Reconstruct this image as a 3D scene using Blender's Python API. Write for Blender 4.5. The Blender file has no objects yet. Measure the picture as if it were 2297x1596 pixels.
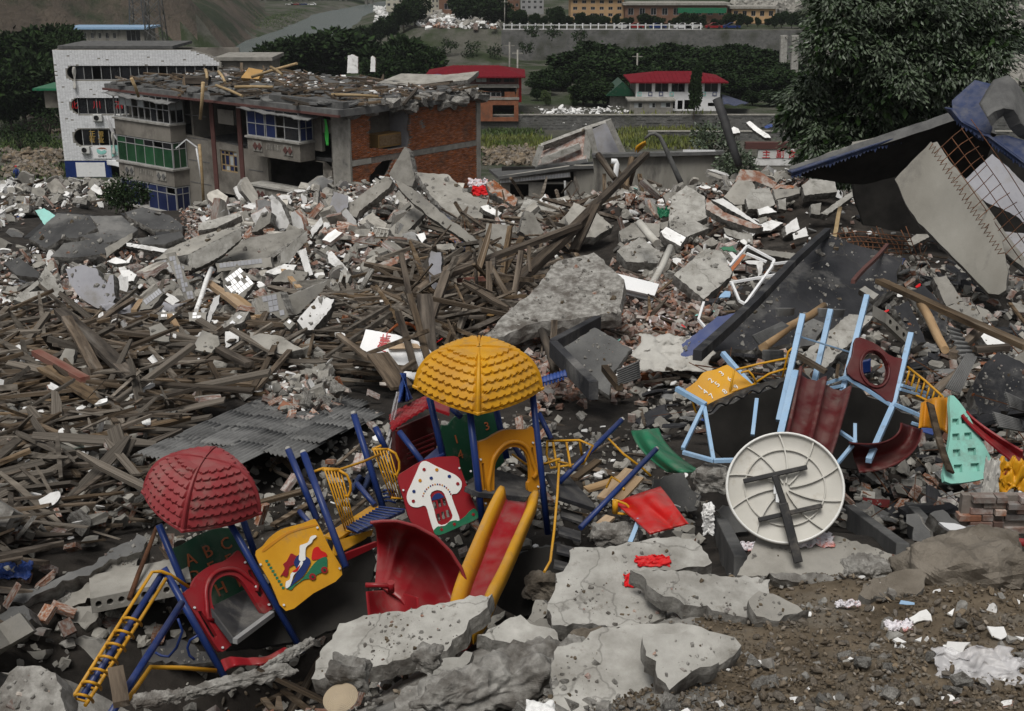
import bpy,bmesh,math,random
import numpy as np
from mathutils import Vector,Matrix,Euler,noise as mnoise
from mathutils.geometry import tessellate_polygon,intersect_ray_tri
R = math.radians
random.seed(7);rng = np.random.default_rng(7)
SC = bpy.context.scene
COL = SC.collection
# ------------------------------------------------------------------ camera, sky, sun, exposure
CAM = Vector((0,0,16));PITCH = R(17.95);F = 2772.0;PW,PH = 2297.0,1596.0
cd = bpy.data.cameras.new('camera');co = bpy.data.objects.new('camera',cd);COL.objects.link(co)
cd.sensor_width = 36;cd.lens = F*36/PW;cd.clip_start = 0.1;cd.clip_end = 5000
co.location = CAM;co.rotation_euler =(R(90)-PITCH,0,0);SC.camera = co
wd = bpy.data.worlds.new('World');SC.world = wd;wd.use_nodes = True
wn = wd.node_tree.nodes;wl = wd.node_tree.links
sky = wn.new('ShaderNodeTexSky');sky.sky_type = 'NISHITA';sky.sun_disc = False
SUN_EL,SUN_AZ = R(62),R(-160)         # overcast light, mostly from above and a little from behind the viewer
sky.sun_elevation = SUN_EL;sky.sun_rotation = SUN_AZ;sky.air_density = 1.0;sky.dust_density = 4.0;sky.ozone_density = 1.0
hs = wn.new('ShaderNodeHueSaturation');hs.inputs['Saturation'].default_value = 0.16
bg = wn['Background'];bg.inputs['Strength'].default_value = 0.05
wl.new(sky.outputs[0],hs.inputs['Color']);wl.new(hs.outputs[0],bg.inputs['Color'])
sd = bpy.data.lights.new('sun','SUN');sd.energy = 1.5;sd.angle = R(26);sd.color =(1.0,0.965,0.91)
so = bpy.data.objects.new('sun',sd);COL.objects.link(so)
sdir = Vector((math.sin(SUN_AZ)*math.cos(SUN_EL),math.cos(SUN_AZ)*math.cos(SUN_EL),math.sin(SUN_EL)))
so.rotation_euler = sdir.to_track_quat('Z','Y').to_euler();so.location =(0,0,80)
vs = SC.view_settings;vs.view_transform = 'Standard';vs.look = 'None';vs.gamma = 1;vs.exposure = 0.62
try:vs.use_curve_mapping = False
except Exception:pass
SC.cycles.max_bounces = 5;SC.cycles.diffuse_bounces = 2;SC.cycles.glossy_bounces = 2;SC.cycles.transmission_bounces = 3;SC.cycles.transparent_max_bounces = 6
SC.cycles.volume_bounces = 0

# ------------------------------------------------------------------ geometry of the view: a pixel of the photograph plus a distance is a point of the place
FW = Vector((0,math.cos(PITCH),-math.sin(PITCH)));UP = Vector((0,math.sin(PITCH),math.cos(PITCH)));RT = Vector((1,0,0))
def ray(u,v):return FW*F+RT*(u-PW/2)+UP*(PH/2-v)
def P(u,v,Y):
    d = ray(u,v);return CAM+d*(Y/d.y)
def proj(p):
    q = Vector(p)-CAM;d = q.dot(FW)
    return(PW/2+F*q.dot(RT)/d,PH/2-F*q.dot(UP)/d)
def ppm(Y):                      # pixels per metre at distance Y
    return F/(Y*1.0)
def plane3(a,b,c):
    a,b,c = Vector(a),Vector(b),Vector(c);n =(b-a).cross(c-a).normalized()
    if n.dot(a-CAM)> 0:n =-n
    return a,n
def hit(u,v,pl):
    d = ray(u,v);o,n = pl;return CAM+d*((o-CAM).dot(n)/d.dot(n))

# ------------------------------------------------------------------ materials
MATS = {}
def mat(name,c1,c2=None,scale=3.0,bump=0.3,rough=0.85,rnd=0.25,c3=None,s3=0.6,t3=(0.5,0.65),stretch=None,fine=None,metal=0.0,spec=0.3,hue=0.0,pos=(0.35,0.7),dist=0.02):
    m = bpy.data.materials.new(name);m.use_nodes = True;MATS[name]= m
    N,L = m.node_tree.nodes,m.node_tree.links
    b = N['Principled BSDF'];b.inputs['Roughness'].default_value = rough;b.inputs['Metallic'].default_value = metal
    b.inputs['Specular IOR Level'].default_value = spec
    tc = N.new('ShaderNodeTexCoord');oi = N.new('ShaderNodeObjectInfo')
    mp = N.new('ShaderNodeMapping');L.new(tc.outputs['Object'],mp.inputs[0])
    vm = N.new('ShaderNodeMath');vm.operation = 'MULTIPLY';vm.inputs[1].default_value = 37.0;L.new(oi.outputs['Random'],vm.inputs[0]);L.new(vm.outputs[0],mp.inputs['Location'])
    if stretch:mp.inputs['Scale'].default_value = stretch
    n1 = N.new('ShaderNodeTexNoise');n1.inputs['Scale'].default_value = scale;n1.inputs['Detail'].default_value = 7;n1.inputs['Roughness'].default_value = 0.62
    L.new(mp.outputs[0],n1.inputs['Vector'])
    rp = N.new('ShaderNodeValToRGB');rp.color_ramp.elements[0].position = pos[0];rp.color_ramp.elements[1].position = pos[1]
    rp.color_ramp.elements[0].color =(*c1,1);rp.color_ramp.elements[1].color =(*(c2 or c1),1)
    L.new(n1.outputs[0],rp.inputs[0]);colr = rp.outputs[0]
    if c3:
        n3 = N.new('ShaderNodeTexNoise');n3.inputs['Scale'].default_value = s3;n3.inputs['Detail'].default_value = 9;n3.inputs['Roughness'].default_value = 0.65
        L.new(mp.outputs[0],n3.inputs['Vector'])
        r3 = N.new('ShaderNodeValToRGB');r3.color_ramp.elements[0].position,r3.color_ramp.elements[1].position = t3
        L.new(n3.outputs[0],r3.inputs[0])
        mx = N.new('ShaderNodeMixRGB');mx.inputs[2].default_value =(*c3,1);L.new(r3.outputs[0],mx.inputs[0]);L.new(colr,mx.inputs[1]);colr = mx.outputs[0]
    if rnd:
        at = N.new('ShaderNodeAttribute');at.attribute_name = 'rnd'
        ad = N.new('ShaderNodeMath');ad.operation = 'ADD';L.new(oi.outputs['Random'],ad.inputs[0]);L.new(at.outputs['Fac'],ad.inputs[1])
        fr = N.new('ShaderNodeMath');fr.operation = 'FRACT';L.new(ad.outputs[0],fr.inputs[0])
        mr = N.new('ShaderNodeMapRange');mr.inputs[3].default_value = 1-rnd;mr.inputs[4].default_value = 1+rnd;L.new(fr.outputs[0],mr.inputs[0])
        hv = N.new('ShaderNodeHueSaturation');L.new(mr.outputs[0],hv.inputs['Value']);L.new(colr,hv.inputs['Color']);colr = hv.outputs[0]
        if hue:
            f2 = N.new('ShaderNodeMath');f2.operation = 'MULTIPLY';f2.inputs[1].default_value = 7.31;L.new(ad.outputs[0],f2.inputs[0])
            f3 = N.new('ShaderNodeMath');f3.operation = 'FRACT';L.new(f2.outputs[0],f3.inputs[0])
            m2 = N.new('ShaderNodeMapRange');m2.inputs[3].default_value = 1-hue;m2.inputs[4].default_value = 1+hue*0.6;L.new(f3.outputs[0],m2.inputs[0]);L.new(m2.outputs[0],hv.inputs['Saturation'])
    L.new(colr,b.inputs['Base Color'])
    if bump:
        n2 = N.new('ShaderNodeTexNoise');n2.inputs['Scale'].default_value = fine or scale*3;n2.inputs['Detail'].default_value = 6;n2.inputs['Roughness'].default_value = 0.7
        L.new(mp.outputs[0],n2.inputs['Vector'])
        bp = N.new('ShaderNodeBump');bp.inputs['Strength'].default_value = bump;bp.inputs['Distance'].default_value = dist
        L.new(n2.outputs[0],bp.inputs['Height']);L.new(bp.outputs[0],b.inputs['Normal'])
    return m
def wear(m,c,scale=4.0,t=(0.62,0.7),rough=None):          # dirt and scuffs with a shape of their own
    N,L = m.node_tree.nodes,m.node_tree.links;b = N['Principled BSDF']
    src = b.inputs['Base Color'].links[0].from_socket
    tc = N.new('ShaderNodeTexCoord');n = N.new('ShaderNodeTexNoise');n.inputs['Scale'].default_value = scale;n.inputs['Detail'].default_value = 10;n.inputs['Roughness'].default_value = 0.72
    L.new(tc.outputs['Object'],n.inputs['Vector']);r = N.new('ShaderNodeValToRGB');r.color_ramp.elements[0].position,r.color_ramp.elements[1].position = t
    L.new(n.outputs[0],r.inputs[0]);mx = N.new('ShaderNodeMixRGB');mx.inputs[2].default_value =(*c,1)
    L.new(r.outputs[0],mx.inputs[0]);L.new(src,mx.inputs[1]);L.new(mx.outputs[0],b.inputs['Base Color'])
    if rough is not None:
        mr = N.new('ShaderNodeMapRange');mr.inputs[3].default_value = b.inputs['Roughness'].default_value;mr.inputs[4].default_value = rough
        L.new(r.outputs[0],mr.inputs[0]);L.new(mr.outputs[0],b.inputs['Roughness'])
    return m
mat('soil',(0.07,0.053,0.034),(0.165,0.13,0.09),2.2,0.9,0.95,0.2,c3=(0.17,0.155,0.13),s3=0.9,t3=(0.5,0.7),fine=26,dist=0.012)
mat('rubble_floor',(0.014,0.012,0.010),(0.045,0.038,0.032),2.0,0.8,0.95,0,c3=(0.10,0.09,0.08),s3=0.6,t3=(0.58,0.75),fine=20,dist=0.02)  # near-black ground puts the shade of deep rubble gaps into the colour
mat('grit',(0.16,0.152,0.138),(0.34,0.33,0.305),5.0,0.9,0.95,0,c3=(0.10,0.09,0.075),s3=1.4,t3=(0.5,0.68),fine=40,dist=0.012)
mat('riverland',(0.055,0.055,0.042),(0.13,0.125,0.105),0.16,0.9,0.95,0,c3=(0.028,0.042,0.014),s3=0.06,t3=(0.46,0.56),fine=1.6,dist=0.4)
mat('hillside',(0.06,0.05,0.04),(0.13,0.103,0.078),0.06,0.9,0.95,0,c3=(0.03,0.042,0.02),s3=0.035,t3=(0.5,0.6),fine=0.5,dist=1.5)
mat('water',(0.09,0.115,0.11),(0.13,0.155,0.145),0.08,0.25,0.25,0,fine=0.6,spec=0.5,dist=0.1)
mat('concrete_warm',(0.33,0.312,0.275),(0.52,0.495,0.445),2.2,0.4,0.9,0.25,c3=(0.17,0.155,0.135),s3=1.3,t3=(0.52,0.7),fine=30)
mat('concrete',(0.20,0.19,0.168),(0.37,0.355,0.32),2.2,0.35,0.9,0.22,c3=(0.13,0.125,0.115),s3=1.1,t3=(0.52,0.7),fine=30)
wear(mat('concrete_pale',(0.28,0.272,0.248),(0.43,0.42,0.39),3.5,0.5,0.92,0.12,c3=(0.17,0.16,0.14),s3=1.6,t3=(0.48,0.72),fine=45,dist=0.014),(0.13,0.115,0.09),5.5,(0.58,0.72))
mat('concrete_dark',(0.075,0.075,0.075),(0.145,0.145,0.14),2.0,0.4,0.9,0.2,c3=(0.20,0.20,0.19),s3=1.0,t3=(0.6,0.75),fine=24)
mat('broken_concrete',(0.14,0.133,0.12),(0.36,0.35,0.325),9.0,0.9,0.95,0.2,fine=24,dist=0.018,c3=(0.09,0.08,0.07),s3=2.5)
mat('tar_roof',(0.045,0.045,0.046),(0.10,0.10,0.098),0.9,0.3,0.8,0.15,c3=(0.16,0.157,0.15),s3=0.5,t3=(0.5,0.62),fine=12)
mat('tar_strip',(0.02,0.02,0.022),(0.05,0.05,0.05),1.5,0.3,0.7,0.1)
mat('soot',(0.012,0.013,0.016),(0.05,0.05,0.054),0.9,0.5,0.8,0.15,c3=(0.17,0.165,0.155),s3=0.55,t3=(0.55,0.72),fine=20)
mat('brick',(0.15,0.07,0.045),(0.27,0.135,0.09),3.0,0.5,0.92,0.5,c3=(0.34,0.31,0.28),s3=3.5,t3=(0.44,0.60),fine=30,hue=0.5,dist=0.01)
mat('brick_wall_red',(0.23,0.075,0.03),(0.36,0.127,0.053),2.0,0.4,0.92,0.3,c3=(0.16,0.085,0.055),s3=0.7,t3=(0.55,0.7),fine=14,hue=0.15)
mat('mortar',(0.15,0.13,0.11),(0.24,0.21,0.19),5.0,0.5,0.95,0.1)
mat('plaster',(0.62,0.615,0.60),(0.83,0.83,0.82),2.5,0.25,0.9,0.15,c3=(0.36,0.35,0.33),s3=2.0,t3=(0.56,0.7),fine=24)
mat('plaster_blue',(0.30,0.30,0.325),(0.40,0.40,0.43),2.0,0.2,0.9,0.1,c3=(0.25,0.24,0.23),s3=1.0)
mat('tile_white',(0.68,0.69,0.71),(0.80,0.81,0.825),3.0,0.05,0.3,0.08,c3=(0.42,0.42,0.42),s3=2.0,t3=(0.6,0.75),spec=0.5)
mat('tile_grey',(0.34,0.345,0.37),(0.43,0.435,0.46),3.0,0.05,0.35,0.10,c3=(0.25,0.25,0.26),s3=2.0,t3=(0.58,0.72),spec=0.5)
mat('tile_maroon',(0.10,0.012,0.012),(0.15,0.02,0.018),3.0,0.05,0.3,0.15)
mat('wood',(0.028,0.019,0.012),(0.16,0.12,0.082),6.0,0.5,0.9,0.55,c3=(0.25,0.215,0.175),s3=2.5,t3=(0.55,0.75),stretch=(0.12,1.6,1.6),fine=22,hue=0.35,dist=0.01)
mat('wood_grey',(0.06,0.05,0.04),(0.20,0.175,0.145),6.0,0.5,0.9,0.45,c3=(0.05,0.038,0.027),s3=2.5,t3=(0.55,0.75),stretch=(0.12,1.6,1.6),fine=22,dist=0.01)
mat('wood_fresh',(0.30,0.19,0.10),(0.46,0.33,0.20),5.0,0.3,0.8,0.2,stretch=(0.15,1.6,1.6),fine=18,hue=0.2)
mat('wood_red',(0.16,0.055,0.04),(0.22,0.13,0.10),5.0,0.3,0.8,0.2,stretch=(0.15,1.6,1.6))
mat('bamboo',(0.26,0.18,0.09),(0.38,0.29,0.17),5.0,0.2,0.7,0.3,stretch=(0.3,1,1))
mat('corrugated',(0.12,0.12,0.118),(0.20,0.20,0.195),2.0,0.3,0.85,0.2,c3=(0.065,0.064,0.062),s3=1.2,t3=(0.52,0.68),fine=20)
mat('rust',(0.08,0.035,0.018),(0.17,0.075,0.035),8.0,0.4,0.85,0.3)
mat('stone',(0.12,0.095,0.068),(0.24,0.198,0.15),5.0,0.8,0.95,0.35,c3=(0.33,0.32,0.30),s3=3.0,t3=(0.6,0.72),fine=25,hue=0.4)
mat('boulder',(0.14,0.12,0.095),(0.26,0.23,0.19),2.5,0.8,0.95,0.1,c3=(0.07,0.055,0.04),s3=1.5,t3=(0.5,0.65),fine=26,dist=0.03)
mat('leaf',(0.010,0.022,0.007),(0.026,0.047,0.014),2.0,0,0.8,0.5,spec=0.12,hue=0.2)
mat('leaf_grey',(0.04,0.06,0.033),(0.10,0.13,0.08),1.5,0,0.42,0.45,spec=0.5,hue=0.2)
mat('leaf_light',(0.045,0.075,0.02),(0.085,0.12,0.035),2.0,0,0.6,0.4,hue=0.3)
mat('grass',(0.08,0.115,0.025),(0.20,0.20,0.055),0.15,0,0.8,0.4,hue=0.3)
mat('bark',(0.06,0.05,0.04),(0.12,0.10,0.08),6.0,0.6,0.95,0.2)
mat('roof_red',(0.13,0.008,0.014),(0.17,0.012,0.02),1.0,0.1,0.85,0.05,spec=0.1)
mat('paint_white',(0.72,0.73,0.74),(0.80,0.80,0.80),3.0,0.05,0.5,0.08,c3=(0.5,0.49,0.47),s3=2.0,t3=(0.6,0.75))
mat('wall_grey',(0.18,0.166,0.142),(0.26,0.24,0.21),0.9,0.3,0.92,0.1,c3=(0.10,0.09,0.078),s3=0.5,t3=(0.48,0.68),fine=9)
mat('wall_stain',(0.20,0.19,0.165),(0.28,0.27,0.24),0.8,0.3,0.92,0.1,c3=(0.07,0.065,0.06),s3=0.7,t3=(0.5,0.66),fine=9,stretch=(1.2,1.2,0.35))
mat('maroon',(0.09,0.04,0.035),(0.12,0.055,0.048),2.0,0.2,0.85,0.1)
mat('glass_dark',(0.010,0.011,0.013),(0.02,0.021,0.024),1.0,0,0.12,0.3,spec=0.5)
mat('glass_blue',(0.012,0.02,0.07),(0.022,0.034,0.10),0.8,0,0.15,0.3,spec=0.5)
mat('glass_green',(0.01,0.05,0.022),(0.03,0.10,0.045),0.8,0,0.15,0.4,spec=0.5)
mat('glass_pale',(0.35,0.38,0.38),(0.45,0.47,0.47),1.0,0,0.3,0.1)
mat('void',(0.012,0.011,0.010),(0.03,0.028,0.025),1.5,0.3,0.95,0.1)  # near-black: the shade of hollows and undersides put into a colour
mat('frame_grey',(0.26,0.265,0.265),(0.36,0.36,0.355),3.0,0.1,0.6,0.15)
mat('alu',(0.55,0.56,0.57),(0.66,0.67,0.68),3.0,0.05,0.4,0.1)
mat('ac_white',(0.5,0.5,0.48),(0.6,0.6,0.58),3.0,0.05,0.5,0.1)
def settle(m,c=(.30,.28,.245),k=.2):       # dust that has settled on the faces turned up
    N,L = m.node_tree.nodes,m.node_tree.links;b = N['Principled BSDF'];src = b.inputs['Base Color'].links[0].from_socket;g = N.new('ShaderNodeNewGeometry');sx = N.new('ShaderNodeSeparateXYZ');L.new(g.outputs['True Normal'],sx.inputs[0])
    r = N.new('ShaderNodeMapRange');r.inputs[1].default_value = .35;r.inputs[2].default_value = 1;r.inputs[4].default_value = k;L.new(sx.outputs['Z'],r.inputs[0]);n = N.new('ShaderNodeTexNoise');n.inputs['Scale'].default_value = 5;n.inputs['Detail'].default_value = 8;L.new(g.outputs['Position'],n.inputs['Vector'])
    q = N.new('ShaderNodeMapRange');q.inputs[1].default_value = .35;q.inputs[2].default_value = .65;L.new(n.outputs[0],q.inputs[0]);mu = N.new('ShaderNodeMath');mu.operation = 'MULTIPLY';L.new(r.outputs[0],mu.inputs[0]);L.new(q.outputs[0],mu.inputs[1])
    mx = N.new('ShaderNodeMixRGB');mx.inputs[2].default_value =(*c,1);L.new(mu.outputs[0],mx.inputs[0]);L.new(src,mx.inputs[1]);L.new(mx.outputs[0],b.inputs['Base Color']);return m
def plastic(name,c,c2=None,rough=0.38,dirt=(0.16,0.142,0.12),t=(0.55,0.82),sc=2.6,spec=0.25):
    k = c2 or tuple(min(1,x*1.18)for x in c)
    return settle(wear(mat(name,c,k,2.0,0.06,rough,0,spec=spec,fine=40,dist=0.004),dirt,sc,t,0.8))
plastic('p_red',(0.225,0.011,0.016),rough=0.33);plastic('p_red_dusty',(0.21,0.022,0.026),(0.27,0.045,0.05),rough=0.55)
plastic('p_scarlet',(0.42,0.008,0.008),(0.52,0.013,0.012));plastic('p_maroon',(0.062,0.008,0.009),(0.10,0.015,0.015),rough=0.42)
plastic('p_yellow',(0.50,0.235,0.010),(0.62,0.315,0.016),rough=0.42);plastic('p_orange',(0.43,0.175,0.010),(0.52,0.225,0.014),rough=0.36)
plastic('p_blue',(0.010,0.026,0.115),(0.016,0.038,0.16),rough=0.36,sc=6,t=(0.7,0.78));plastic('p_skyblue',(0.24,0.40,0.60),(0.34,0.50,0.68),rough=0.45,sc=6)
plastic('p_teal',(0.22,0.50,0.42),(0.27,0.58,0.49),rough=0.5);plastic('p_green',(0.015,0.13,0.065),(0.024,0.18,0.09));plastic('p_darkgreen',(0.008,0.045,0.024),(0.012,0.065,0.034))
plastic('p_white',(0.70,0.70,0.67),(0.78,0.78,0.75),rough=0.45,sc=4,t=(0.72,0.9));plastic('p_cream',(0.47,0.455,0.41),(0.57,0.555,0.51),rough=0.5,dirt=(0.33,0.29,0.23),t=(0.55,0.75))
plastic('p_black',(0.008,0.008,0.009),(0.014,0.014,0.015),rough=0.4);plastic('rubber',(0.02,0.021,0.024),(0.05,0.05,0.054),rough=0.8,dirt=(0.14,0.135,0.125),t=(0.52,0.7))
plastic('y_metal',(0.50,0.24,0.012),(0.60,0.31,0.018),rough=0.45,dirt=(0.16,0.07,0.03),sc=9,t=(0.6,0.7))
plastic('tarp_blue',(0.02,0.05,0.20),(0.035,0.08,0.28),rough=0.5);plastic('tarp_navy',(0.018,0.03,0.075),(0.035,0.05,0.115),rough=0.65,dirt=(0.12,0.12,0.125),t=(0.5,0.8))
plastic('letter_orange',(0.30,0.085,0.03),rough=0.5);plastic('lime',(0.08,0.55,0.10),rough=0.7);plastic('cyan_paint',(0.25,0.55,0.50));plastic('sign_red',(0.42,0.02,0.025));plastic('gold',(0.45,0.30,0.08))
plastic('cloth_red',(0.55,0.008,0.012),rough=0.9);plastic('cloth_white',(0.62,0.60,0.63),rough=0.95,dirt=(0.62,0.22,0.18),t=(0.5,0.62),sc=9);plastic('cloth_grey',(0.42,0.41,0.38),rough=0.95,dirt=(0.25,0.23,0.2),t=(0.5,0.7))
plastic('cardboard',(0.42,0.25,0.09),rough=0.8);plastic('straw',(0.33,0.27,0.19),rough=0.8);plastic('sheet_blue',(0.04,0.06,0.17),(0.07,0.09,0.20),rough=0.6);plastic('skin',(0.42,0.27,0.19),rough=0.6)
pf = bpy.data.materials.new('plastic_film');pf.use_nodes = True;MATS['plastic_film']= pf
_b = pf.node_tree.nodes['Principled BSDF'];_b.inputs['Base Color'].default_value =(0.7,0.69,0.7,1);_b.inputs['Roughness'].default_value = 0.35;_b.inputs['Alpha'].default_value = 0.45
M = MATS
def cracks(m,scale,wd_=.012,c=(.06,.055,.048)):           # hairline fractures
    N,L = m.node_tree.nodes,m.node_tree.links;b = N['Principled BSDF'];src = b.inputs['Base Color'].links[0].from_socket;tc = N.new('ShaderNodeTexCoord');ns = N.new('ShaderNodeTexNoise');ns.inputs['Scale'].default_value = 3;ns.inputs['Detail'].default_value = 5;L.new(tc.outputs['Object'],ns.inputs['Vector'])
    ad = N.new('ShaderNodeMixRGB');ad.inputs[0].default_value = .3;L.new(tc.outputs['Object'],ad.inputs[1]);L.new(ns.outputs['Color'],ad.inputs[2]);vo = N.new('ShaderNodeTexVoronoi');vo.feature = 'DISTANCE_TO_EDGE';vo.inputs['Scale'].default_value = scale;L.new(ad.outputs[0],vo.inputs['Vector'])
    r = N.new('ShaderNodeMapRange');r.inputs[1].default_value = 0;r.inputs[2].default_value = wd_;r.inputs[3].default_value = .5;r.inputs[4].default_value = 0;L.new(vo.outputs['Distance'],r.inputs[0]);mx = N.new('ShaderNodeMixRGB');mx.inputs[2].default_value =(*c,1);L.new(r.outputs[0],mx.inputs[0]);L.new(src,mx.inputs[1]);L.new(mx.outputs[0],b.inputs['Base Color'])
cracks(M['concrete_pale'],1.5);cracks(M['soot'],.9)

# ------------------------------------------------------------------ mesh building
ORG = {}
class MB:
    def __init__(s):s.v =[];s.f =[];s.m =[];s.sm =[]
    def add(s,vs_,fs,mi=0,smooth=False):
        o = len(s.v);s.v +=[tuple(x)for x in vs_]
        for f in fs:s.f.append(tuple(i+o for i in f));s.m.append(mi);s.sm.append(smooth)
    def hexa(s,q,mi=0):            # 8 corners: bottom four then top four
        s.add(q,[(0,3,2,1),(4,5,6,7),(0,1,5,4),(1,2,6,5),(2,3,7,6),(3,0,4,7)],mi)
    def box(s,c,d,mi=0,mtx=None):
        x,y,z = d[0]/2,d[1]/2,d[2]/2
        q =[Vector((c[0]+a*x,c[1]+b*y,c[2]+e*z))for e in(-1,1)for a,b in((-1,-1),(1,-1),(1,1),(-1,1))]
        if mtx:q =[mtx @ p for p in q]
        s.hexa(q,mi)
    def bar(s,a,b,w,t,mi=0,upv=None):      # a rectangular bar from a to b
        a,b = Vector(a),Vector(b);d =(b-a).normalized();u_ = Vector(upv)if upv else Vector((0,0,1))
        if abs(d.dot(u_))> 0.98:u_ = Vector((0,1,0))
        x = d.cross(u_).normalized();z = x.cross(d).normalized();x *= w/2;z *= t/2
        s.hexa([a-x-z,a+x-z,b+x-z,b-x-z,a-x+z,a+x+z,b+x+z,b-x+z],mi)
    def tube(s,pts,r,n=10,mi=0,cap=True,smooth=True):
        pts =[Vector(p)for p in pts];k = len(pts);rs = r if isinstance(r,(list,tuple))else[r]*k
        t0 =(pts[1]-pts[0]).normalized();u_ = Vector((0,0,1))if abs(t0.z)< 0.9 else Vector((1,0,0));x = t0.cross(u_).normalized();o = len(s.v)
        for i,p in enumerate(pts):
            t =(pts[min(i+1,k-1)]-pts[max(i-1,0)]).normalized();x =(x-t*x.dot(t)).normalized();y = t.cross(x)
            for j in range(n):
                a = 2*math.pi*j/n;s.v.append(tuple(p+(x*math.cos(a)+y*math.sin(a))*rs[i]))
        for i in range(k-1):
            for j in range(n):
                s.f.append((o+i*n+j,o+i*n+(j+1)% n,o+(i+1)*n+(j+1)% n,o+(i+1)*n+j));s.m.append(mi);s.sm.append(smooth)
        if cap:
            s.f.append(tuple(o+j for j in range(n))[::-1]);s.m.append(mi);s.sm.append(False)
            s.f.append(tuple(o+(k-1)*n+j for j in range(n)));s.m.append(mi);s.sm.append(False)
    def grid(s,fn,nu,nv,mi=0,smooth=True,closed_u=False):
        o = len(s.v)
        for j in range(nv+1):
            for i in range(nu+(0 if closed_u else 1)):s.v.append(tuple(fn(i/nu,j/nv)))
        w = nu if closed_u else nu+1
        for j in range(nv):
            for i in range(nu):
                a,b = i,(i+1)% w if closed_u else i+1
                s.f.append((o+j*w+a,o+j*w+b,o+(j+1)*w+b,o+(j+1)*w+a));s.m.append(mi);s.sm.append(smooth)
    def sheet(s,fn,nu,nv,th,mi=0,smooth=True):      # a curved sheet with thickness th
        g =[[Vector(fn(i/nu,j/nv))for i in range(nu+1)]for j in range(nv+1)]
        def nrm(i,j):
            a = g[j][min(i+1,nu)]-g[j][max(i-1,0)];b = g[min(j+1,nv)][i]-g[max(j-1,0)][i]
            n = a.cross(b);return n.normalized()if n.length > 1e-12 else Vector((0,0,1))
        h =[[g[j][i]-nrm(i,j)*th for i in range(nu+1)]for j in range(nv+1)]
        s.grid(lambda a,b:g[round(b*nv)][round(a*nu)],nu,nv,mi,smooth)
        o = len(s.v);w = nu+1
        for j in range(nv+1):
            for i in range(nu+1):s.v.append(tuple(h[j][i]))
        for j in range(nv):
            for i in range(nu):s.f.append((o+j*w+i,o+(j+1)*w+i,o+(j+1)*w+i+1,o+j*w+i+1));s.m.append(mi);s.sm.append(smooth)
        q = o-(nu+1)*(nv+1)
        ring =[(i,0)for i in range(nu)]+[(nu,j)for j in range(nv)]+[(i,nv)for i in range(nu,0,-1)]+[(0,j)for j in range(nv,0,-1)]
        for k in range(len(ring)):
            a,b = ring[k],ring[(k+1)% len(ring)]
            s.f.append((q+a[1]*w+a[0],o+a[1]*w+a[0],o+b[1]*w+b[0],q+b[1]*w+b[0]));s.m.append(mi);s.sm.append(False)
    def poly(s,loops,ext,mi=0,side=None):    # planar loops (first the outline, then holes), extruded by the vector ext
        loops =[[Vector(p)for p in l]for l in loops];ext = Vector(ext);flat =[p for l in loops for p in l];n = len(flat);o = len(s.v)
        tri = tessellate_polygon(loops)
        nn = Vector((0,0,0))
        for a,b,c in tri:nn =(flat[b]-flat[a]).cross(flat[c]-flat[a]);break
        flip = nn.dot(ext)> 0
        s.v +=[tuple(p)for p in flat]+[tuple(p+ext)for p in flat]
        for t in tri:
            x = flat[t[0]];c =(flat[t[1]]-x).cross(flat[t[2]]-x)
            if c.length < 1e-10:continue
            t = tuple(t)if c.dot(ext)< 0 else tuple(t)[::-1]
            s.f.append(tuple(o+i for i in t));s.m.append(mi);s.sm.append(False)
            s.f.append(tuple(o+n+i for i in t[::-1]));s.m.append(mi);s.sm.append(False)
        k = 0;sm = mi if side is None else side
        for l in loops:
            for i in range(len(l)):
                a,b = o+k+i,o+k+(i+1)% len(l);s.f.append((a,b,b+n,a+n));s.m.append(sm);s.sm.append(False)
            k += len(l)
    def mesh(s,name,mats,org=(0,0,0)):
        me = bpy.data.meshes.new(name);o = Vector(org);me.from_pydata([(x-o.x,y-o.y,z-o.z)for x,y,z in s.v],[],s.f)
        for m_ in mats:me.materials.append(M[m_])
        me.polygons.foreach_set('material_index',s.m);me.polygons.foreach_set('use_smooth',s.sm);me.update();return me
    def build(s,name,mats,parent=None,bevel=0.0,fix=False):
        mats =[mats]if isinstance(mats,str)else list(mats)
        if parent is not None:org = ORG.get(parent.name,Vector())
        else:
            a = np.array(s.v);org = Vector((a[:,0].mean(),a[:,1].mean(),a[:,2].min()))
        me = s.mesh(name,mats,org)
        if fix:
            bm = bmesh.new();bm.from_mesh(me);bmesh.ops.recalc_face_normals(bm,faces=bm.faces);bm.to_mesh(me);bm.free()
        o = bpy.data.objects.new(name,me);COL.objects.link(o)
        if parent is None:o.location = org;ORG[o.name]= org
        else:o.parent = parent;ORG[o.name]= org
        if bevel:
            b = o.modifiers.new('bevel','BEVEL');b.width = bevel;b.segments = 2;b.limit_method = 'ANGLE';b.angle_limit = R(40);b.use_clamp_overlap = True
        return o
def tag(o,label=None,cat=None,group=None,kind=None):
    if label:o['label']= label
    if cat:o['category']= cat
    if group:o['group']= group
    if kind:o['kind']= kind
    return o
def thing(name,loc,label,cat,group=None,mtx=None):
    o = bpy.data.objects.new(name,None);COL.objects.link(o);o.empty_display_size = 0.2
    if mtx is not None:o.matrix_world = mtx;ORG[o.name]= Vector()
    else:o.location = Vector(loc);ORG[o.name]= Vector(loc)
    return tag(o,label,cat,group)
def struct(name,mb,mats,parent=None):
    o = mb.build(name,mats,parent)
    if parent is None:o['kind']= 'structure'
    return o
def fbm(x,y,z=0.0,oct_=4):return mnoise.fractal(Vector((x,y,z)),1.0,2.0,oct_)
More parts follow.
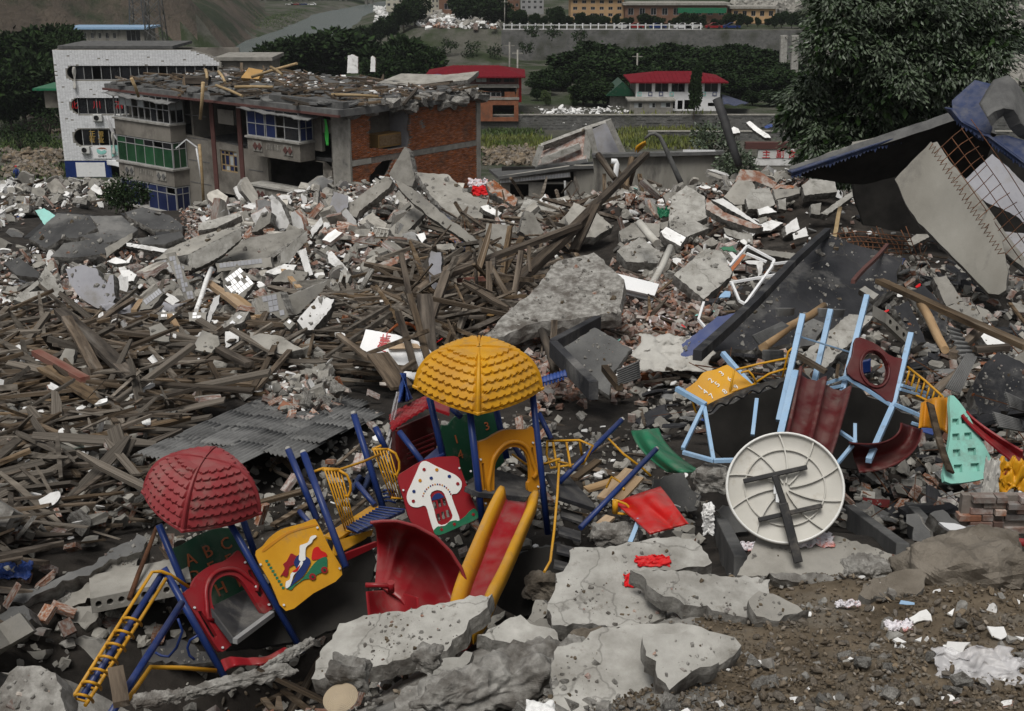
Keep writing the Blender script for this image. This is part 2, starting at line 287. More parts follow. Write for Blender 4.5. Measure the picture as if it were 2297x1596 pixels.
# ------------------------------------------------------------------ terrain
def _h(ix,iy,s):
    n =(ix.astype(np.int64)*374761393+iy.astype(np.int64)*668265263+s*974711)& 0x7fffffff
    n =((n ^(n >> 13))*1274126177)& 0x7fffffff
    return((n ^(n >> 16))& 0xffff)/65535.0
def vnoise(x,y,s=0):
    x = np.asarray(x,float);y = np.asarray(y,float);ix = np.floor(x);iy = np.floor(y);fx = x-ix;fy = y-iy
    fx = fx*fx*(3-2*fx);fy = fy*fy*(3-2*fy)
    a = _h(ix,iy,s);b = _h(ix+1,iy,s);c = _h(ix,iy+1,s);d = _h(ix+1,iy+1,s)
    return(a+(b-a)*fx+(c-a)*fy+(a-b-c+d)*fx*fy)*2-1
def fnoise(x,y,s=0,o=4,g=0.5):
    t = 0;a = 1;k = 1
    for i in range(o):t = t+a*vnoise(x*k+17.3*i,y*k+5.1*i,s+i);a *= g;k *= 2.03
    return t
BY =[0,3,6.5,9.5,13.5,18.8,32,48,70,85,100,121,137,164]
BZ =[14.2,13.0,11.9,10.75,9.5,8.7,6.6,4.7,1.4,-1.0,-3.2,-5.6,-6.2,-6.0]
K = 1.25                        # far things: sizes and distances read off on a first grid, then set at their real scale
def FS(x,y,z):return Vector((x*K,y*K,16+(z-16)*K))
MND =[]
def mound(u,v,Y,sx,sy,h):p = P(u,v,Y);MND.append((p.x,Y,sx,sy,h))
mound(950,400,60,5,5,1.9);mound(1680,430,48,5.5,5,2.1);mound(600,480,55,9,5,1.0);mound(150,430,100,14,7,1.0)
mound(2150,600,27,4.5,6,1.5);mound(1250,520,48,5,4,0.4);mound(1330,440,60,5,4,-1.3);mound(1350,640,30,3.0,3.5,0.5);mound(1900,470,42,6,4,1.2)
mound(1000,1300,11.6,1.5,0.9,-1.0);mound(330,1500,9.3,1.7,1.2,-1.25);mound(430,1560,6.0,1.3,1.9,-0.75);mound(560,1440,10.2,1.0,.8,-.5);mound(700,1400,10.7,0.9,0.7,-0.6);mound(1180,1300,11.0,.5,.6,-.5);mound(1950,1080,14.5,1.5,1.0,-0.4);mound(150,900,20,4,4,0.25)
mound(700,950,17,2.5,2.0,0.15);mound(2050,1400,8.8,1.6,0.9,0.25);mound(800,1560,6.9,1.2,0.6,-0.12);mound(960,690,28,3,3,.6);mound(560,600,42,5,4,.9)
def sstep(a,b,x):t = np.clip((x-a)/(b-a),0,1);return t*t*(3-2*t)
RIV =[(-44,180),(-40,205),(-42,230),(-50,262),(-58,290),(-56,356),(-62,463),(-50,620),(40,1000),(200,2000)]
def rivd(x,y):
    d = np.full(np.shape(x),1e9)
    for(ax,ay),(bx,by)in zip(RIV[:-1],RIV[1:]):
        vx,vy = bx-ax,by-ay;t = np.clip(((x-ax)*vx+(y-ay)*vy)/(vx*vx+vy*vy),0,1)
        d = np.minimum(d,np.hypot(x-ax-t*vx,y-ay-t*vy))
    return d
def H(x,y):
    x = np.asarray(x,float);y = np.asarray(y,float)
    z = np.interp(y,BY,BZ)
    for mx,my,sx,sy,h in MND:z = z+h*np.exp(-((x-mx)/sx)** 2/2-((y-my)/sy)** 2/2)
    near = 1-sstep(100,118,y);k = np.clip(y/30.0,0.12,1.4)
    z = z+near*(fnoise(x/(2.2*k+0.2),y/(2.2*k+0.2),3,3)*0.16*k+fnoise(x*2.3,y*2.3,9,3)*0.045*(1-sstep(14,30,y)))
    # the flats: a terrace held by a stone wall, the river, the far quay and the hill
    x,y = x/K,y/K
    ter = sstep(131.6,132.2,y)*sstep(-9.0,-7.0,x)*(1-sstep(192,215,y));z = z+ter*1.5*K
    rd = rivd(x,y);far = sstep(150,210,y)
    z = z-K*(far*1.3*(1-ter)+2.0*(1-sstep(6,16,rd))*sstep(140,200,y))
    edge = np.interp(y,[230,241.4,242,250,320,420,600,1200],[-2,-2,-20,-26,-28,-30,-20,120])
    pl = sstep(0,7,x-edge)*sstep(239.3,240.2,y);z = z*(1-pl)+pl*(16+K*(2.5-16+np.clip(y-300,0,300)*0.035))
    emb =(1-sstep(-8,3,x))*sstep(-34,-22,x)*sstep(224,240,y)*(1-pl);z = z+K*emb*2.6
    toe = np.interp(y,[150,200,247,290,420,600,900],[-135,-120,-103,-63,-80,-120,-150])
    hd = np.clip(toe-x,0,400)
    z = z+K*(hd*0.95+sstep(0,25,hd)*(fnoise(x/22,y/22,21,5)*4.5-np.abs(fnoise(x/34+y/60,y/80,31,3))*5))
    z = z+far*fnoise(x/9,y/9,41,3)*0.3*(1-pl)*(1-ter)
    z = z+sstep(560,1500,y)*230*(0.55+0.45*fnoise(x/400,y/400,51,4))
    return z
def h1(x,y):return float(H(x,y))
def G(u,v,lift=0.0,y0=2.0):
    d = ray(u,v);d = d/d.y;ys = np.exp(np.linspace(math.log(y0),math.log(900),420))
    gap =(CAM.z+d.z*ys)-H(CAM.x+d.x*ys,ys)-lift
    i = int(np.argmax(gap < 0))if(gap < 0).any()else len(ys)-1
    y = ys[i]if i == 0 else ys[i-1]+(ys[i]-ys[i-1])*gap[i-1]/max(1e-9,gap[i-1]-gap[i])
    return CAM+d*float(y)
NR,NC = 470,380
ysr = np.sort(np.concatenate([np.exp(np.linspace(math.log(1.6),math.log(3200),NR-6)),[164.45,165.3,298.85,300.4,299.6,163.9]]));tt = np.linspace(-0.85,0.85,NC);tt = np.sign(tt)*np.abs(tt)** 1.25
X =(ysr[:,None]+2.0)*tt[None,:];Yg = np.repeat(ysr[:,None],NC,1)
Z = H(X,Yg)
me = bpy.data.meshes.new('ground');V = np.stack([X,Yg,Z],-1).reshape(-1,3)
ii = np.arange((NR-1)*(NC-1));r_ = ii //(NC-1);c_ = ii %(NC-1);a = r_*NC+c_
FQ = np.stack([a,a+1,a+NC+1,a+NC],1)
def fill_mesh(me,V,FQ,mi=None,smooth=False,rnd=None):
    n = FQ.shape[1];me.vertices.add(len(V));me.vertices.foreach_set('co',np.ascontiguousarray(V,np.float32).ravel())
    me.loops.add(FQ.size);me.loops.foreach_set('vertex_index',np.ascontiguousarray(FQ,np.int32).ravel())
    me.polygons.add(len(FQ));me.polygons.foreach_set('loop_start',np.arange(0,FQ.size,n,dtype=np.int32))
    me.polygons.foreach_set('use_smooth',np.full(len(FQ),smooth))
    if mi is not None:me.polygons.foreach_set('material_index',np.ascontiguousarray(mi,np.int32))
    if rnd is not None:
        at = me.attributes.new('rnd','FLOAT','FACE');at.data.foreach_set('value',np.ascontiguousarray(rnd,np.float32))
    me.update(calc_edges=True);me.validate()
for m_ in('soil','riverland','hillside','rubble_floor','grit'):me.materials.append(M[m_])
fy = Yg[:-1,:-1].ravel();fx = X[:-1,:-1].ravel()
fy,fx = fy/K,fx/K
toe = np.interp(fy,[150,200,247,290,420,600,900],[-135,-120,-103,-63,-80,-120,-150])
mi = np.where(fy > 88+5*vnoise(fx/6,fy/6,3),1,0);mi = np.where((fx < toe+2*vnoise(fx/5,fy/5,8))|(fy > 620),2,mi)
wob = 1.0*vnoise(fx*K,fy*K,5);fyw = fy*K;mi = np.where((mi == 0)&(fyw > 9.4+wob),3,mi);mi = np.where((mi == 0)&(fx*K < .9+.5*wob),4,mi)
fill_mesh(me,V,FQ,mi,True)
go = bpy.data.objects.new('ground',me);COL.objects.link(go);go['kind']= 'structure'
# river surface
w = MB();pts =[FS(x,y,-4.3)for x,y in RIV[:-1]]
L_,R_ =[],[]
for i,p in enumerate(pts):
    t =(pts[min(i+1,len(pts)-1)]-pts[max(i-1,0)]).normalized();n = Vector((t.y,-t.x,0));L_.append(p-n*19);R_.append(p+n*19)
for i in range(len(pts)-1):w.add([L_[i],R_[i],R_[i+1],L_[i+1]],[(0,1,2,3)])
struct('river',w,'water')

# ------------------------------------------------------------------ shared pieces for rubble and foliage, as arrays
def vox(kind,seed):
    r = random.Random(seed);b = bmesh.new()
    if kind == 'box':
        bmesh.ops.create_cube(b,size=1.0)
        for v in b.verts:v.co += Vector((r.uniform(-.06,.06),r.uniform(-.09,.09),r.uniform(-.1,.1)))
    elif kind == 'chunk':                       # broken lump: cut corners off a cube
        bmesh.ops.create_cube(b,size=1.0)
        for k in range(5):
            n = Vector((r.uniform(-1,1),r.uniform(-1,1),r.uniform(-1,1))).normalized();d = r.uniform(0.30,0.5)
            bmesh.ops.bisect_plane(b,geom=b.verts[:]+b.edges[:]+b.faces[:],plane_co=n*d,plane_no=n,clear_outer=True)
            try:bmesh.ops.holes_fill(b,edges=[e for e in b.edges if e.is_boundary],sides=0)
            except Exception:pass
        bmesh.ops.triangulate(b,faces=b.faces[:])
        for v in b.verts:v.co += Vector((r.uniform(-.04,.04),r.uniform(-.04,.04),r.uniform(-.04,.04)))
    elif kind == 'flake':                       # flat broken plate
        n = r.randint(8,13);a0 = r.uniform(0,6.28);ang = sorted(a0+6.283*(i+r.uniform(-.35,.35))/n for i in range(n))
        sq = lambda t:.82/max(abs(math.cos(t)),abs(math.sin(t)))** .7;ring =[(0.5*k*math.cos(t),0.5*k*math.sin(t))for t in ang for k in[sq(t)*r.uniform(.72,1.05)]]
        vt =[b.verts.new((x*r.uniform(.9,1),y*r.uniform(.9,1),.5))for x,y in ring];vb =[b.verts.new((x,y,-.5))for x,y in ring]
        b.faces.new(vt);b.faces.new(vb[::-1])
        for i in range(n):b.faces.new((vb[i],vb[(i+1)% n],vt[(i+1)% n],vt[i]))
    elif kind == 'plank':
        k = 5;x =[-.5+i/(k-1)for i in range(k)];bend = r.uniform(-.25,.25);rows =[]
        for i in range(k):
            y0 = bend*(4*x[i]*x[i])*.5;w0 = 1.0+r.uniform(-.06,.06)
            if i in(0,k-1)and r.random()< .6:w0 *= r.uniform(.25,.8);y0 += r.uniform(-.2,.2)
            e = r.uniform(-.01,.01)
            rows.append([b.verts.new((x[i]+e,y0+s*w0/2,z/2))for s,z in((-1,-1),(1,-1),(1,1),(-1,1))])
        for i in range(k-1):
            for j in range(4):b.faces.new((rows[i][j],rows[i+1][j],rows[i+1][(j+1)% 4],rows[i][(j+1)% 4]))
        b.faces.new(rows[0][::-1]);b.faces.new(rows[-1])
    elif kind == 'stone':
        bmesh.ops.create_icosphere(b,subdivisions=2,radius=.5);o = Vector((r.uniform(0,50),r.uniform(0,50),0));s = Vector((r.uniform(.8,1.1),r.uniform(.6,.9),r.uniform(.45,.75)))
        for v in b.verts:
            c = v.co.copy();k = 1+.55*mnoise.noise(c*2.2+o)+.25*mnoise.noise(c*5+o);v.co = Vector((c.x*s.x,c.y*s.y,c.z*s.z))*k
    bmesh.ops.recalc_face_normals(b,faces=b.faces[:]);bmesh.ops.triangulate(b,faces=b.faces[:])
    me = bpy.data.meshes.new(kind);b.to_mesh(me);b.free()
    v = np.zeros(len(me.vertices)*3,np.float32);me.vertices.foreach_get('co',v);f = np.array([p.vertices[:]for p in me.polygons],np.int32)
    return me,v.reshape(-1,3),f
LIB = {k:[vox(k,i*13+5)for i in range(n)]for k,n in(('box',6),('chunk',9),('flake',9),('plank',10),('stone',6))}
LIBM = {}
def libmesh(kind,i,m_):
    key =(kind,i,m_)
    if key not in LIBM:
        me = LIB[kind][i][0].copy();me.materials.clear();me.materials.append(M[m_]);LIBM[key]= me
        if kind == 'flake' and m_ in('concrete_warm','plaster','concrete'):
            me.materials.append(M['brick' if i % 3 == 1 else 'broken_concrete'])
            for p in me.polygons:p.material_index = int(abs(p.normal.z)< .6)
        if kind == 'stone':me.polygons.foreach_set('use_smooth',[True]*len(me.polygons))
    return LIBM[key]
def rotm(rx,ry,rz):
    n = len(rx);cx,sx,cy,sy,cz,sz = np.cos(rx),np.sin(rx),np.cos(ry),np.sin(ry),np.cos(rz),np.sin(rz)
    m = np.zeros((n,3,3))
    m[:,0,0]= cz*cy;m[:,0,1]= cz*sy*sx-sz*cx;m[:,0,2]= cz*sy*cx+sz*sx
    m[:,1,0]= sz*cy;m[:,1,1]= sz*sy*sx+cz*cx;m[:,1,2]= sz*sy*cx-cz*sx
    m[:,2,0]=-sy;m[:,2,1]= cy*sx;m[:,2,2]= cy*cx
    return m
def merge(name,kind,pos,rot,scl,mats,smooth=False,label=None,cat=None,parent=None,pick=None):
    """many small pieces joined into one object; each piece keeps a random number of its own for its tint"""
    nv = len(LIB[kind]);idx = rng.integers(0,nv,len(pos));VV,FF,RR,MM =[],[],[],[];off = 0
    rm = rotm(*rot)*scl[:,None,:];r1 = rng.random(len(pos));mm = pick if pick is not None else np.zeros(len(pos),int)
    for k in range(nv):
        s = np.where(idx == k)[0]
        if not len(s):continue
        _,v,f = LIB[kind][k]
        vv = np.einsum('nij,vj->nvi',rm[s],v)+pos[s][:,None,:]
        ff = f[None]+(np.arange(len(s))*len(v))[:,None,None]+off
        VV.append(vv.reshape(-1,3));FF.append(ff.reshape(-1,3));RR.append(np.repeat(r1[s],len(f)));MM.append(np.repeat(mm[s],len(f)));off += len(s)*len(v)
    VV = np.concatenate(VV);org = Vector()if parent is None else ORG.get(parent.name,Vector())
    me = bpy.data.meshes.new(name)
    for m_ in([mats]if isinstance(mats,str)else mats):me.materials.append(M[m_])
    fill_mesh(me,VV-np.array(org),np.concatenate(FF),np.concatenate(MM),smooth,np.concatenate(RR))
    o = bpy.data.objects.new(name,me);COL.objects.link(o);o['kind']= 'stuff'
    if parent is not None:o.parent = parent
    return tag(o,label,cat)
# ------------------------------------------------------------------ foliage
def leaf_array(n,lobes,size,seed,droop=0.3,shell=0.55,cut=0.0):
    """leaf-sized folded quads spread through a set of lobes (cx,cy,cz,rx,ry,rz)"""
    g = np.random.default_rng(seed);L = np.array(lobes,float);vol =(L[:,3]*L[:,4]*L[:,5])**(2/3);k = g.choice(len(L),n,p=vol/vol.sum())
    d = g.normal(size=(n,3));d /= np.linalg.norm(d,axis=1)[:,None]
    rad = shell+(1-shell)*g.random(n)** 0.6
    bump = 1+0.22*np.sin(d[:,0]*7+k)*np.sin(d[:,1]*6+2*k)*np.cos(d[:,2]*7+k)+g.normal(size=n)*0.05
    p = L[k,:3]+d*L[k,3:6]*(rad*bump)[:,None]
    if cut:
        q = np.sin(p[:,0]/cut+seed)+np.sin(p[:,1]/cut*1.3+2)+np.sin(p[:,2]/cut*1.1+4);keep = q >-1.25;p,d = p[keep],d[keep];n = len(p)
    out = d+g.normal(size=(n,3))*0.55;out[:,2]-= droop;out /= np.linalg.norm(out,axis=1)[:,None]
    side = np.cross(out,g.normal(size=(n,3)));side /= np.linalg.norm(side,axis=1)[:,None];nn = np.cross(side,out)
    s = size*(0.6+0.8*g.random(n))[:,None]
    a = p;b = p+out*s*.5+side*s*.26-nn*s*.07;c = p+out*s;e = p+out*s*.5-side*s*.26-nn*s*.07
    V = np.stack([a,b,c,e],1).reshape(-1,3);q = np.arange(n)*4;Fq = np.stack([q,q+1,q+2,q+3],1)
    return V,Fq,np.repeat(g.random(n),1)
def crown_mesh(name,n,lobes,size,seed,m_,droop=0.3,shell=0.55,cut=0.0):
    V,Fq,r = leaf_array(n,lobes,size,seed,droop,shell,cut);me = bpy.data.meshes.new(name);me.materials.append(M[m_]);fill_mesh(me,V,Fq,None,False,r);return me
def mklobes(seed,k,rx,rz,h0):
    r = random.Random(seed);L =[(0,0,h0+rz,rx*.62,rx*.62,rz*.8)]
    for i in range(k):
        a = 6.283*i/k+r.uniform(-.4,.4);q = r.uniform(.35,.7);z = h0+rz*r.uniform(.35,1.65)
        s = r.uniform(.32,.52);L.append((rx*q*math.cos(a),rx*q*math.sin(a),z,rx*s,rx*s,rz*s*r.uniform(.8,1.1)))
    return L
def trunk_mesh(seed,h,r0,rx,h0,rz):
    r = random.Random(seed);b = MB();b.tube([(0,0,-.5),(.03*h,0,h*.3),(0,.02*h,h*.62),(.02*h,0,h*.85)],[r0,r0*.8,r0*.55,r0*.2],8)
    for i in range(6):
        a = 6.283*i/6+r.uniform(-.4,.4);z = h*r.uniform(.3,.6);q = rx*r.uniform(.4,.7)
        b.tube([(0,0,z),(q*.5*math.cos(a),q*.5*math.sin(a),z+h*.1),(q*math.cos(a),q*math.sin(a),z+h*.22)],[r0*.4,r0*.26,r0*.1],6)
    return b.mesh('trunk',['bark'])
TV =[]
for i,(rx,rz,h0)in enumerate(((3.0,3.2,1.2),(3.4,2.9,1.0),(2.6,3.6,0.8),(3.2,2.6,1.0))):
    lo = mklobes(i+3,9,rx,rz,h0);TV.append((crown_mesh('crown',4600,lo,0.62,i,'leaf',.2,.45,0),trunk_mesh(i,h0+rz*2,.22,rx,h0,rz),h0+rz*2))
TVL =[(crown_mesh('crown',3000,mklobes(11+i,8,3.0,2.8,.6),0.55,20+i,'leaf_light',.2,.5,.9),TV[i][1],6.2)for i in range(2)]
def tree(u,v,Y,h,label,group,var,wid=1.0,lib=TV,base=None):
    """a tree whose crown top is seen at (u, v) at distance Y"""
    if Y > 100:Y *= K;h = h and h*K;base = base and 16+(base-16)*K
    top = P(u,v,Y);z0 = base if base is not None else h1(top.x,Y);cm,tm,hh = lib[var % len(lib)];h = h or(top.z-z0);s = h/hh
    t = thing('tree',(top.x,Y,z0),label,'tree',group);t.scale =(s*wid,s*wid,s);t.rotation_euler.z =(u*7.13)% 6.28
    for nm,m_ in(('trunk',tm),('crown',cm)):
        o = bpy.data.objects.new(nm,m_);COL.objects.link(o);o.parent = t
    return t
GT = 'dark trees on the river flats'
for i,(u,v,Y,wd_)in enumerate([(655,78,172,1.15),(728,70,176,1.25),(610,100,168,0.9),(882,92,165,1.0),(960,108,160,0.9),(860,130,158,.8)]):
    tree(u,v,Y,None,['round dark tree in the middle of the clump by the river','tallest dark tree of the clump beside the river','low dark tree at the left end of the clump by the river','pointed dark tree behind the roof rubble of the ruined block','round dark tree left of the nearer red roof','small dark tree just behind the broken chimney stump'][i],GT,i,wd_*1.25)
GB = 'dense trees behind the red-roofed houses'
bt =[(1215,178,152,1.0),(1262,168,156,.9),(1300,118,168,1.1),(1345,95,172,1.15),(1392,112,168,1.0),(1440,122,176,.95),(1480,104,182,1.1),(1530,98,180,1.1),(1585,108,184,1.05),(1640,100,182,1.1),(1690,106,180,1.0),(1735,118,178,1.0),(1775,140,170,.9),(1700,175,152,.8),(1745,180,150,.8),(1330,165,150,.9),(1385,172,149,.8),(1668,190,148,.7),(1240,130,190,.7),(1310,190,141,1.1),(1365,188,140,1.0),(1395,150,150,1.1),(1440,150,155,1.2),(1500,140,158,1.2),(1560,135,160,1.2),(1620,140,158,1.2),(1670,150,155,1.2),(1720,150,154,1.2),(1755,160,148,1.1),(1690,205,141,1.0),(1420,185,146,1.0),(1480,160,150,1.0),(1640,165,149,1.0),(1270,150,160,1.0),(1230,160,158,1.0),(1205,200,146,.8),(1350,130,158,1.0),(1290,225,139,.7),(1600,115,172,1.0),(1550,112,170,1.0),(1500,118,168,1.0),(1450,128,165,1.0),(1660,118,170,1.0),(1710,128,168,1.0),(1735,205,140,1.0),(1775,200,138,1.0)]
for i,(u,v,Y,wd_)in enumerate(bt):tree(u,v,Y,None,'dense dark green tree in the grove behind the red-roofed houses',GB,i+1,wd_*1.9)
for i,(u,v,Y,wd_)in enumerate([(1225,205,141,.8),(1290,200,143,.9),(1340,206,142,.8)]):tree(u,v,Y,None,'lighter green tree beside the nearer red-roofed house','lighter trees by the red-roofed house',i,wd_,TVL)
tree(1560,172,131.0,5.2,'slender young tree against the white wall of the house',None,2,.42,base=-.1)
for i,(u,v,Y,wd_)in enumerate([(20,60,150,1.3),(75,85,146,1.2),(118,60,165,1.0),(40,130,134,1.1),(100,140,130,1.0),(10,150,128,.9),(160,62,178,.8)]):
    tree(u,v,Y,None,'dark bushy tree on the slope left of the white tiled building','bushy trees at the foot of the hill',i,wd_)
GQ = 'trees along the far quay'
for i in range(34):
    u = 1140+i*20+random.uniform(-6,6);tree(u,random.uniform(26,46)-(10 if i < 7 else 0),247+random.uniform(0,6),None,'small dark street tree in the row along the far quay',GQ,i,random.uniform(.8,1.2))
for i,(u,v)in enumerate([(905,14),(930,20),(880,28),(800,60),(840,62),(870,75),(850,45),(1040,5),(1075,8),(1110,2)]):
    tree(u,v,250+i % 3*6 if u > 880 else 262,5.5 if u > 880 else 4.5,'dark tree by the collapsed houses across the river','trees by the collapsed houses across the river',i,1.1)
for i,(u,v)in enumerate([(2260,40),(2290,95),(2285,60)]):tree(u,v,200+10*i,6,'dark tree on the rubble slope right of the big tree','trees on the far right slope',i,1.0)
# bushes
def bush(u,v,Y,r,label,m_,n=700,lib='leaf',size=.14,flat=.75):
    if Y > 100:Y *= K;r *= K
    p = P(u,v,Y);z0 = p.z;lo =[(0,0,r*flat*.8,r*.8,r*.8,r*flat)]+[(r*.5*math.cos(a),r*.5*math.sin(a),r*flat*random.uniform(.4,1.2),r*.5,r*.5,r*flat*.5)for a in(0,1.3,2.5,3.8,5)]
    t = thing('bush',(p.x,Y,z0),label,'bush')
    o = bpy.data.objects.new('foliage',crown_mesh('foliage',n,lo,size,int(u),m_,.2,.3,.35));COL.objects.link(o);o.parent = t
    s = MB();
    for a in range(4):s.tube([(0,0,-.2),(r*.3*math.cos(a*1.6),r*.3*math.sin(a*1.6),r*.6)],[.03*r+.01,.01],5)
    o = bpy.data.objects.new('stem',s.mesh('stem',['bark']));COL.objects.link(o);o.parent = t
    return t
bush(285,470,80,1.7,'dark green bush growing at the left corner of the ruined block','leaf',1500,size=.22)
bush(265,455,82,1.0,'small bush against the rubble left of the ruined block','leaf',700,size=.2)
bush(1650,400,52,1.0,'grey green shrub beside the leaning dark pole','leaf_grey',1500,size=.16);bush(1600,350,64,1.3,'grey green shrub above the end of the stained wall','leaf_grey',1500,size=.2)
for i,(u,v,r)in enumerate([(45,330,2),(95,345,1.5),(110,300,2.2),(60,250,2.4),(140,110,2.0)]):bush(u,v,118+i*4,r,['low bush on the riverbed near the person','low bush on the riverbed left of the tiled building','bush on the bank by the green roofed hut','wide bush on the grassy bank far left','bush under the pale shed on the hill'][i],'leaf',600,size=.35)
for i,(u,v)in enumerate([(1010,112),(1060,118),(1110,126),(1180,120),(1050,140),(985,128),(1240,85),(1195,82),(1300,92)]):bush(u,v,232,1.6,['scrubby bush growing on the far embankment below the rubble','scrubby bush growing on the far quay wall'][i > 5],'leaf',300,size=.5)['group']= 'scrub on the far embankment' if i < 6 else 'scrub on the far quay wall'
# grass on the flats: uncountable blades
def grass(name,label,polys,n,hgt,m_):
    pts =[]
    for(u0,v0,u1,v1)in polys:
        c =[G(u0,v0,0,60),G(u1,v0,0,60),G(u0,v1,0,60),G(u1,v1,0,60)]
        for i in range(n):p = c[0].lerp(c[1],rng.random()).lerp(c[2].lerp(c[3],rng.random()),rng.random());pts.append((p.x+random.gauss(0,.8),p.y+random.gauss(0,1.2)))
    a = np.array(pts);z = H(a[:,0],a[:,1]);N_ = len(a);an = rng.random(N_)*6.28;w_ = .12+.12*rng.random(N_);hh = hgt*(.4+.9*rng.random(N_));le = rng.normal(size=(N_,2))*.2
    A = np.stack([a[:,0]-np.cos(an)*w_,a[:,1]-np.sin(an)*w_,z-.05],1);B = np.stack([a[:,0]+np.cos(an)*w_,a[:,1]+np.sin(an)*w_,z-.05],1);C = np.stack([a[:,0]+le[:,0],a[:,1]+le[:,1],z+hh],1)
    me = bpy.data.meshes.new(name);me.materials.append(M[m_]);q = np.arange(N_)*3;fill_mesh(me,np.stack([A,B,C],1).reshape(-1,3),np.stack([q,q+1,q+2],1),None,False,rng.random(N_))
    o = bpy.data.objects.new(name,me);COL.objects.link(o);tag(o,label,'grass',kind='stuff')
grass('grass','tall yellow green grass on the flats between the houses and the wall',[(1075,315,1230,338),(1395,292,1600,322),(1395,300,1560,330)],2600,.75,'grass')
grass('grass','short green grass patches on the riverbed',[(0,290,120,325),(0,320,150,345),(0,230,110,255),(20,370,150,400),(1080,292,1200,303),(560,20,690,60)],1300,.45,'leaf_light')

# ------------------------------------------------------------------ stone walls and the terrace
mat('stone_wall',(0.11,0.11,0.105),(0.20,0.198,0.19),1.2,0.8,0.95,0.1,c3=(0.05,0.055,0.035),s3=0.3,t3=(0.5,0.7),fine=3.0,dist=.15)
def stone_wall(name,label,x0,x1,y,z0,z1,th=.5,course=.45,y1=None,lean=0.0):
    """coursed rubble wall: courses and stones are real, slightly uneven blocks"""
    y1 = y if y1 is None else y1;t = thing(name,((x0+x1)/2,(y+y1)/2,z0),label,'wall');b = MB();L = x1-x0
    yy = lambda x:y+(y1-y)*(x-x0)/L
    b.hexa([(x0,y+.06,z0-1),(x1,y1+.06,z0-1),(x1,y1+th,z0-1),(x0,y+th,z0-1),(x0,y+.06+lean,z1),(x1,y1+.06+lean,z1),(x1,y1+th,z1),(x0,y+th,z1)])
    b.build('core','mortar',t);s = MB();z = z0-.3;r = random.Random(int(x0*10))
    while z < z1-.05:
        h = min(course*r.uniform(.8,1.2),z1-z);x = x0+r.uniform(-.3,0)
        while x < x1:
            w_ = course*r.uniform(1.2,2.6);d = r.uniform(-.05,.06);a_,b_ = max(x,x0),min(x+w_-.03,x1);ln = lean*(z-z0)/max(.1,z1-z0)
            if b_ > a_:s.hexa([(a_,yy(a_)+d+ln,z+.02),(b_,yy(b_)+d+ln,z+.02),(b_,yy(b_)+.3+ln,z+.02),(a_,yy(a_)+.3+ln,z+.02),(a_,yy(a_)+d+ln,z+h),(b_,yy(b_)+d+ln,z+h),(b_,yy(b_)+.3+ln,z+h),(a_,yy(a_)+.3+ln,z+h)])
            x += w_
        z += h
    o = s.build('stone_courses','stone_wall',t);o['kind']= 'stuff'
    c = MB();c.hexa([(x0,y-.08+lean,z1),(x1,y1-.08+lean,z1),(x1,y1+th,z1),(x0,y+th,z1),(x0,y-.08+lean,z1+.12),(x1,y1-.08+lean,z1+.12),(x1,y1+th,z1+.12),(x0,y+th,z1+.12)]);c.build('coping','concrete',t)
    return t
stone_wall('terrace_wall','low grey stone wall holding the terrace under the red-roofed houses',-11,78,164.4,-6.2,-4.05,.6,.36)
stone_wall('quay_wall','tall grey stone retaining wall along the far road',-2.5,90,298.8,-8,-.75,1.0,.62,lean=1.0)
stone_wall('garden_wall','low stone wall on the grassy flats right of the street lamp',17,78,155.5,-6.2,-5.0,.5,.3)
# quay balustrade
t = thing('balustrade',FS(17,240.35,2.6),'white balustrade along the edge of the far quay','balustrade');b = MB();b.box(FS(17,240.35,3.5),(46.8,.2,.17));b.build('handrail','paint_white',t);b = MB();b.box(FS(17,240.35,2.75),(46.8,.15,.12));b.build('bottom_rail','paint_white',t)
for i in range(26):b = MB();b.box(FS(-1.5+i*1.48,240.35,3.1),(.25,.25,1.4));b.box(FS(-1.5+i*1.48,240.35,3.75),(.35,.35,.2));b.build('post','paint_white',t)
# bridge far up the valley
t = thing('bridge',FS(-70,560,-4),'pale road bridge on tall piers far up the valley','bridge');b = MB();b.box(FS(-60,560,3.2),(190,11,2));b.build('deck','concrete',t)
for u in(645,682,725,771,828,590):
    p = P(u,10,560*K);b = MB()
    for dx in(-1.5,1.5):b.box((p.x+dx,p.y,-5.5),(1.4,3,9))
    b.box((p.x,p.y,-1.4),(6,3.6,1));b.build('pier','concrete',t)

# ------------------------------------------------------------------ facades: a wall plane with its own coordinates
class Facade:
    def __init__(s,o,xd,zd=(0,0,1)):s.o = Vector(o);s.x = Vector(xd).normalized();s.z = Vector(zd).normalized();s.n = s.x.cross(s.z).normalized()       # n points outwards
    def pt(s,x,z,d=0.0):return s.o+s.x*x+s.z*z+s.n*d
    def loc(s,u,v,d=0.0):
        p = hit(u,v,(s.o+s.n*d,s.n))-s.o;return p.dot(s.x),p.dot(s.z)
    def rect(s,u0,v0,u1,v1,d=0.0):
        a = s.loc(u0,v0,d);b = s.loc(u1,v1,d);return min(a[0],b[0]),max(a[0],b[0]),min(a[1],b[1]),max(a[1],b[1])
    def box(s,b,x0,x1,z0,z1,d0,d1,mi=0):
        b.hexa([s.pt(x0,z0,d1),s.pt(x1,z0,d1),s.pt(x1,z0,d0),s.pt(x0,z0,d0),s.pt(x0,z1,d1),s.pt(x1,z1,d1),s.pt(x1,z1,d0),s.pt(x0,z1,d0)],mi)
    def wall(s,b,outline,holes,d0,d1,mi=0,side=None):b.poly([[s.pt(x,z,d1)for x,z in l]for l in[outline]+holes],s.n*(d0-d1),mi,side)
def rl(x0,x1,z0,z1):return[(x0,z0),(x1,z0),(x1,z1),(x0,z1)]
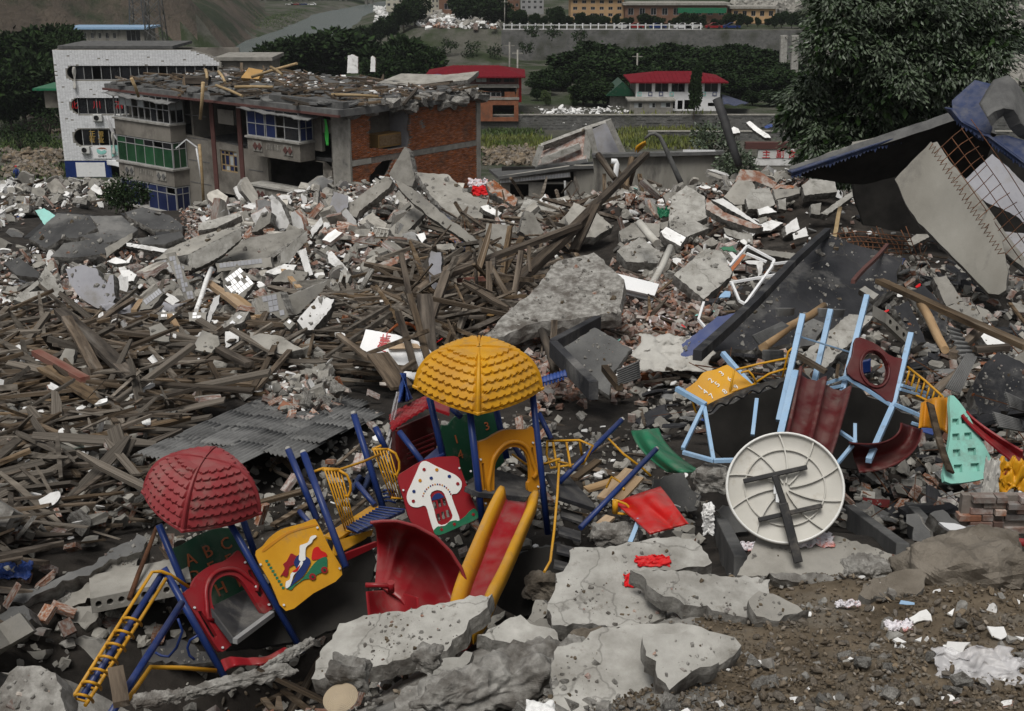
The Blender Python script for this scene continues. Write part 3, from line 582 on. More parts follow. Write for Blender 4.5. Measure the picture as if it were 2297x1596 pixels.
def window(fr,par,x0,x1,z0,z1,cols,rows=(),glass='glass_dark',frame='frame_grey',d=-.12,fw=.06,missing=(),name='window'):
    b = MB()
    for i,(a,c)in enumerate(((x0,x0+fw),(x1-fw,x1))):fr.box(b,a,c,z0,z1,d-.05,d+.05)
    for a,c in((z0,z0+fw),(z1-fw,z1)):fr.box(b,x0+fw,x1-fw,a,c,d-.05,d+.05)
    xs =[x0+(x1-x0)*k/cols for k in range(1,cols)]if isinstance(cols,int)else[x0+(x1-x0)*k for k in cols]
    zs =[z0+(z1-z0)*k for k in rows]
    for x in xs:fr.box(b,x-fw*.4,x+fw*.4,z0+fw,z1-fw,d-.04,d+.042)
    for z in zs:fr.box(b,x0+fw,x1-fw,z-fw*.4,z+fw*.4,d-.035,d+.038)
    w_ = b.build(name,frame,par)
    X_ =[x0]+xs+[x1];Z_ =[z0]+zs+[z1];k = 0
    for i in range(len(X_)-1):
        for j in range(len(Z_)-1):
            if k not in missing:
                g = MB();fr.box(g,X_[i]+fw*.45,X_[i+1]-fw*.45,Z_[j]+fw*.45,Z_[j+1]-fw*.45,d-.012,d+.012);g.build('pane',glass if isinstance(glass,str)else glass[k % len(glass)],w_)
            k += 1
    return w_
FONTC = {}
def text_on(fr,par,s,x,z,h,d,m_,name='lettering',rot=0.0,ext=.02,extra=None):
    cu = bpy.data.curves.new('t','FONT');cu.body = s;cu.size = 1.0;cu.extrude = 0;cu.resolution_u = 2
    ob = bpy.data.objects.new('t',cu);me = bpy.data.meshes.new_from_object(ob);bpy.data.objects.remove(ob)
    if not len(me.vertices):return None
    a = np.array([v.co[:]for v in me.vertices]);c =(a.min(0)+a.max(0))/2;k = h/max(1e-6,(a.max(0)-a.min(0))[1])
    cs,sn = math.cos(rot),math.sin(rot)
    def tr(v,dd):q =(v-c)*k;return fr.pt(x+q[0]*cs-q[1]*sn,z+q[0]*sn+q[1]*cs,dd)
    b = MB();n = len(a);b.add([tr(v,d+ext)for v in a],[tuple(p.vertices)for p in me.polygons]);b.add([tr(v,d)for v in a],[tuple(p.vertices)[::-1]for p in me.polygons])
    cnt = {}
    for p in me.polygons:
        for e in p.edge_keys:cnt[e]= cnt.get(e,0)+1
    for e,q in cnt.items():
        if q == 1:b.f.append((e[0],e[1],e[1]+n,e[0]+n));b.m.append(0);b.sm.append(False)
    bpy.data.meshes.remove(me);return b.build(name,m_,par)
# ------------------------------------------------------------------ the ruined three-storey block
rr = random.Random(5)
cx = P(783,243,75);xd = Vector((.766,-.643,0));yd = Vector((.643,.766,0));LF,LW,HB = 23.2,11.8,9.35
zb = cx.z-HB;O = Vector((cx.x,75,zb))-xd*LF
ruin = thing('apartment_block',O,'ruined grey three-storey block with a torn brick end wall and wrecked roof','building')
FA = Facade(O,xd);FE = Facade(O+xd*LF,yd)
def zq(zx,zy):return 270.7+zx*.366,128.2+zy*.366       # read off an enlargement
def fr4(fr,x0,y0,x1,y1,d=0.0):a = zq(x0,y0);b = zq(x1,y1);return fr.rect(a[0],a[1],b[0],b[1],d)
ST = 3.08
wA = fr4(FA,592,318,694,420);wB = fr4(FA,606,566,718,715);wC = fr4(FA,1236,380,1292,470);wD = fr4(FA,1240,690,1300,800);wE = fr4(FA,610,830,715,890)
bayL =(0.0,FA.loc(*zq(335,600),d=1.0)[0]);bayR =(FA.loc(*zq(790,480),d=1.0)[0],FA.loc(*zq(1110,500),d=1.0)[0])
holes =[rl(*wA),rl(*wB),rl(*wC),rl(*wD),rl(wE[0],wE[1],max(.2,wE[2]),wE[3])]
for s_ in range(3):holes.append(rl(bayL[0]+.5,bayL[1]-.3,ST*s_+.5,ST*s_+2.75));holes.append(rl(bayR[0]+.4,bayR[1]+.7,ST*s_+.35,ST*s_+2.75))
b = MB();FA.wall(b,rl(0,LF-.02,-1.5,HB-.45),holes,-.24,0);b.build('front_wall','wall_grey',ruin)
b = MB()
for z in(ST*.5,ST,ST*1.5,ST*2,ST*2.5):          # render joints stand in as thin recess strips between raised panels
    for x0,x1 in((bayL[1]+.1,wB[0]-1.2),(wB[1]+1.2,bayR[0]-.1),(wC[1]+.05,LF-.02)):FA.box(b,x0,x1,z-.025,z+.025,.002,.02)
b.build('render_joints','concrete_dark',ruin)
for x in(wB[0]-.75,wB[1]+.35):b = MB();FA.box(b,x,x+.42,-1.2,HB-.5,.002,.08);b.build('pilaster_strip','maroon',ruin)
b = MB();FA.box(b,LF-1.5,LF+.06,-1.2,HB-.45,.003,.14);b.build('corner_pier','concrete',ruin)
# inside: floors, partitions, back wall - dark rooms seen through the openings
b = MB()
for s_ in range(1,3):b.hexa([FA.pt(.1,ST*s_-.3,-.3),FA.pt(LF-.3,ST*s_-.3,-.3),FA.pt(LF-.3,ST*s_-.3,-LW+.3),FA.pt(.1,ST*s_-.3,-LW+.3),FA.pt(.1,ST*s_-.1,-.3),FA.pt(LF-.3,ST*s_-.1,-.3),FA.pt(LF-.3,ST*s_-.1,-LW+.3),FA.pt(.1,ST*s_-.1,-LW+.3)])
b.build('floor_slabs','concrete_dark',ruin)
b = MB();FA.box(b,0,LF,-1.5,HB-.5,-LW,-LW+.25)
for x in(bayL[1]+.3,wB[1]+1.0,bayR[1]+1.2):FA.box(b,x,x+.2,-1,HB-.5,-LW+.3,-.3)
FA.box(b,-.02,.22,-1.5,HB-.5,-LW+.3,-.26);b.build('partition_walls','wall_grey',ruin)
# windows
window(FA,ruin,*wA,2,(.35,.7),('glass_dark','glass_pale','glass_dark'),'frame_grey',missing=(3,4));window(FA,ruin,*wB,4,(.3,.78),('glass_blue','glass_dark','glass_blue','glass_pale'),'bamboo',fw=.09)
window(FA,ruin,*wC,2,(),'glass_dark','maroon',missing=(0,));window(FA,ruin,*wD,2,(.6,),'glass_dark','maroon')
# bays
def bay(x0,x1,s_,dep,glass,cols,rows,missing=(),burnt=False,open_=False):
    z = ST*s_;F2 = Facade(FA.pt(x0,0,dep),xd);w_ = x1-x0
    p = MB();F2.box(p,0,w_,z-.25,z+.85,-dep+.003,0);pn = p.build('balcony','wall_grey',ruin)
    c = MB();F2.box(c,-.12,w_+.12,z+.85,z+.97,-dep+.005,.12);c.build('sill','concrete_pale',pn)
    if not burnt:
        for x in(w_*.12,w_*.70):
            q = MB();F2.box(q,x,x+w_*.17,z+.05,z+.7,.003,.05);q.build('panel','concrete',pn)
            for dx in(.0,.085):
                cxq,czq,a = x+w_*(.045+dx),z+.375,.24;q = MB();q.poly([[F2.pt(cxq-a*.9,czq,.1),F2.pt(cxq,czq-a,.1),F2.pt(cxq+a*.9,czq,.1),F2.pt(cxq,czq+a,.1)]],F2.n*-.047);q.build('diamond','maroon' if x > 0 and x0 > 5 else 'concrete_dark',pn)
        for k in range(9):q = MB();F2.box(q,w_*(.38+k*.03),w_*(.38+k*.03)+.06,z+.25+.05*(k % 2),z+.62,.003,.06);q.build('relief_bar','concrete',pn)
    if open_:return pn
    window(F2,ruin,0,w_,z+.97,z+ST-.3,cols,rows,glass,'frame_grey',d=-.08,missing=missing)
    F3 = Facade(F2.pt(w_,0,0),-F2.n);window(F3,ruin,0.05,dep-.05,z+.97,z+ST-.3,2,rows,glass,'frame_grey',d=-.06,missing=missing[:1]);return pn
bay(bayL[0],bayL[1],0,1.25,'glass_blue',6,(.72,),(4,11));bay(bayL[0],bayL[1],1,1.25,('glass_green','glass_green','glass_green','glass_dark'),6,(.74,),(9,));bay(bayL[0],bayL[1],2,1.25,('glass_dark','glass_pale'),9,(.5,),(0,1,2,4,6,7,8,10,11,13,14,15,17),True)
bay(bayR[0],bayR[1],1,1.2,'glass_blue',5,(.5,),(),False,True);bay(bayR[0],bayR[1],2,1.2,('glass_blue','glass_blue','glass_blue','glass_blue','glass_dark','glass_dark'),(.17,.34,.37,.55,.72),(.45,),(5,8,9));bay(bayR[0],bayR[1],0,1.2,'glass_dark',4,(.5,),(),False,True)
# sagging awning sheets over the bays
for(x0,x1,z,d)in((bayR[0]-.6,bayR[1]+1.2,ST*3-.1,1.5),(bayL[0]-.6,bayL[1]+.6,ST*3-.15,1.7)):
    b = MB();b.sheet(lambda a,c:FA.pt(x0+(x1-x0)*a,z-.35*c+.12*fbm(a*9,c*3,z)-.25*a,d*c+.1*fbm(a*5,2,z)),40,6,.05);b.build('awning','corrugated',ruin)
# roof: slab, parapets, broken eaves
b = MB();e = 1.1
ol =[(-e,e),(LF*.3,e+.1),(LF*.55,e),(LF+.4,e+.15),(LF+.5,-2.0),(LF+.1,-4.0),(LF+.35,-7),(LF+.2,-LW),(LF*.5,-LW-.4),(-e,-LW-.4)]
b.poly([[FA.pt(x,HB+.02,d)for x,d in ol]],(0,0,-.42));b.build('roof','concrete_dark',ruin)
b = MB();FA.box(b,-e-.05,LF+.45,HB-.42,HB-.28,e+.02,e+.17);b.build('eaves_moulding','maroon',ruin)
b = MB();FA.box(b,LF*.72,LF+.3,HB+.03,HB+.42,.3,.75);b.build('parapet','concrete_dark',ruin)
# brick end wall: shell, bricks proud of the joints, ragged holes
def z2(zx,zy):return 755.2+zx*.3412,zy*.3412
def lp(fr,pts,d=0.0):return[fr.loc(*z2(*p),d=d)for p in pts]
h_up = lp(FE,[(240,735),(330,712),(478,700),(486,780),(476,850),(494,900),(480,965),(340,985),(215,975),(208,900),(222,830),(214,790)])
h_lo = lp(FE,[(262,1100),(300,1062),(372,1050),(352,1120),(300,1210),(216,1240),(212,1170),(240,1130)])
hs3 = lp(FE,[(548,790),(565,786),(582,830),(575,855),(556,830)])
b = MB();FE.wall(b,rl(.02,LW,-1.5,HB-.45),[h_up,h_lo],-.24,-.03);b.build('end_wall_core','mortar',ruin)
def inside(poly_,x,z):
    c = False;j = len(poly_)-1
    for i in range(len(poly_)):
        (xi,zi),(xj,zj)= poly_[i],poly_[j]
        if(zi > z)!=(zj > z)and x <(xj-xi)*(z-zi)/(zj-zi)+xi:c = not c
        j = i
    return c
bl = MB();bl.hexa([FE.pt(-.112,-.027,-.09)-FE.o,FE.pt(.112,-.027,-.09)-FE.o,FE.pt(.112,-.027,0)-FE.o,FE.pt(-.112,-.027,0)-FE.o]+[FE.pt(x_,.027,d_)-FE.o for x_,d_ in((-.112,-.09),(.112,-.09),(.112,0),(-.112,0))])
spots =[];zr =-1.3;row = 0
beams =[ST-.16,2*ST-.16]
while zr < HB-.5:
    x = .12+(.12 if row % 2 else 0)
    if not any(abs(zr-q)< .2 for q in beams):
        while x < LW-.35:
            if not(inside(h_up,x,zr)or inside(h_lo,x,zr)or inside(hs3,x,zr))and rr.random()> .006:spots.append((x,zr,rr.uniform(-.012,.015)))
            x += .25
    zr += .068;row += 1
spots.sort(key=lambda q:abs(q[0]-4.7)+abs(q[1]-7.2)*1.0)       # those round the hole show best
bme = bl.mesh('brick',['brick_wall_red'])
for x,z,d in spots[:300]:o = bpy.data.objects.new('brick',bme);COL.objects.link(o);o.parent = ruin;o.location = FE.pt(x,z,d)-O
me = bpy.data.meshes.new('brickwork');v0 = np.array([v.co[:]for v in bme.vertices]);f0 = np.array([p.vertices[:]for p in bme.polygons]);q = np.array([tuple(FE.pt(*s_)-O)for s_ in spots[300:]])
me.materials.append(M['brick_wall_red']);fill_mesh(me,(q[:,None]+v0[None]).reshape(-1,3),(f0[None]+(np.arange(len(q))*8)[:,None,None]).reshape(-1,4),None,False,np.repeat(rng.random(len(q)),6))
o = bpy.data.objects.new('brickwork',me);COL.objects.link(o);o.parent = ruin;o['kind']= 'stuff'
for z in beams:b = MB();FE.wall(b,rl(.02,lp(FE,[(225,1000)])[0][0],z-.16,z+.16),[],-.2,.02);b.build('ring_beam','concrete',ruin);b = MB();FE.wall(b,rl(lp(FE,[(490,1000)])[0][0],LW-.02,z-.16,z+.16),[],-.2,.02);b.build('ring_beam','concrete',ruin)
b = MB();FE.box(b,LW-.35,LW+.03,-1.5,HB-.42,-.25,.06);b.build('end_pier','concrete',ruin)
xr = lp(FE,[(486,800)])[0][0];b = MB();FE.box(b,xr,xr+.2,ST*2+.0,HB-.5,-6,-.26);b.build('room_wall','plaster_blue',ruin)
# broken roof edge of the end wall: individual lumps
for i in range(26):
    y = .2+i*.45+rr.uniform(-.1,.1);o = bpy.data.objects.new('roof_lump',libmesh('chunk',i % 9,'broken_concrete'));COL.objects.link(o);o.parent = ruin
    o.location = FE.pt(y,HB-rr.uniform(-.1,.5),rr.uniform(-.1,.35))-O;o.rotation_euler =(rr.uniform(-.3,.3),rr.uniform(-.3,.3),.88+rr.uniform(-.2,.2));o.scale =(rr.uniform(.6,1.5),rr.uniform(.5,.8),rr.uniform(.4,.75))
# cabinet in the torn room
F_ = Facade(FE.pt(0,0,-.9),yd);c0 = F_.rect(*z2(272,890),*z2(432,952));b = MB();F_.box(b,c0[0],c0[1],c0[2],c0[3],-1.2,0)
cab = b.build('cabinet','cardboard');tag(cab,'honey-coloured wooden cabinet in the torn-open upper room','cabinet');b = MB();F_.box(b,c0[0]+.1,c0[1]-.1,c0[2]+.1,c0[3]-.1,.003,.03);b.build('door','wood_fresh',cab)
# green cloth, plumbing poles leaning on the facade
b = MB();x0,x1,z0,z1 = fr4(FA,1240,378,1278,545,.2);b.sheet(lambda a,c:FA.pt(x0+(x1-x0)*(.2+.5*a+.25*(1-c)),z0+(z1-z0)*c,.2+.06*math.sin(a*9+c*5)),8,14,.015);tag(b.build('cloth','lime'),'bright green cloth hanging from the upper window','cloth')
def pole(name,label,cat,a,b_,r,m_,group=None):q = MB();q.tube([a,(Vector(a)+Vector(b_))/2+Vector((.03,0,.03)),b_],[r,r*.95,r*.85],8);return tag(q.build(name,m_),label,cat,group)
pole('bamboo_pole','bamboo pole standing from the wrecked roof edge down the facade','pole',P(*zq(505,155),75.5),P(*zq(487,382),76),.11,'bamboo')
pole('bamboo_pole','thick bamboo pole leaning upright beside the blue windows','pole',P(*zq(482,535),77),P(*zq(510,925),77),.1,'bamboo');pole('drain_pipe','pale drain pipe beside the green glazed bay','pipe',P(*zq(464,560),77.3),P(*zq(498,800),77.3),.06,'alu')
b = MB();a,c,e_ = P(*zq(338,560),77.5),P(*zq(402,505),77.5),P(*zq(470,555),77.5);b.bar(a,c,.07,.07);b.bar(c,e_,.07,.07);tag(b.build('gable_frame','alu'),'bent pale gable frame in front of the green glazed bay','frame')
# ------------------------------------------------------------------ white tiled building
YW = 127.0;o0 = P(160,400,YW);WO = Vector((P(132,250,YW).x,YW,-6.2));FWt = Facade(WO,(1,0,0));wb = thing('tiled_building',WO,'white tiled building with ribbon windows and a blue ground floor','building')
WX = FWt.loc(500,200)[0];zz = lambda v:FWt.loc(200,v)[1];xx = lambda u,v:FWt.loc(u,v)[0]
bands =[(zz(148),zz(180),xx(150,165)),(zz(220),zz(257),xx(160,240)),(zz(290),zz(328),xx(166,310))];top = zz(112);bot = zz(361)
hl =[]
for z1_,z0_,x0_ in bands:
    r_ =(z1_-z0_)/2;arc =[(x0_+r_-r_*math.cos(a),(z0_+z1_)/2+r_*math.sin(a))for a in[math.pi/2*(1-k/6)for k in range(0,13)]]
    hl.append(arc[::-1]+[(WX-.4,z1_),(WX-.4,z0_)][::1]if False else arc+[(WX-.4,z0_),(WX-.4,z1_)])
out =[(0.0,bot),(WX,bot),(WX,top-1.3),(xx(478,128),zz(128)),(xx(462,120),zz(122)),(xx(430,112),top),(0,top)]
b = MB();FWt.wall(b,out,hl,-.3,0);b.build('front_wall','concrete',wb)
tm = MB();tm.box((0,-.011,0),(.262,.022,.112));tme = tm.mesh('tile',['tile_white']);sp =[]
z = bot+.08
while z < top-.06:
    x = .16
    while x < WX-.1:
        if inside(out,x,z)and inside(out,x+.13,z+.06)and not any(inside(h_,x+dx,z+dz)for h_ in hl for dx in(-.14,.14)for dz in(-.06,.06))and rr.random()> .012:sp.append((x,z))
        x += .277
    z += .127
sp.sort(key=lambda q:-q[1])
for x,z in sp[:300]:o = bpy.data.objects.new('tile',tme);COL.objects.link(o);o.parent = wb;o.location =(x,0,z)
me = bpy.data.meshes.new('tilework');me.materials.append(M['tile_white']);v0 = np.array([v.co[:]for v in tme.vertices]);f0 = np.array([p.vertices[:]for p in tme.polygons]);q = np.array([(x,0,z)for x,z in sp[300:]])
fill_mesh(me,(q[:,None]+v0[None]).reshape(-1,3),(f0[None]+(np.arange(len(q))*8)[:,None,None]).reshape(-1,4),None,False,np.repeat(rng.random(len(q)),6));o = bpy.data.objects.new('tilework',me);COL.objects.link(o);o.parent = wb;o['kind']= 'stuff'
b = MB();FWt.box(b,0,WX,-.5,top-.4,-9,-8.7);FWt.box(b,0,.25,-.5,top-.02,-9,-.32);FWt.box(b,WX-.3,WX,-.5,top-1.6,-9,-.32);b.build('outer_walls','wall_grey',wb)
b = MB()
for z in(bands[0][1]-.9,bands[1][1]-.9,bands[2][1]-.9,bands[0][0]+.3):FWt.box(b,.3,WX-.4,z-.15,z,-8.6,-.35)
b.build('floor_slabs','concrete_dark',wb)
for k,(z1_,z0_,x0_)in enumerate(bands):
    b = MB()
    for j in range(20):
        x = x0_+.75+j*.93+rr.uniform(-.12,.12)
        if x < WX-.5:FWt.box(b,x-.035,x+.035,z0_,z1_,-.22,-.14)
    FWt.box(b,x0_+.75,WX-.5,z0_,z0_+.06,-.21,-.15);FWt.box(b,x0_+.75,WX-.5,z1_-.06,z1_,-.21,-.15);wf = b.build('window_band','frame_grey',wb)
    for j in range(20):
        x = x0_+.8+j*.93
        if x+.8 < WX-.5 and rr.random()< .75:g = MB();FWt.box(g,x,x+.84,z0_+.07,z1_-.07,-.19,-.17);g.build('pane','glass_blue' if k == 2 and j > 4 else 'glass_dark',wf)
b = MB();FWt.wall(b,rl(0,WX,-.5,bot-.01),[rl(xx(172,385),xx(235,385),zz(396),zz(366)),rl(xx(250,385),WX-1,-.3,zz(366))],-.3,-.02);b.build('ground_floor','p_blue',wb)
b = MB();FWt.box(b,xx(171,380),xx(236,380),zz(397),zz(365),-.2,.03);ob = b.build('notice_board','paint_white',wb);ob['label']= 'white notice board on the blue ground floor'
b = MB();FWt.box(b,WX*.3,WX-1,-.4,zz(366),-3,-2.9);b.build('shop_back_wall','glass_blue',wb)
for s_,u,v,h,m_ in(('北',165,236,.75,'sign_red'),('川',216,236,.75,'sign_red'),('酒',266,236,.75,'sign_red'),('正',206,301,.55,'gold'),('在',206,314,.55,'gold'),('营',226,301,.55,'gold'),('业',226,314,.55,'gold')):
    x,z = FWt.loc(u,v);text_on(FWt,wb,s_,x,z,h,-.1,m_)
# shop sign with wave emblem
b = MB();FWt.box(b,xx(209,340),xx(250,340),zz(356),zz(327),.03,.1);sg = b.build('shop_sign','paint_white',wb);b = MB();b.poly([[FWt.pt(*FWt.loc(u,v),.11)for u,v in((250,326),(299,327),(296,336),(278,343),(252,352))]],FWt.n*-.08);b.build('sign_banner','cyan_paint',wb)
x,z = FWt.loc(229,339);b = MB();b.poly([[FWt.pt(x+1.0*math.cos(a)*.5-.02,z+.42*math.sin(a)*.8,.13)for a in[R(k)for k in range(150,375,15)]]+[FWt.pt(x+.3,z+.12,.13),FWt.pt(x-.05,z-.02,.13),FWt.pt(x-.25,z+.12,.13)]],FWt.n*-.02);b.build('emblem','cyan_paint',sg)
b = MB();b.poly([[FWt.pt(x-.5,z+.22,.13),FWt.pt(x-.1,z+.36,.13),FWt.pt(x+.3,z+.34,.13),FWt.pt(x+.55,z+.18,.13),FWt.pt(x+.25,z+.24,.13),FWt.pt(x-.1,z+.25,.13)]],FWt.n*-.02);b.build('emblem','letter_orange',sg);text_on(FWt,sg,'北川燃气',x,z-.52,.2,.11,'p_black')
x,z = FWt.loc(262,344);text_on(FWt,wb,'北',x,z,.5,.115,'paint_white');x,z = FWt.loc(280,340);text_on(FWt,wb,'川',x,z,.4,.115,'paint_white')
b = MB();b.sheet(lambda a,c:FWt.pt(xx(240,356)+a*3.6,zz(356)-.15-c*(.5+1.6*a*a),.15+.5*a*c),14,8,.02);tag(b.build('banner','paint_white'),'torn white banner sagging below the shop sign','banner')
for u,v,w_ in((221,264,.9),(268,264,.9),(194,336,.85)):
    x,z = FWt.loc(u,v);t = thing('air_conditioner',FWt.pt(x,z,.35),['left of the two air conditioners under the middle windows','right of the two air conditioners under the middle windows','dented air conditioner beside the shop sign'][(221,268,194).index(u)],'air conditioner','air conditioners on the tiled facade')
    b = MB();FWt.box(b,x-w_/2,x+w_/2,z-.34,z+.34,.06,.42);b.build('case','ac_white',t,.02);b = MB();b.tube([FWt.pt(x-.1,z,.42),FWt.pt(x-.1,z,.45)],.26,16);b.build('fan_grille','p_black',t);b = MB();FWt.box(b,x-w_/2,x+w_/2,z-.42,z-.35,.02,.3);b.build('bracket','frame_grey',t)
for i,(u0,v0,u1,v1,m_)in enumerate(((241,262,278,322,'plastic_film'),(167,150,170,200,'cloth_grey'),(254,296,257,345,'cloth_grey'))):
    b = MB();a0,a1 = FWt.pt(*FWt.loc(u0,v0),.15),FWt.pt(*FWt.loc(u1,v1),.3);b.sheet(lambda a,c:a0.lerp(a1,c)+Vector((.25*(a-.5)*(1+.4*math.sin(c*9)),-.1*math.sin(c*6+a*3),-.8*math.sin(c*math.pi)*(i == 0))),4,16,.01);tag(b.build('streamer',m_),['pale plastic streamer trailing down the tiled facade','torn curtain hanging out of the top window band','torn curtain hanging over the shop sign'][i],'curtain')
b = MB();FWt.box(b,.2,WX-5,top+.02,top+.3,-9,-1);b.build('roof','concrete_dark',wb)
# flat concrete annexe to the right of it
a0 = P(500,148,128);b = MB();b.box((a0.x+2.2,131,1.6),(5.0,6,8.5));ax = b.build('annexe','wall_grey');tag(ax,'grey flat-roofed annexe right of the white tiled building','building');b = MB();b.box((a0.x+2.2,131,6.05),(5.8,6.8,.35));b.build('roof','concrete',ax);b = MB();b.box((a0.x+2.4,127.97,4.3),(3.2,.05,1.3));b.build('opening','brick',ax)
# ------------------------------------------------------------------ houses beyond the flats
def hip_roof(b,x0,x1,y0,y1,z,h,over,ridge):
    x0 -= over;x1 += over;y0 -= over;y1 += over;ym =(y0+y1)/2;ra,rb = x0+(x1-x0)*ridge,x1-(x1-x0)*ridge
    v =[(x0,y0,z),(x1,y0,z),(x1,y1,z),(x0,y1,z),(ra,ym,z+h),(rb,ym,z+h),(x0,y0,z-.18),(x1,y0,z-.18),(x1,y1,z-.18),(x0,y1,z-.18)]
    b.add(v,[(0,1,5,4),(1,2,5),(2,3,4,5),(3,0,4),(6,7,1,0),(7,8,2,1),(8,9,3,2),(9,6,0,3),(9,8,7,6)])
def roof_ribs(par,x0,x1,y0,y1,z,h,over,ridge,n):
    x0 -= over;x1 += over;y0 -= over;ym =(y0+y1+over)/2;b = MB()
    for i in range(1,n):
        x = x0+(x1-x0)*i/n;k = min(1,(x-x0)/((x1-x0)*ridge),(x1-x)/((x1-x0)*ridge));b.bar((x,y0,z+.02),(x,y0+(ym-y0)*k,z+.02+h*k),.07,.06)
    b.build('seams','roof_red',par)
def house(label,u0,u1,Y,vb,ve,vr,depth,ridge,spec):
    a = P(u0,ve,Y);c = P(u1,ve,Y);zb_ = P(u0,vb,Y).z;t = thing('house',((a.x+c.x)/2,Y,zb_),label,'house');fr = Facade((a.x,Y,zb_),(1,0,0));spec(t,fr,c.x-a.x,a.z-zb_,depth)
    b = MB();hr = P((u0+u1)/2,vr,Y+depth/2).z-a.z;hip_roof(b,a.x,c.x,Y,Y+depth,a.z,hr,.9,ridge);b.build('roof','roof_red',t);roof_ribs(t,a.x,c.x,Y,Y+depth,a.z,hr,.9,ridge,22);return t,fr
def specA(t,fr,w_,h,dep):
    zA = h*.78;wins =[(w_*k,w_*k+w_*.12,h*.5,h*.62)for k in(.40,.56,.68,.84)]+[(w_*.48,w_*.56,h*.18,h*.34)]
    b = MB();fr.wall(b,rl(0,w_,-.5,zA),[rl(*q)for q in wins]+[rl(w_*.7,w_*.95,.02,h*.3)],-.25,0);b.build('front_wall','brick_wall_red',t)
    for q in wins:window(fr,t,*q,2,(),'glass_dark','frame_grey')
    for z in(h*.43,h*.72):b = MB();fr.box(b,-.1,w_+.1,z,z+h*.06,.003,.08);b.build('string_course','concrete',t)
    b = MB();fr.box(b,0,w_,zA,zA+.12,-dep,.1);b.build('floor_slab','concrete',t)
    up =[(w_*(.02+.162*k),w_*(.15+.162*k))for k in range(6)];b = MB();fr.wall(b,rl(0,w_,zA+.12,h),[rl(x0,x1,zA+.35,h-.2)for x0,x1 in up],-.2,-.02);b.build('upper_frame','maroon',t)
    for i,(x0,x1)in enumerate(up):window(fr,t,x0,x1,zA+.35,h-.2,2,(),'glass_pale' if i in(1,3)else 'glass_dark','maroon')
    b = MB();fr.box(b,w_-.25,w_,-.5,h,-dep,-.26);fr.box(b,0,.25,-.5,h,-dep,-.26);fr.box(b,.3,w_-.3,-.5,h,-dep,-dep+.25);b.build('side_walls','concrete',t)
    b = MB();fr.box(b,w_+.02,w_+.4,h*.35,h*.95,-1.2,-.9);b.build('sign_board','sign_red',t)
ta,fa = house('brick house with a red hipped roof just behind the ruined block',968,1163,164.0,264,171,147,9,.27,specA)
def specB(t,fr,w_,h,dep):
    zA = h*.40;up =[(w_*(.03+.195*k),w_*(.19+.195*k))for k in range(5)]
    b = MB();fr.wall(b,rl(0,w_,zA,h),[rl(x0,x1,h*.62,h*.95)for x0,x1 in up],-.25,0);b.build('front_wall','paint_white',t)
    for x0,x1 in up:window(fr,t,x0,x1,h*.62,h*.95,2,(),('glass_dark','glass_dark'),'frame_grey');b = MB();fr.box(b,x0+.1,x1-.1,h*.82,h*.94,-.32,-.28);b.build('blind','bamboo',t)
    b = MB();fr.wall(b,rl(w_*.38,w_*.72,-.4,zA-.01),[rl(w_*.40,w_*.47,.1,zA*.8),rl(w_*.5,w_*.56,0,zA*.8),rl(w_*.58,w_*.7,0,zA*.85)],-.25,0);fr.wall(b,rl(w_*.73,w_,-.4,zA-.01),[rl(w_*.86,w_*.97,.4,zA*.6)],-.25,0);b.build('ground_floor','paint_white',t)
    b = MB();fr.box(b,w_-.25,w_,-.4,h,-dep,-.26);fr.box(b,0,.25,zA,h,-dep,-.26);fr.box(b,0,w_,-.4,h,-dep,-dep+.2);fr.box(b,.3,w_-.3,zA-.15,zA+.1,-dep+.3,-.3);b.build('side_walls','concrete',t)
    for k in range(8):
        x = w_*(.02+.127*k)
        if 3 < k < 5:continue
        q = MB();fr.box(q,x,x+.55,zA+.3,zA+.85,.003,.06);pic = q.build('picture_tile','sheet_blue' if k % 3 else 'cyan_paint',t);q = MB();fr.box(q,x+.1,x+.45,zA+.4,zA+.75,.061,.075);q.build('inset','ac_white',pic)
tb,fb2 = house('white house with a red hipped roof and a row of wide windows',1427,1617,170.0,246,183,160,9,.3,specB)
# grey block below the white house, blue awning, hut and sheds around the two houses
def simple_block(name,label,cat,u0,v0,u1,v1,Y,dep,m_,wins=(),roofm=None,glass='glass_dark',rh=.2,flare=.3):
    a,c = P(u0,v1,Y),P(u1,v0,Y);t = thing(name,((a.x+c.x)/2,Y,a.z),label,cat);fr = Facade((a.x,Y,a.z),(1,0,0));w_,h = c.x-a.x,c.z-a.z
    hl_ =[(w_*q[0],w_*q[1],h*q[2],h*q[3])for q in wins];b = MB();fr.wall(b,rl(0,w_,-1.0,h),[rl(*q)for q in hl_],-.22,0);b.build('front_wall',m_,t)
    b = MB();fr.box(b,0,.2,-1,h,-dep,-.23);fr.box(b,w_-.2,w_,-1,h,-dep,-.23);fr.box(b,0,w_,-1,h,-dep-.2,-dep);b.build('side_walls',m_,t)
    for q in hl_:window(fr,t,*q,2 if q[1]-q[0]< 2.5 else 3,(),glass,'frame_grey',fw=.08)
    b = MB();fr.box(b,-flare,w_+flare,h,h+rh,-dep-flare,flare);b.build('roof',roofm or 'concrete',t);return t
simple_block('outbuilding','low grey outbuilding below the white red-roofed house','building',1412,227,1510,247,167,3,'concrete',[(.1,.3,.2,.8),(.45,.6,.2,.8),(.72,.95,.25,.85)],glass=('glass_pale','glass_dark'))
simple_block('shed','long pale shed with a blue eave on the foot of the hill','building',160,66,322,104,318,10,'wall_stain',[(.08+.1*k,.12+.1*k,.45,.8)for k in range(6)]+[(.76,.95,.3,.95)],'p_skyblue',rh=.5,flare=1.2)
simple_block('hut','small hut with a green sheet roof left of the tiled building','building',100,202,142,222,140,5,'wall_grey',(),'p_green',rh=.25,flare=.9)
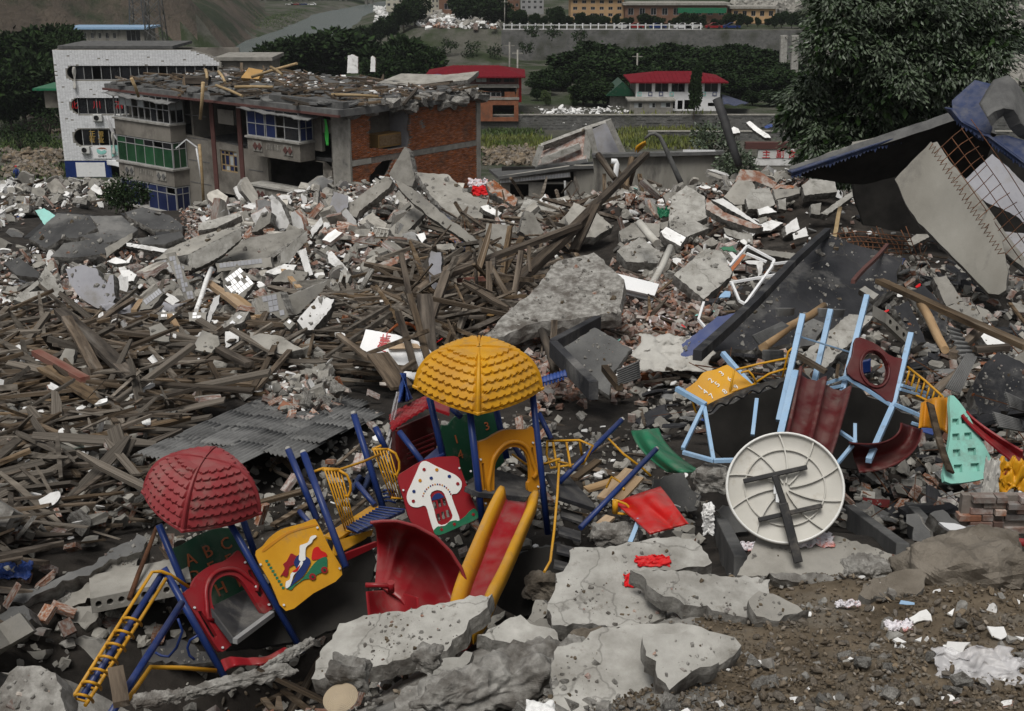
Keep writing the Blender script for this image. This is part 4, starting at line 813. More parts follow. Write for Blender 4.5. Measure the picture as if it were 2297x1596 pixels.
a,c = P(1368,245,172),P(1420,200,172);t = thing('cottage',(a.x,172,a.z),'grey cottage with a dark gabled roof between the trees','building');b = MB();b.box(((a.x+c.x)/2,175,a.z+.8),(c.x-a.x,5,2.6));b.build('wall','concrete',t);b = MB();xm,z_ =(a.x+c.x)/2,a.z+2.1
b.add([(a.x-.6,171.5,z_-.3),(xm,171.5,z_+1.6),(c.x+.6,171.5,z_-.3),(a.x-.6,178.5,z_-.3),(xm,178.5,z_+1.6),(c.x+.6,178.5,z_-.3)],[(0,1,4,3),(1,2,5,4),(0,2,1),(3,4,5),(0,3,5,2)]);b.build('roof','p_darkgreen',t)
b = MB();A =[P(1619,212,172),P(1680,232,172),P(1672,236,165),P(1622,236,165)];b.sheet(lambda x,y:(A[0].lerp(A[1],x)).lerp(A[3].lerp(A[2],x),y)+Vector((0,0,.15*math.sin(x*9)*y)),10,6,.05);tag(b.build('awning','tarp_navy'),'navy blue awning at the right end of the white house','awning')
b = MB();A =[P(870,178,150),P(990,168,150),P(985,182,146),P(880,186,146)];b.sheet(lambda x,y:(A[0].lerp(A[1],x)).lerp(A[3].lerp(A[2],x),y)+Vector((0,0,.2*fbm(x*4,y*3))),14,6,.05);tag(b.build('tarpaulin','tarp_blue'),'blue tarpaulin roof left of the nearer red roof','tarpaulin')
# across the river
def far_block(label,u0,v0,u1,v1,Y,m_,rows,cols,roofm='concrete',dep=12):
    w_ =[((c+.25)/cols,(c+.75)/cols,(r+.3)/rows,(r+.8)/rows)for r in range(rows)for c in range(cols)]
    return simple_block('far_building',label,'building',u0,v0,u1,v1,Y,dep,m_,w_,roofm,rh=.6,flare=.6)
mat('far_cream',(.42,.40,.33),(.5,.48,.4),.5,.1,.9,.1);mat('far_orange',(.42,.27,.14),(.5,.33,.18),.5,.1,.9,.1);mat('far_grey',(.25,.25,.25),(.33,.33,.33),.5,.1,.9,.1);mat('far_brown',(.14,.075,.05),(.19,.11,.075),.5,.1,.9,.1)
far_block('white block with small windows at the top edge across the river',866,-20,930,18,345,'far_cream',3,5);far_block('cream block beside the brown block across the river',935,-25,984,32,352,'far_cream',5,6);far_block('brown brick block at the top edge across the river',985,-25,1030,30,350,'far_brown',2,1);far_block('leaning grey block left of the orange block across the river',1168,-25,1220,24,345,'far_grey',4,4);far_block('dark grey block behind the quay trees across the river',1128,-25,1166,20,352,'far_brown',3,3)
far_block('orange rendered block with green windows above the quay',1280,-2,1400,42,330,'far_orange',3,6);far_block('long low building with a green signboard above the quay',1402,12,1632,44,326,'far_brown',1,9,dep=9);far_block('low orange building at the right end of the quay',1640,20,1740,44,328,'far_orange',1,5,dep=8)
b = MB();a,c = P(1520,30,325),P(1630,18,325);b.box(((a.x+c.x)/2,325,(a.z+c.z)/2),(c.x-a.x,.3,c.z-a.z));tag(b.build('signboard','p_green'),'pale green signboard across the long low building','sign')
for i,(u,v)in enumerate([(650,6),(662,4),(680,5),(700,6),(1395,66),(1425,67),(1475,69),(1530,66),(1555,70),(1600,70),(1640,70)]):
    Y = 640 if u < 800 else 308;p = P(u,v+4,Y);t = thing('parked_car',(p.x,Y,p.z),['small parked car on the lot far up the valley','small parked car on the far quay road'][u > 800],'car',['cars on the far lot','cars on the far quay road'][u > 800]);m_ =['ac_white','p_red','p_blue','paint_white'][i % 4]
    z0 = h1(p.x,Y);t.location.z = z0;ORG[t.name]= Vector((p.x,Y,z0));b = MB();b.grid(lambda a,c:(p.x+(a-.5)*4.2,Y+(c-.5)*1.7,z0+.45+.45*min(1,9*min(a,1-a))+.5*max(0,min(1,6*(a-.25),6*(.85-a)))),14,6);b.box((p.x,Y,z0+.5),(4.1,1.66,.5));b.build('body',m_,t)
    for dx in(-1.3,1.3):b = MB();b.tube([(p.x+dx,Y-.86,z0+.32),(p.x+dx,Y+.86,z0+.32)],.32,10);b.build('wheel','p_black',t)
# suspension bridge towers, electric poles, lattice tower
for i,(u,v0,v1)in enumerate([(1758,80,128),(1783,80,148)]):
    Y = 215-10*i;a,c = P(u,v0,Y),P(u+1,v1,Y);b = MB();b.bar(a,(c.x,c.y,h1(c.x,c.y)-1),1.1,.9,upv=(0,1,0));tag(b.build('bridge_tower','concrete_pale'),['farther pale pylon of the footbridge left of the big tree','nearer pale pylon of the footbridge left of the big tree'][i],'pylon')
for i,(a,c)in enumerate([((1785,82,205),(1830,125,180)),((1760,82,215),(1845,120,190)),((1760,82,215),(1735,110,230))]):
    A,C = P(*a),P(*c);b = MB();b.tube([A.lerp(C,k/8)+Vector((0,0,-1.5*math.sin(math.pi*k/8)))for k in range(9)],.06,5);tag(b.build('cable','p_black'),'dark sagging cable of the footbridge','cable','footbridge cables')
mat('lattice',(.09,.09,.09),(.13,.13,.125),3,.1,.7,.1)
for k,(u,vb,Y,hh,w_)in enumerate([(352,100,290,26,4.2),(312,60,330,22,3.8)]):
    p = P(u,vb,Y);t = thing('lattice_tower',p,['nearer dark lattice power pylon on the hillside','farther dark lattice power pylon on the hillside'][k],'pylon');q = lambda i,z:Vector((p.x+w_*(.5-z/hh*.36)*(1 if i in(0,3)else-1),p.y+w_*(.5-z/hh*.36)*(1 if i < 2 else-1),p.z+z));b = MB();c = MB()
    for i in range(4):
        b.tube([q(i,-6),q(i,hh)],.14,4)
        for s_ in range(8):z = hh*s_/8;c.tube([q(i,z),q((i+1)% 4,z+hh/8)],.07,4);c.tube([q((i+1)% 4,z),q(i,z+hh/8)],.07,4)
    b.build('leg','lattice',t);c.build('bracing','lattice',t)
for i,(u,v0,v1,Y)in enumerate([(1143,95,148,190),(1161,112,150,186),(1132,0,50,310),(1430,120,165,200)]):
    p,q = P(u,v0,Y),P(u,v1,Y);b = MB();b.tube([p,(p.x,p.y,h1(p.x,p.y)-.5)],.14,6);b.box((p.x,p.y,p.z-.5),(1.6,.12,.12));tag(b.build('utility_pole','concrete'),['thin utility pole rising behind the nearer red roof','shorter utility pole just right of the thin one','tall pole in front of the grey block across the river','thin pole against the far quay wall'][i],'pole')
# ------------------------------------------------------------------ fallen slabs, walls and beams, each set down at its own place
ZM = {'D':(0,0,1,1),'A':(0,399,.3412,.3412),'B':(755.2,327.7,.3412,.3412),'C':(1510.4,456,.3424,.3424),'E':(755.2,1054.4,.3412,.3412),'F':(1510.4,1054.4,.3424,.3424),'L':(0,1054.4,.3412,.3412),'T':(1510.4,0,.3424,.3424),'M':(755.2,0,.3412,.3412)}
def zp(z,p):o = ZM[z];return o[0]+p[0]*o[2],o[1]+p[1]*o[3]
TOPS =[]
def slab(z,pts,n,th,m_,name,label,Y=None,rough=1.0,tile=None,edge='broken_concrete',cat=None,lift=0.0,tilem='tile_grey',group=None,seg=None):
    px =[zp(z,p)for p in pts];n = Vector(n).normalized();lo = max(px,key=lambda p:p[1]);r = random.Random(int(px[0][0]*31+px[0][1]))
    if Y is None:base = G(lo[0],lo[1],lift)
    else:base = P(lo[0],lo[1],Y)
    if n.dot(base-CAM)> 0:n =-n
    q =[hit(u,v,(base,n))for u,v in px];c = sum(q,Vector())/len(q);per = sum((q[i]-q[i-1]).length for i in range(len(q)));nr = z in 'EFL';st = .045 if nr else seg or max(.06,per/60)
    e1 =(q[1]-q[0]);e1 =(e1-n*e1.dot(n)).normalized();e2 = n.cross(e1);rings =[[],[],[]]
    for i in range(len(q)):
        a,b = q[i],q[(i+1)% len(q)];L =(b-a).length;k = max(1,int(L/st));d =(b-a)/max(L,1e-6);o = d.cross(n)
        if o.dot(a-c)< 0:o =-o
        for j in range(k):
            p = a+(b-a)*(j/k);w_ = rough*st*.5
            jt = r.uniform(-.5,.35)*w_ if not nr else rough*(.06*fbm(p.x*4,p.y*4,p.z)+.05*fbm(p.x*13,p.y*13,1)+r.uniform(-.012,.008));rings[0].append(p+o*(jt-.2*w_)+d*r.uniform(-.2,.2)*w_);rings[1].append(p+o*(jt+r.uniform(-.15,.3)*min(w_,th))-n*th*r.uniform(.3,.7));rings[2].append(p+o*(jt-r.uniform(0,.5)*min(w_,th*.8))-n*th)
    m = len(rings[0]);b = MB();tri = tessellate_polygon([rings[0]]);b.v =[tuple(p)for rg in rings for p in rg]
    for t in tri:
        x =[rings[0][i]for i in t];f = tuple(t)if(x[1]-x[0]).cross(x[2]-x[0]).dot(n)> 0 else tuple(t)[::-1]
        b.f +=[f,tuple(2*m+i for i in f[::-1])];b.m +=[0,1];b.sm +=[False,False]
    for k in range(2):
        for i in range(m):b.f.append((k*m+i,(k+1)*m+i,(k+1)*m+(i+1)% m,k*m+(i+1)% m));b.m.append(1);b.sm.append(False)
    TOPS.append((z,[(rings[0][t[0]],rings[0][t[1]],rings[0][t[2]])for t in tri],n))
    name = name.replace('wall_panel','plaster_sheet').replace('wall_','masonry_').replace('floor_','storey_');o_ = b.build(name,(m_,edge),fix=True);tag(o_,label,cat or name.split('_')[-1],group)
    if tile:
        tw,th2 =(tile[0]*.5,tile[1]*.5)if z == 'A' else tile;fr = Facade(q[0],e1,e2)
        if fr.n.dot(n)< 0:fr.z =-fr.z;fr.n = n
        ol_ =[((p-fr.o).dot(fr.x),(p-fr.o).dot(fr.z))for p in rings[0]];xs =[p[0]for p in ol_];zs =[p[1]for p in ol_];tb_ = MB();tb_.hexa([fr.x*(sx*(tw/2-.006))+fr.z*(sz*(th2/2-.006))+n*d for d in(0.001,.012)for sx,sz in((-1,-1),(1,-1),(1,1),(-1,1))]);tme_ = tb_.mesh('tile',[tilem]);cnt = 0;org = ORG[o_.name]
        x = min(xs)+tw/2
        while x < max(xs):
            y = min(zs)+th2/2
            while y < max(zs):
                if cnt < 300 and all(inside(ol_,x+dx*tw*.46,y+dy*th2*.46)for dx in(-1,1)for dy in(-1,1))and r.random()> .04:
                    t_ = bpy.data.objects.new('tile',tme_);COL.objects.link(t_);t_.parent = o_;t_.location = fr.o+fr.x*x+fr.z*y-org;cnt += 1
                y += th2
            x += tw
    return o_
def top_at(u,v):
    """where the sight line first meets a fallen slab, or else the ground"""
    d = ray(u,v).normalized();best =(G(u,v,.02)-CAM).length
    for z,tri,n in TOPS:
        for t in tri:
            h_ = intersect_ray_tri(*t,d,CAM,True)
            if h_ is not None and(h_-CAM).length < best:best =(h_-CAM).length
    return CAM+d*best
CP,CO,CDk,PL,PB,SO,TR = 'concrete_pale','concrete','concrete_dark','plaster','plaster_blue','soot','tar_roof'
S1 =[  # zoom, outline, normal, thickness, material, name, label
 ('A',[(430,600),(545,570),(640,600),(650,640),(690,680),(705,700),(720,640),(745,640),(760,790),(735,850),(640,858),(560,815),(490,750),(450,680)],(-.1,-.85,.5),.35,PB,'wall_slab','rounded bluish plaster wall slab lying at the left above the timber'),
 ('A',[(1235,505),(1420,415),(1590,325),(1592,400),(1450,520),(1270,612),(1240,600)],(.3,-.85,.4),.7,CP,'concrete_beam','long pale concrete beam leaning down left of the centre heap'),
 ('A',[(1010,545),(1100,470),(1300,380),(1560,318),(1588,330),(1240,505)],(-.05,-.3,.95),.3,CO,'floor_slab','debris-strewn floor slab on top of the long pale beam'),
 ('A',[(1845,490),(2020,345),(2024,405),(1900,560),(1840,578)],(.35,-.85,.35),.6,CP,'concrete_beam','shorter pale beam right of the long pale beam'),
 ('A',[(1410,560),(1480,450),(1650,390),(1990,330),(2010,350),(1845,488),(1835,560),(1600,540)],(0,-.3,.95),.3,CO,'floor_slab','floor slab strewn with bricks left of the torn corner'),
 ('A',[(1300,300),(1560,230),(1590,250),(1420,330),(1300,350)],(0,-.5,.85),.3,CP,'wall_slab','pale wall slab lying just below the ruined block'),
 ('A',[(1775,120),(1790,108),(1850,170),(1880,240),(1905,300),(1890,335),(1830,335),(1790,280)],(-.2,-.95,.2),.4,PL,'wall_fragment','white plastered wall fragment standing upright before the ruined block'),
 ('A',[(1650,360),(1720,230),(1785,228),(1775,300),(1690,355)],(-.3,-.8,.5),.4,CO,'wall_fragment','grey slab propped beside the upright white fragment'),
 ('A',[(2150,250),(2195,90),(2290,120),(2290,190),(2210,262)],(.1,-.95,.25),.25,PB,'wall_fragment','bluish wall fragment standing at the corner of the brick end wall'),
 ('A',[(2060,100),(2096,88),(2092,180),(2050,235)],(-.1,-.97,.2),.3,CP,'wall_fragment','narrow concrete post standing before the dark opening'),
 ('A',[(2040,345),(2110,258),(2127,300),(2050,392)],(.1,-.8,.55),.3,PL,'wall_fragment','white plaster chunk below the bluish fragment'),
 ('A',[(190,400),(380,230),(590,250),(640,330),(500,400),(420,395),(300,465)],(-.15,-.35,.92),.25,TR,'roof_slab','folded dark roof slab at the far left of the slope'),
 ('A',[(590,250),(800,250),(910,340),(830,400),(700,430),(520,385),(640,320)],(.12,-.3,.94),.25,TR,'roof_slab','broad dark roof slab with tar seams left of the ruined block'),
 ('A',[(820,230),(940,190),(1120,250),(1200,310),(1195,345),(1000,340),(850,262)],(.05,-.35,.93),.25,TR,'roof_slab','dark roof slab right against the foot of the ruined block'),
 ('A',[(420,430),(640,400),(720,440),(690,500),(480,530),(330,520)],(0,-.4,.9),.25,TR,'roof_slab','lower dark roof slab above the rounded plaster slab'),
 ('A',[(900,400),(1190,350),(1210,390),(1080,440),(930,440)],(0,-.4,.9),.25,TR,'roof_slab','grey roof slab at the left end of the long pale beam'),
 ('A',[(20,560),(120,520),(260,620),(250,660),(100,640)],(-.2,-.6,.75),.25,TR,'roof_slab','dark roof slab at the very left edge of the slope'),
 ('A',[(690,462),(870,360),(872,400),(700,527)],(.3,-.85,.4),.25,CO,'concrete_beam','grey beam lying across the dark roof slabs'),
 ('A',[(100,780),(250,672),(262,700),(140,790)],(-.2,-.6,.75),.25,CP,'concrete_beam','pale left arm of the broken gable at the far left'),
 ('A',[(250,672),(300,578),(392,685),(425,745),(350,808),(310,770)],(.1,-.7,.7),.25,CP,'wall_slab','pale gable-shaped slab at the far left'),
 ('A',[(80,800),(180,750),(290,740),(300,790),(170,830)],(0,-.5,.85),.25,CP,'wall_slab','hollow pale plank slab below the gable-shaped slab'),
 ('A',[(830,424),(1110,470),(1100,498),(830,450)],(.1,-.7,.7),.12,PL,'wall_panel','long narrow white panel left of the long pale beam'),
 ('A',[(830,545),(870,508),(850,560),(760,570),(700,550),(760,520)],(0,-.5,.85),.12,PL,'wall_panel','white plaster sheet above the rounded slab'),
 ('A',[(1350,972),(1372,880),(1400,790),(1452,768),(1440,830),(1400,900),(1372,988)],(.2,-.9,.3),.2,PL,'wall_fragment','white sliver of wall standing beside the tiled pieces'),
 ('A',[(1895,775),(2160,672),(2120,745),(1960,900),(1896,925)],(.4,-.85,.3),.5,CO,'concrete_beam','grey beam end behind the tiled corner block'),
 ('A',[(1950,940),(2090,775),(2200,800),(2170,870),(2060,1002),(1990,1002)],(.1,-.65,.75),.4,PL,'wall_fragment','white plastered wall fragment lying above the timber heap'),
 ('A',[(1640,1010),(1850,1040),(1990,1130),(1850,1165),(1640,1085)],(-.1,-.5,.85),.25,CO,'wall_slab','grey slab half buried in the top of the timber heap'),
 ('A',[(1480,1010),(1572,990),(1572,1080),(1480,1122)],(.1,-.8,.6),.3,PL,'wall_fragment','white-faced brick fragment above the timber heap'),
 ('A',[(1260,1130),(1330,1000),(1442,1040),(1442,1100),(1390,1152)],(0,-.6,.8),.1,CO,'wall_slab','round-edged brown slab above the timber heap'),
 ('A',[(975,985),(1060,950),(1118,1010),(1112,1082),(1000,1070)],(0,-.6,.8),.08,CO,'wall_slab','thin grey plate on the crumpled blue sheet'),
 ('A',[(370,1210),(430,1120),(500,1130),(480,1230)],(0,-.7,.7),.15,CO,'wall_slab','grey plate in the timber at the left'),
 ('A',[(1740,620),(1870,565),(1950,575),(1930,610),(1800,640)],(0,-.45,.9),.15,PL,'wall_panel','white tiled slab face-up right of the white tile panel'),
 ('A',[(1870,600),(2030,620),(1990,690),(1780,685)],(0,-.8,.6),.2,CO,'wall_slab','grey overhanging slab beside the tiled corner block'),
 ('A',[(1960,480),(2010,460),(2060,640),(2010,650)],(.1,-.9,.4),.25,PL,'wall_fragment','broken white brick pier right of the shorter pale beam'),
 ('A',[(2150,500),(2180,480),(2290,600),(2280,640),(2160,560)],(.3,-.8,.5),.3,PL,'wall_fragment','white plastered block at the edge of the brick slope'),
 ('A',[(790,610),(850,605),(900,640),(880,680),(800,690)],(0,-.7,.7),.25,PL,'wall_fragment','white lump right of the rounded slab'),
 ('A',[(230,215),(290,200),(370,250),(360,300),(290,310)],(0,-.7,.7),.3,'cyan_paint','wall_fragment','pale turquoise painted slab in the far left rubble'),
 ('B',[(340,185),(445,5),(478,35),(500,150),(520,215),(495,270),(400,250)],(-.35,-.9,.25),.5,CO,'wall_slab','upright concrete slab at the peak of the centre heap'),
 ('B',[(370,210),(495,268),(640,395),(960,640),(962,705),(600,462),(440,322)],(-.1,-.85,.5),.45,CO,'concrete_beam','long concrete beam running down right from the peak'),
 ('B',[(20,425),(320,200),(368,232),(350,272),(140,440),(130,472)],(-.2,-.85,.5),.5,CO,'concrete_beam','concrete beam leaning down left from the peak'),
 ('B',[(498,40),(600,78),(652,150),(630,166),(510,140)],(0,-.9,.4),.25,PB,'wall_slab','bluish wall piece just right of the peak'),
 ('B',[(515,172),(730,186),(900,330),(1000,355),(960,480),(760,470),(620,330)],(.08,-.35,.93),.3,CO,'floor_slab','large floor slab sloping down right of the peak'),
 ('B',[(770,472),(800,362),(932,400),(890,478)],(0,-.6,.8),.25,CP,'wall_slab','square pale slab on the sloping floor slab'),
 ('B',[(985,508),(1142,518),(1142,700),(970,742),(970,620)],(-.05,-.8,.6),.25,CO,'wall_slab','grey slab standing in the middle of the centre heap'),
 ('B',[(1200,560),(1240,420),(1292,442),(1365,570),(1300,622)],(.3,-.8,.5),.4,CO,'wall_slab','grey slab edge-on right of the standing slab'),
 ('B',[(1200,420),(1240,340),(1440,390),(1520,400),(1400,440),(1290,440)],(0,-.4,.9),.3,CP,'wall_slab','pale broken slab below the doorway'),
 ('B',[(330,492),(480,360),(492,386),(352,505)],(.1,-.7,.7),.2,CO,'wall_slab','narrow slab under the leaning beams'),
 ('B',[(345,545),(530,378),(592,430),(430,602),(380,602)],(.1,-.6,.8),.3,CO,'wall_slab','grey slab below the leaning beams'),
 ('B',[(980,242),(1030,220),(1190,348),(1172,402),(1000,300)],(0,-.55,.85),.35,'brick','brick_wall_fragment','chunk of red brick wall on the sloping slab'),
 ('B',[(945,400),(990,385),(1085,440),(1060,468),(960,420)],(0,-.6,.8),.25,PL,'wall_fragment','white plaster chunk right of the square pale slab'),
 ('B',[(1500,470),(1560,368),(1700,430),(1820,530),(1700,602),(1560,602)],(.1,-.55,.83),.35,CO,'wall_slab','broad grey slab below the heap of dark timber'),
 ('B',[(1380,580),(1520,440),(1545,470),(1420,600)],(-.3,-.75,.6),.35,CO,'concrete_beam','grey beam beside the long timber truss'),
 ('B',[(2200,335),(2300,258),(2420,330),(2440,470),(2320,520),(2180,492)],(-.1,-.5,.86),.4,CP,'wall_slab','large pale slab on the right-hand heap'),
 ('B',[(2180,490),(2320,470),(2450,540),(2300,600),(2190,540)],(0,-.4,.9),.3,CP,'wall_slab','pale slab below the large one on the right-hand heap'),
 ('B',[(1855,560),(1960,500),(2130,512),(2120,600),(1990,602),(1872,632)],(0,-.45,.9),.35,CO,'wall_slab','grey slab with brick edge near the pale pipe'),
 ('B',[(1840,690),(1990,600),(2210,752),(2100,772),(1900,762)],(0,-.4,.9),.35,CP,'floor_slab','pale floor slab left of the white door'),
 ('B',[(2130,560),(2170,530),(2297,600),(2260,660),(2150,600)],(0,-.5,.86),.3,PL,'wall_fragment','white block beside the leaning pale pipe'),
 ('B',[(600,760),(620,692),(690,700),(690,880),(640,960),(612,900)],(-.05,-.95,.3),.4,PB,'wall_fragment','pale pillar stump left of the timber truss'),
 ('B',[(250,780),(470,700),(480,740),(300,815)],(0,-.6,.8),.25,'brick','brick_wall_fragment','fallen red brick panel left of the timber truss'),
 ('B',[(360,770),(380,742),(472,712),(476,735)],(0,-.6,.8),.29,PL,'wall_fragment','white plaster remnant on the fallen brick panel'),
 ('B',[(620,650),(760,640),(780,680),(640,690)],(0,-.5,.86),.3,CO,'wall_slab','small grey slab below the blue tarpaulin strip'),
 ('B',[(520,580),(580,570),(590,610),(560,640)],(0,-.7,.7),.25,PL,'wall_fragment','small white block by the bent railing'),
 ('B',[(20,830),(60,800),(95,850),(70,900),(10,900)],(0,-.7,.7),.4,CP,'wall_fragment','pale block at the foot of the brick slope'),
 ('B',[(1040,1190),(1050,1150),(1300,940),(1450,752),(1700,700),(1900,882),(1870,1090),(1600,1140),(1300,1165),(1100,1255),(880,1292)],(-.06,-.28,.95),.35,'broken_concrete','ramp_slab','wide dirt-covered slab sloping up behind the yellow roof'),
 ('B',[(1410,1330),(1470,1335),(1700,1190),(1940,1335),(1830,1480),(1790,1640),(1700,1590),(1560,1470)],(-.1,-.5,.86),.12,'concrete_dark','roof_slab','mossy rimmed roof slab right of the yellow roof'),
 ('C',[(0,470),(210,295),(320,312),(392,450),(370,490),(200,632)],(.05,-.55,.83),.3,CP,'wall_slab','large square-cut pale slab above the blue board'),
 ('C',[(165,1012),(760,440),(1000,200),(1100,232),(1400,330),(1520,370),(1450,560),(1200,760),(900,900),(600,965),(330,962)],(.12,-.42,.9),.3,SO,'soot_wall','huge soot-blackened wall slab leaning at the right'),
 ('C',[(1100,592),(1430,345),(1522,362),(1500,425),(1250,602),(1130,652)],(.1,-.5,.86),.12,'sheet_blue','metal_sheet','dark bluish sheet lying on the blackened wall'),
 ('C',[(830,1002),(1150,722),(1312,740),(1200,872),(1000,1082)],(.1,-.5,.86),.15,CP,'wall_slab','whitish slab behind the pale blue posts'),
 ('C',[(0,962),(290,742),(422,715),(260,902),(20,1102),(-30,1102)],(-.25,-.55,.8),.06,'sheet_blue','metal_sheet','long blue board lying below the blackened wall'),
 ('C',[(1700,490),(1790,470),(1900,640),(1790,680)],(-.1,-.7,.7),.3,CO,'wall_slab','grey slab piece under the hanging slab'),
 ('C',[(1780,680),(1900,640),(2060,700),(2135,772),(1960,780)],(0,-.5,.86),.25,CO,'wall_slab','dim grey slab below the hanging slab'),
 ('C',[(1520,250),(1640,170),(1720,200),(1560,285)],(0,-.7,.7),.2,CO,'wall_slab','jagged grey piece in the shadow of the roof'),
 ('C',[(1440,680),(1540,640),(1660,910),(1600,930)],(.2,-.7,.6),.15,SO,'metal_sheet','sooty plate among the debris right of the posts'),
 ('C',[(1540,590),(1640,530),(1800,700),(1790,860),(1700,800)],(.1,-.6,.8),.15,SO,'metal_sheet','sooty bluish plate at the right of the debris slope'),
 ('C',[(800,830),(900,745),(1000,790),(920,930),(830,940)],(.1,-.6,.8),.12,CDk,'wall_slab','dark plate behind the left pale blue post'),
 ('C',[(1950,1200),(2040,1050),(2130,970),(2330,1060),(2330,1350),(2000,1385)],(0,-.6,.8),.3,SO,'tarred_slab','dark tarred slab heaved up at the right edge'),
 ('C',[(1990,850),(2040,830),(2210,940),(2060,940)],(0,-.6,.8),.2,PL,'wall_fragment','white crumbled lump at the right edge'),
 ('C',[(730,150),(810,92),(830,170),(740,210)],(.2,-.8,.5),.3,PL,'wall_fragment','white block upright on the right-hand heap'),
 ('C',[(780,200),(870,155),(885,215),(790,240)],(0,-.8,.6),.08,PL,'wall_panel','small white sheet on the right-hand heap'),
 ('C',[(350,120),(440,115),(540,200),(520,215)],(0,-.5,.86),.35,PL,'wall_panel','white-topped slab at the front of the right-hand heap'),
 ('C',[(330,160),(520,212),(520,275),(340,205)],(-.2,-.9,.35),.3,CP,'wall_slab','pale slab edge under the white-topped slab'),
 ('C',[(0,170),(30,160),(115,215),(70,240)],(0,-.6,.8),.3,PL,'wall_fragment','white slab at the left of the right-hand heap'),
 ('C',[(480,290),(830,330),(860,380),(600,340)],(0,-.7,.7),.3,CO,'wall_slab','grey brick-backed slab above the white window frames'),
 ('C',[(500,170),(640,110),(720,130),(640,180),(530,185)],(0,-.45,.9),.1,PL,'wall_panel','thin white panel on dark sheets, right-hand heap'),
 ('T',[(330,1290),(420,1180),(520,1190),(540,1230),(480,1340),(400,1345)],(-.1,-.7,.7),.35,CO,'wall_slab','brown-grey slab leaning at the top of the right-hand heap'),
 ('T',[(400,1190),(440,1108),(560,1120),(680,1200),(660,1240),(540,1190)],(.1,-.6,.8),.3,'brick','brick_wall_fragment','brick-edged wall piece at the top of the right-hand heap'),
 ('T',[(470,1300),(510,1240),(630,1230),(670,1340),(600,1372),(490,1372)],(0,-.7,.7),.25,CP,'wall_slab','rounded pale slab in the right-hand heap'),
 ('T',[(840,1215),(900,1170),(1060,1190),(1075,1260),(860,1282)],(0,-.65,.75),.35,CP,'wall_slab','pale brick-edged slab before the fallen roof'),
 ('T',[(650,1240),(820,1235),(830,1270),(670,1310)],(0,-.6,.8),.3,CO,'wall_slab','grey slab between the pale ones of the right-hand heap'),
 ('T',[(960,1400),(1100,1300),(1190,1240),(1180,1290),(1010,1410)],(.1,-.7,.7),.3,CP,'wall_slab','pale wedge of wall with bricks on its edge before the fallen roof'),
 ('T',[(900,1340),(970,1330),(960,1410),(900,1400)],(0,-.8,.6),.3,CP,'wall_slab','small pale slab under the wedge of wall'),
 ('T',[(550,1370),(620,1350),(680,1390),(560,1410)],(0,-.7,.7),.15,PL,'wall_fragment','white plaster piece in the middle of the right-hand heap'),
 ('T',[(680,1310),(740,1300),(740,1380),(690,1370)],(0,-.8,.6),.25,CP,'wall_slab','small pale brick-backed slab in the right-hand heap'),
 ('T',[(215,1300),(330,1390),(470,1440),(590,1490),(520,1500),(330,1440),(210,1370)],(-.1,-.6,.8),.3,'brick','brick_wall_fragment','long brick wall strip with white plaster on the right-hand heap'),
 ('T',[(330,1300),(580,1480),(540,1470),(250,1310)],(0,-.6,.8),.35,PL,'wall_panel','white plaster strip lying along the brick wall strip'),
 ('T',[(1380,1490),(1420,1180),(1460,1130),(1440,1300),(1425,1500)],(0,-.98,.15),.1,PB,'wall_fragment','thin pale torn strip hanging in the dark under the fallen roof'),
]
for s_ in S1:slab(*s_,lift=.55 if s_[0]!= 'C' else .3)
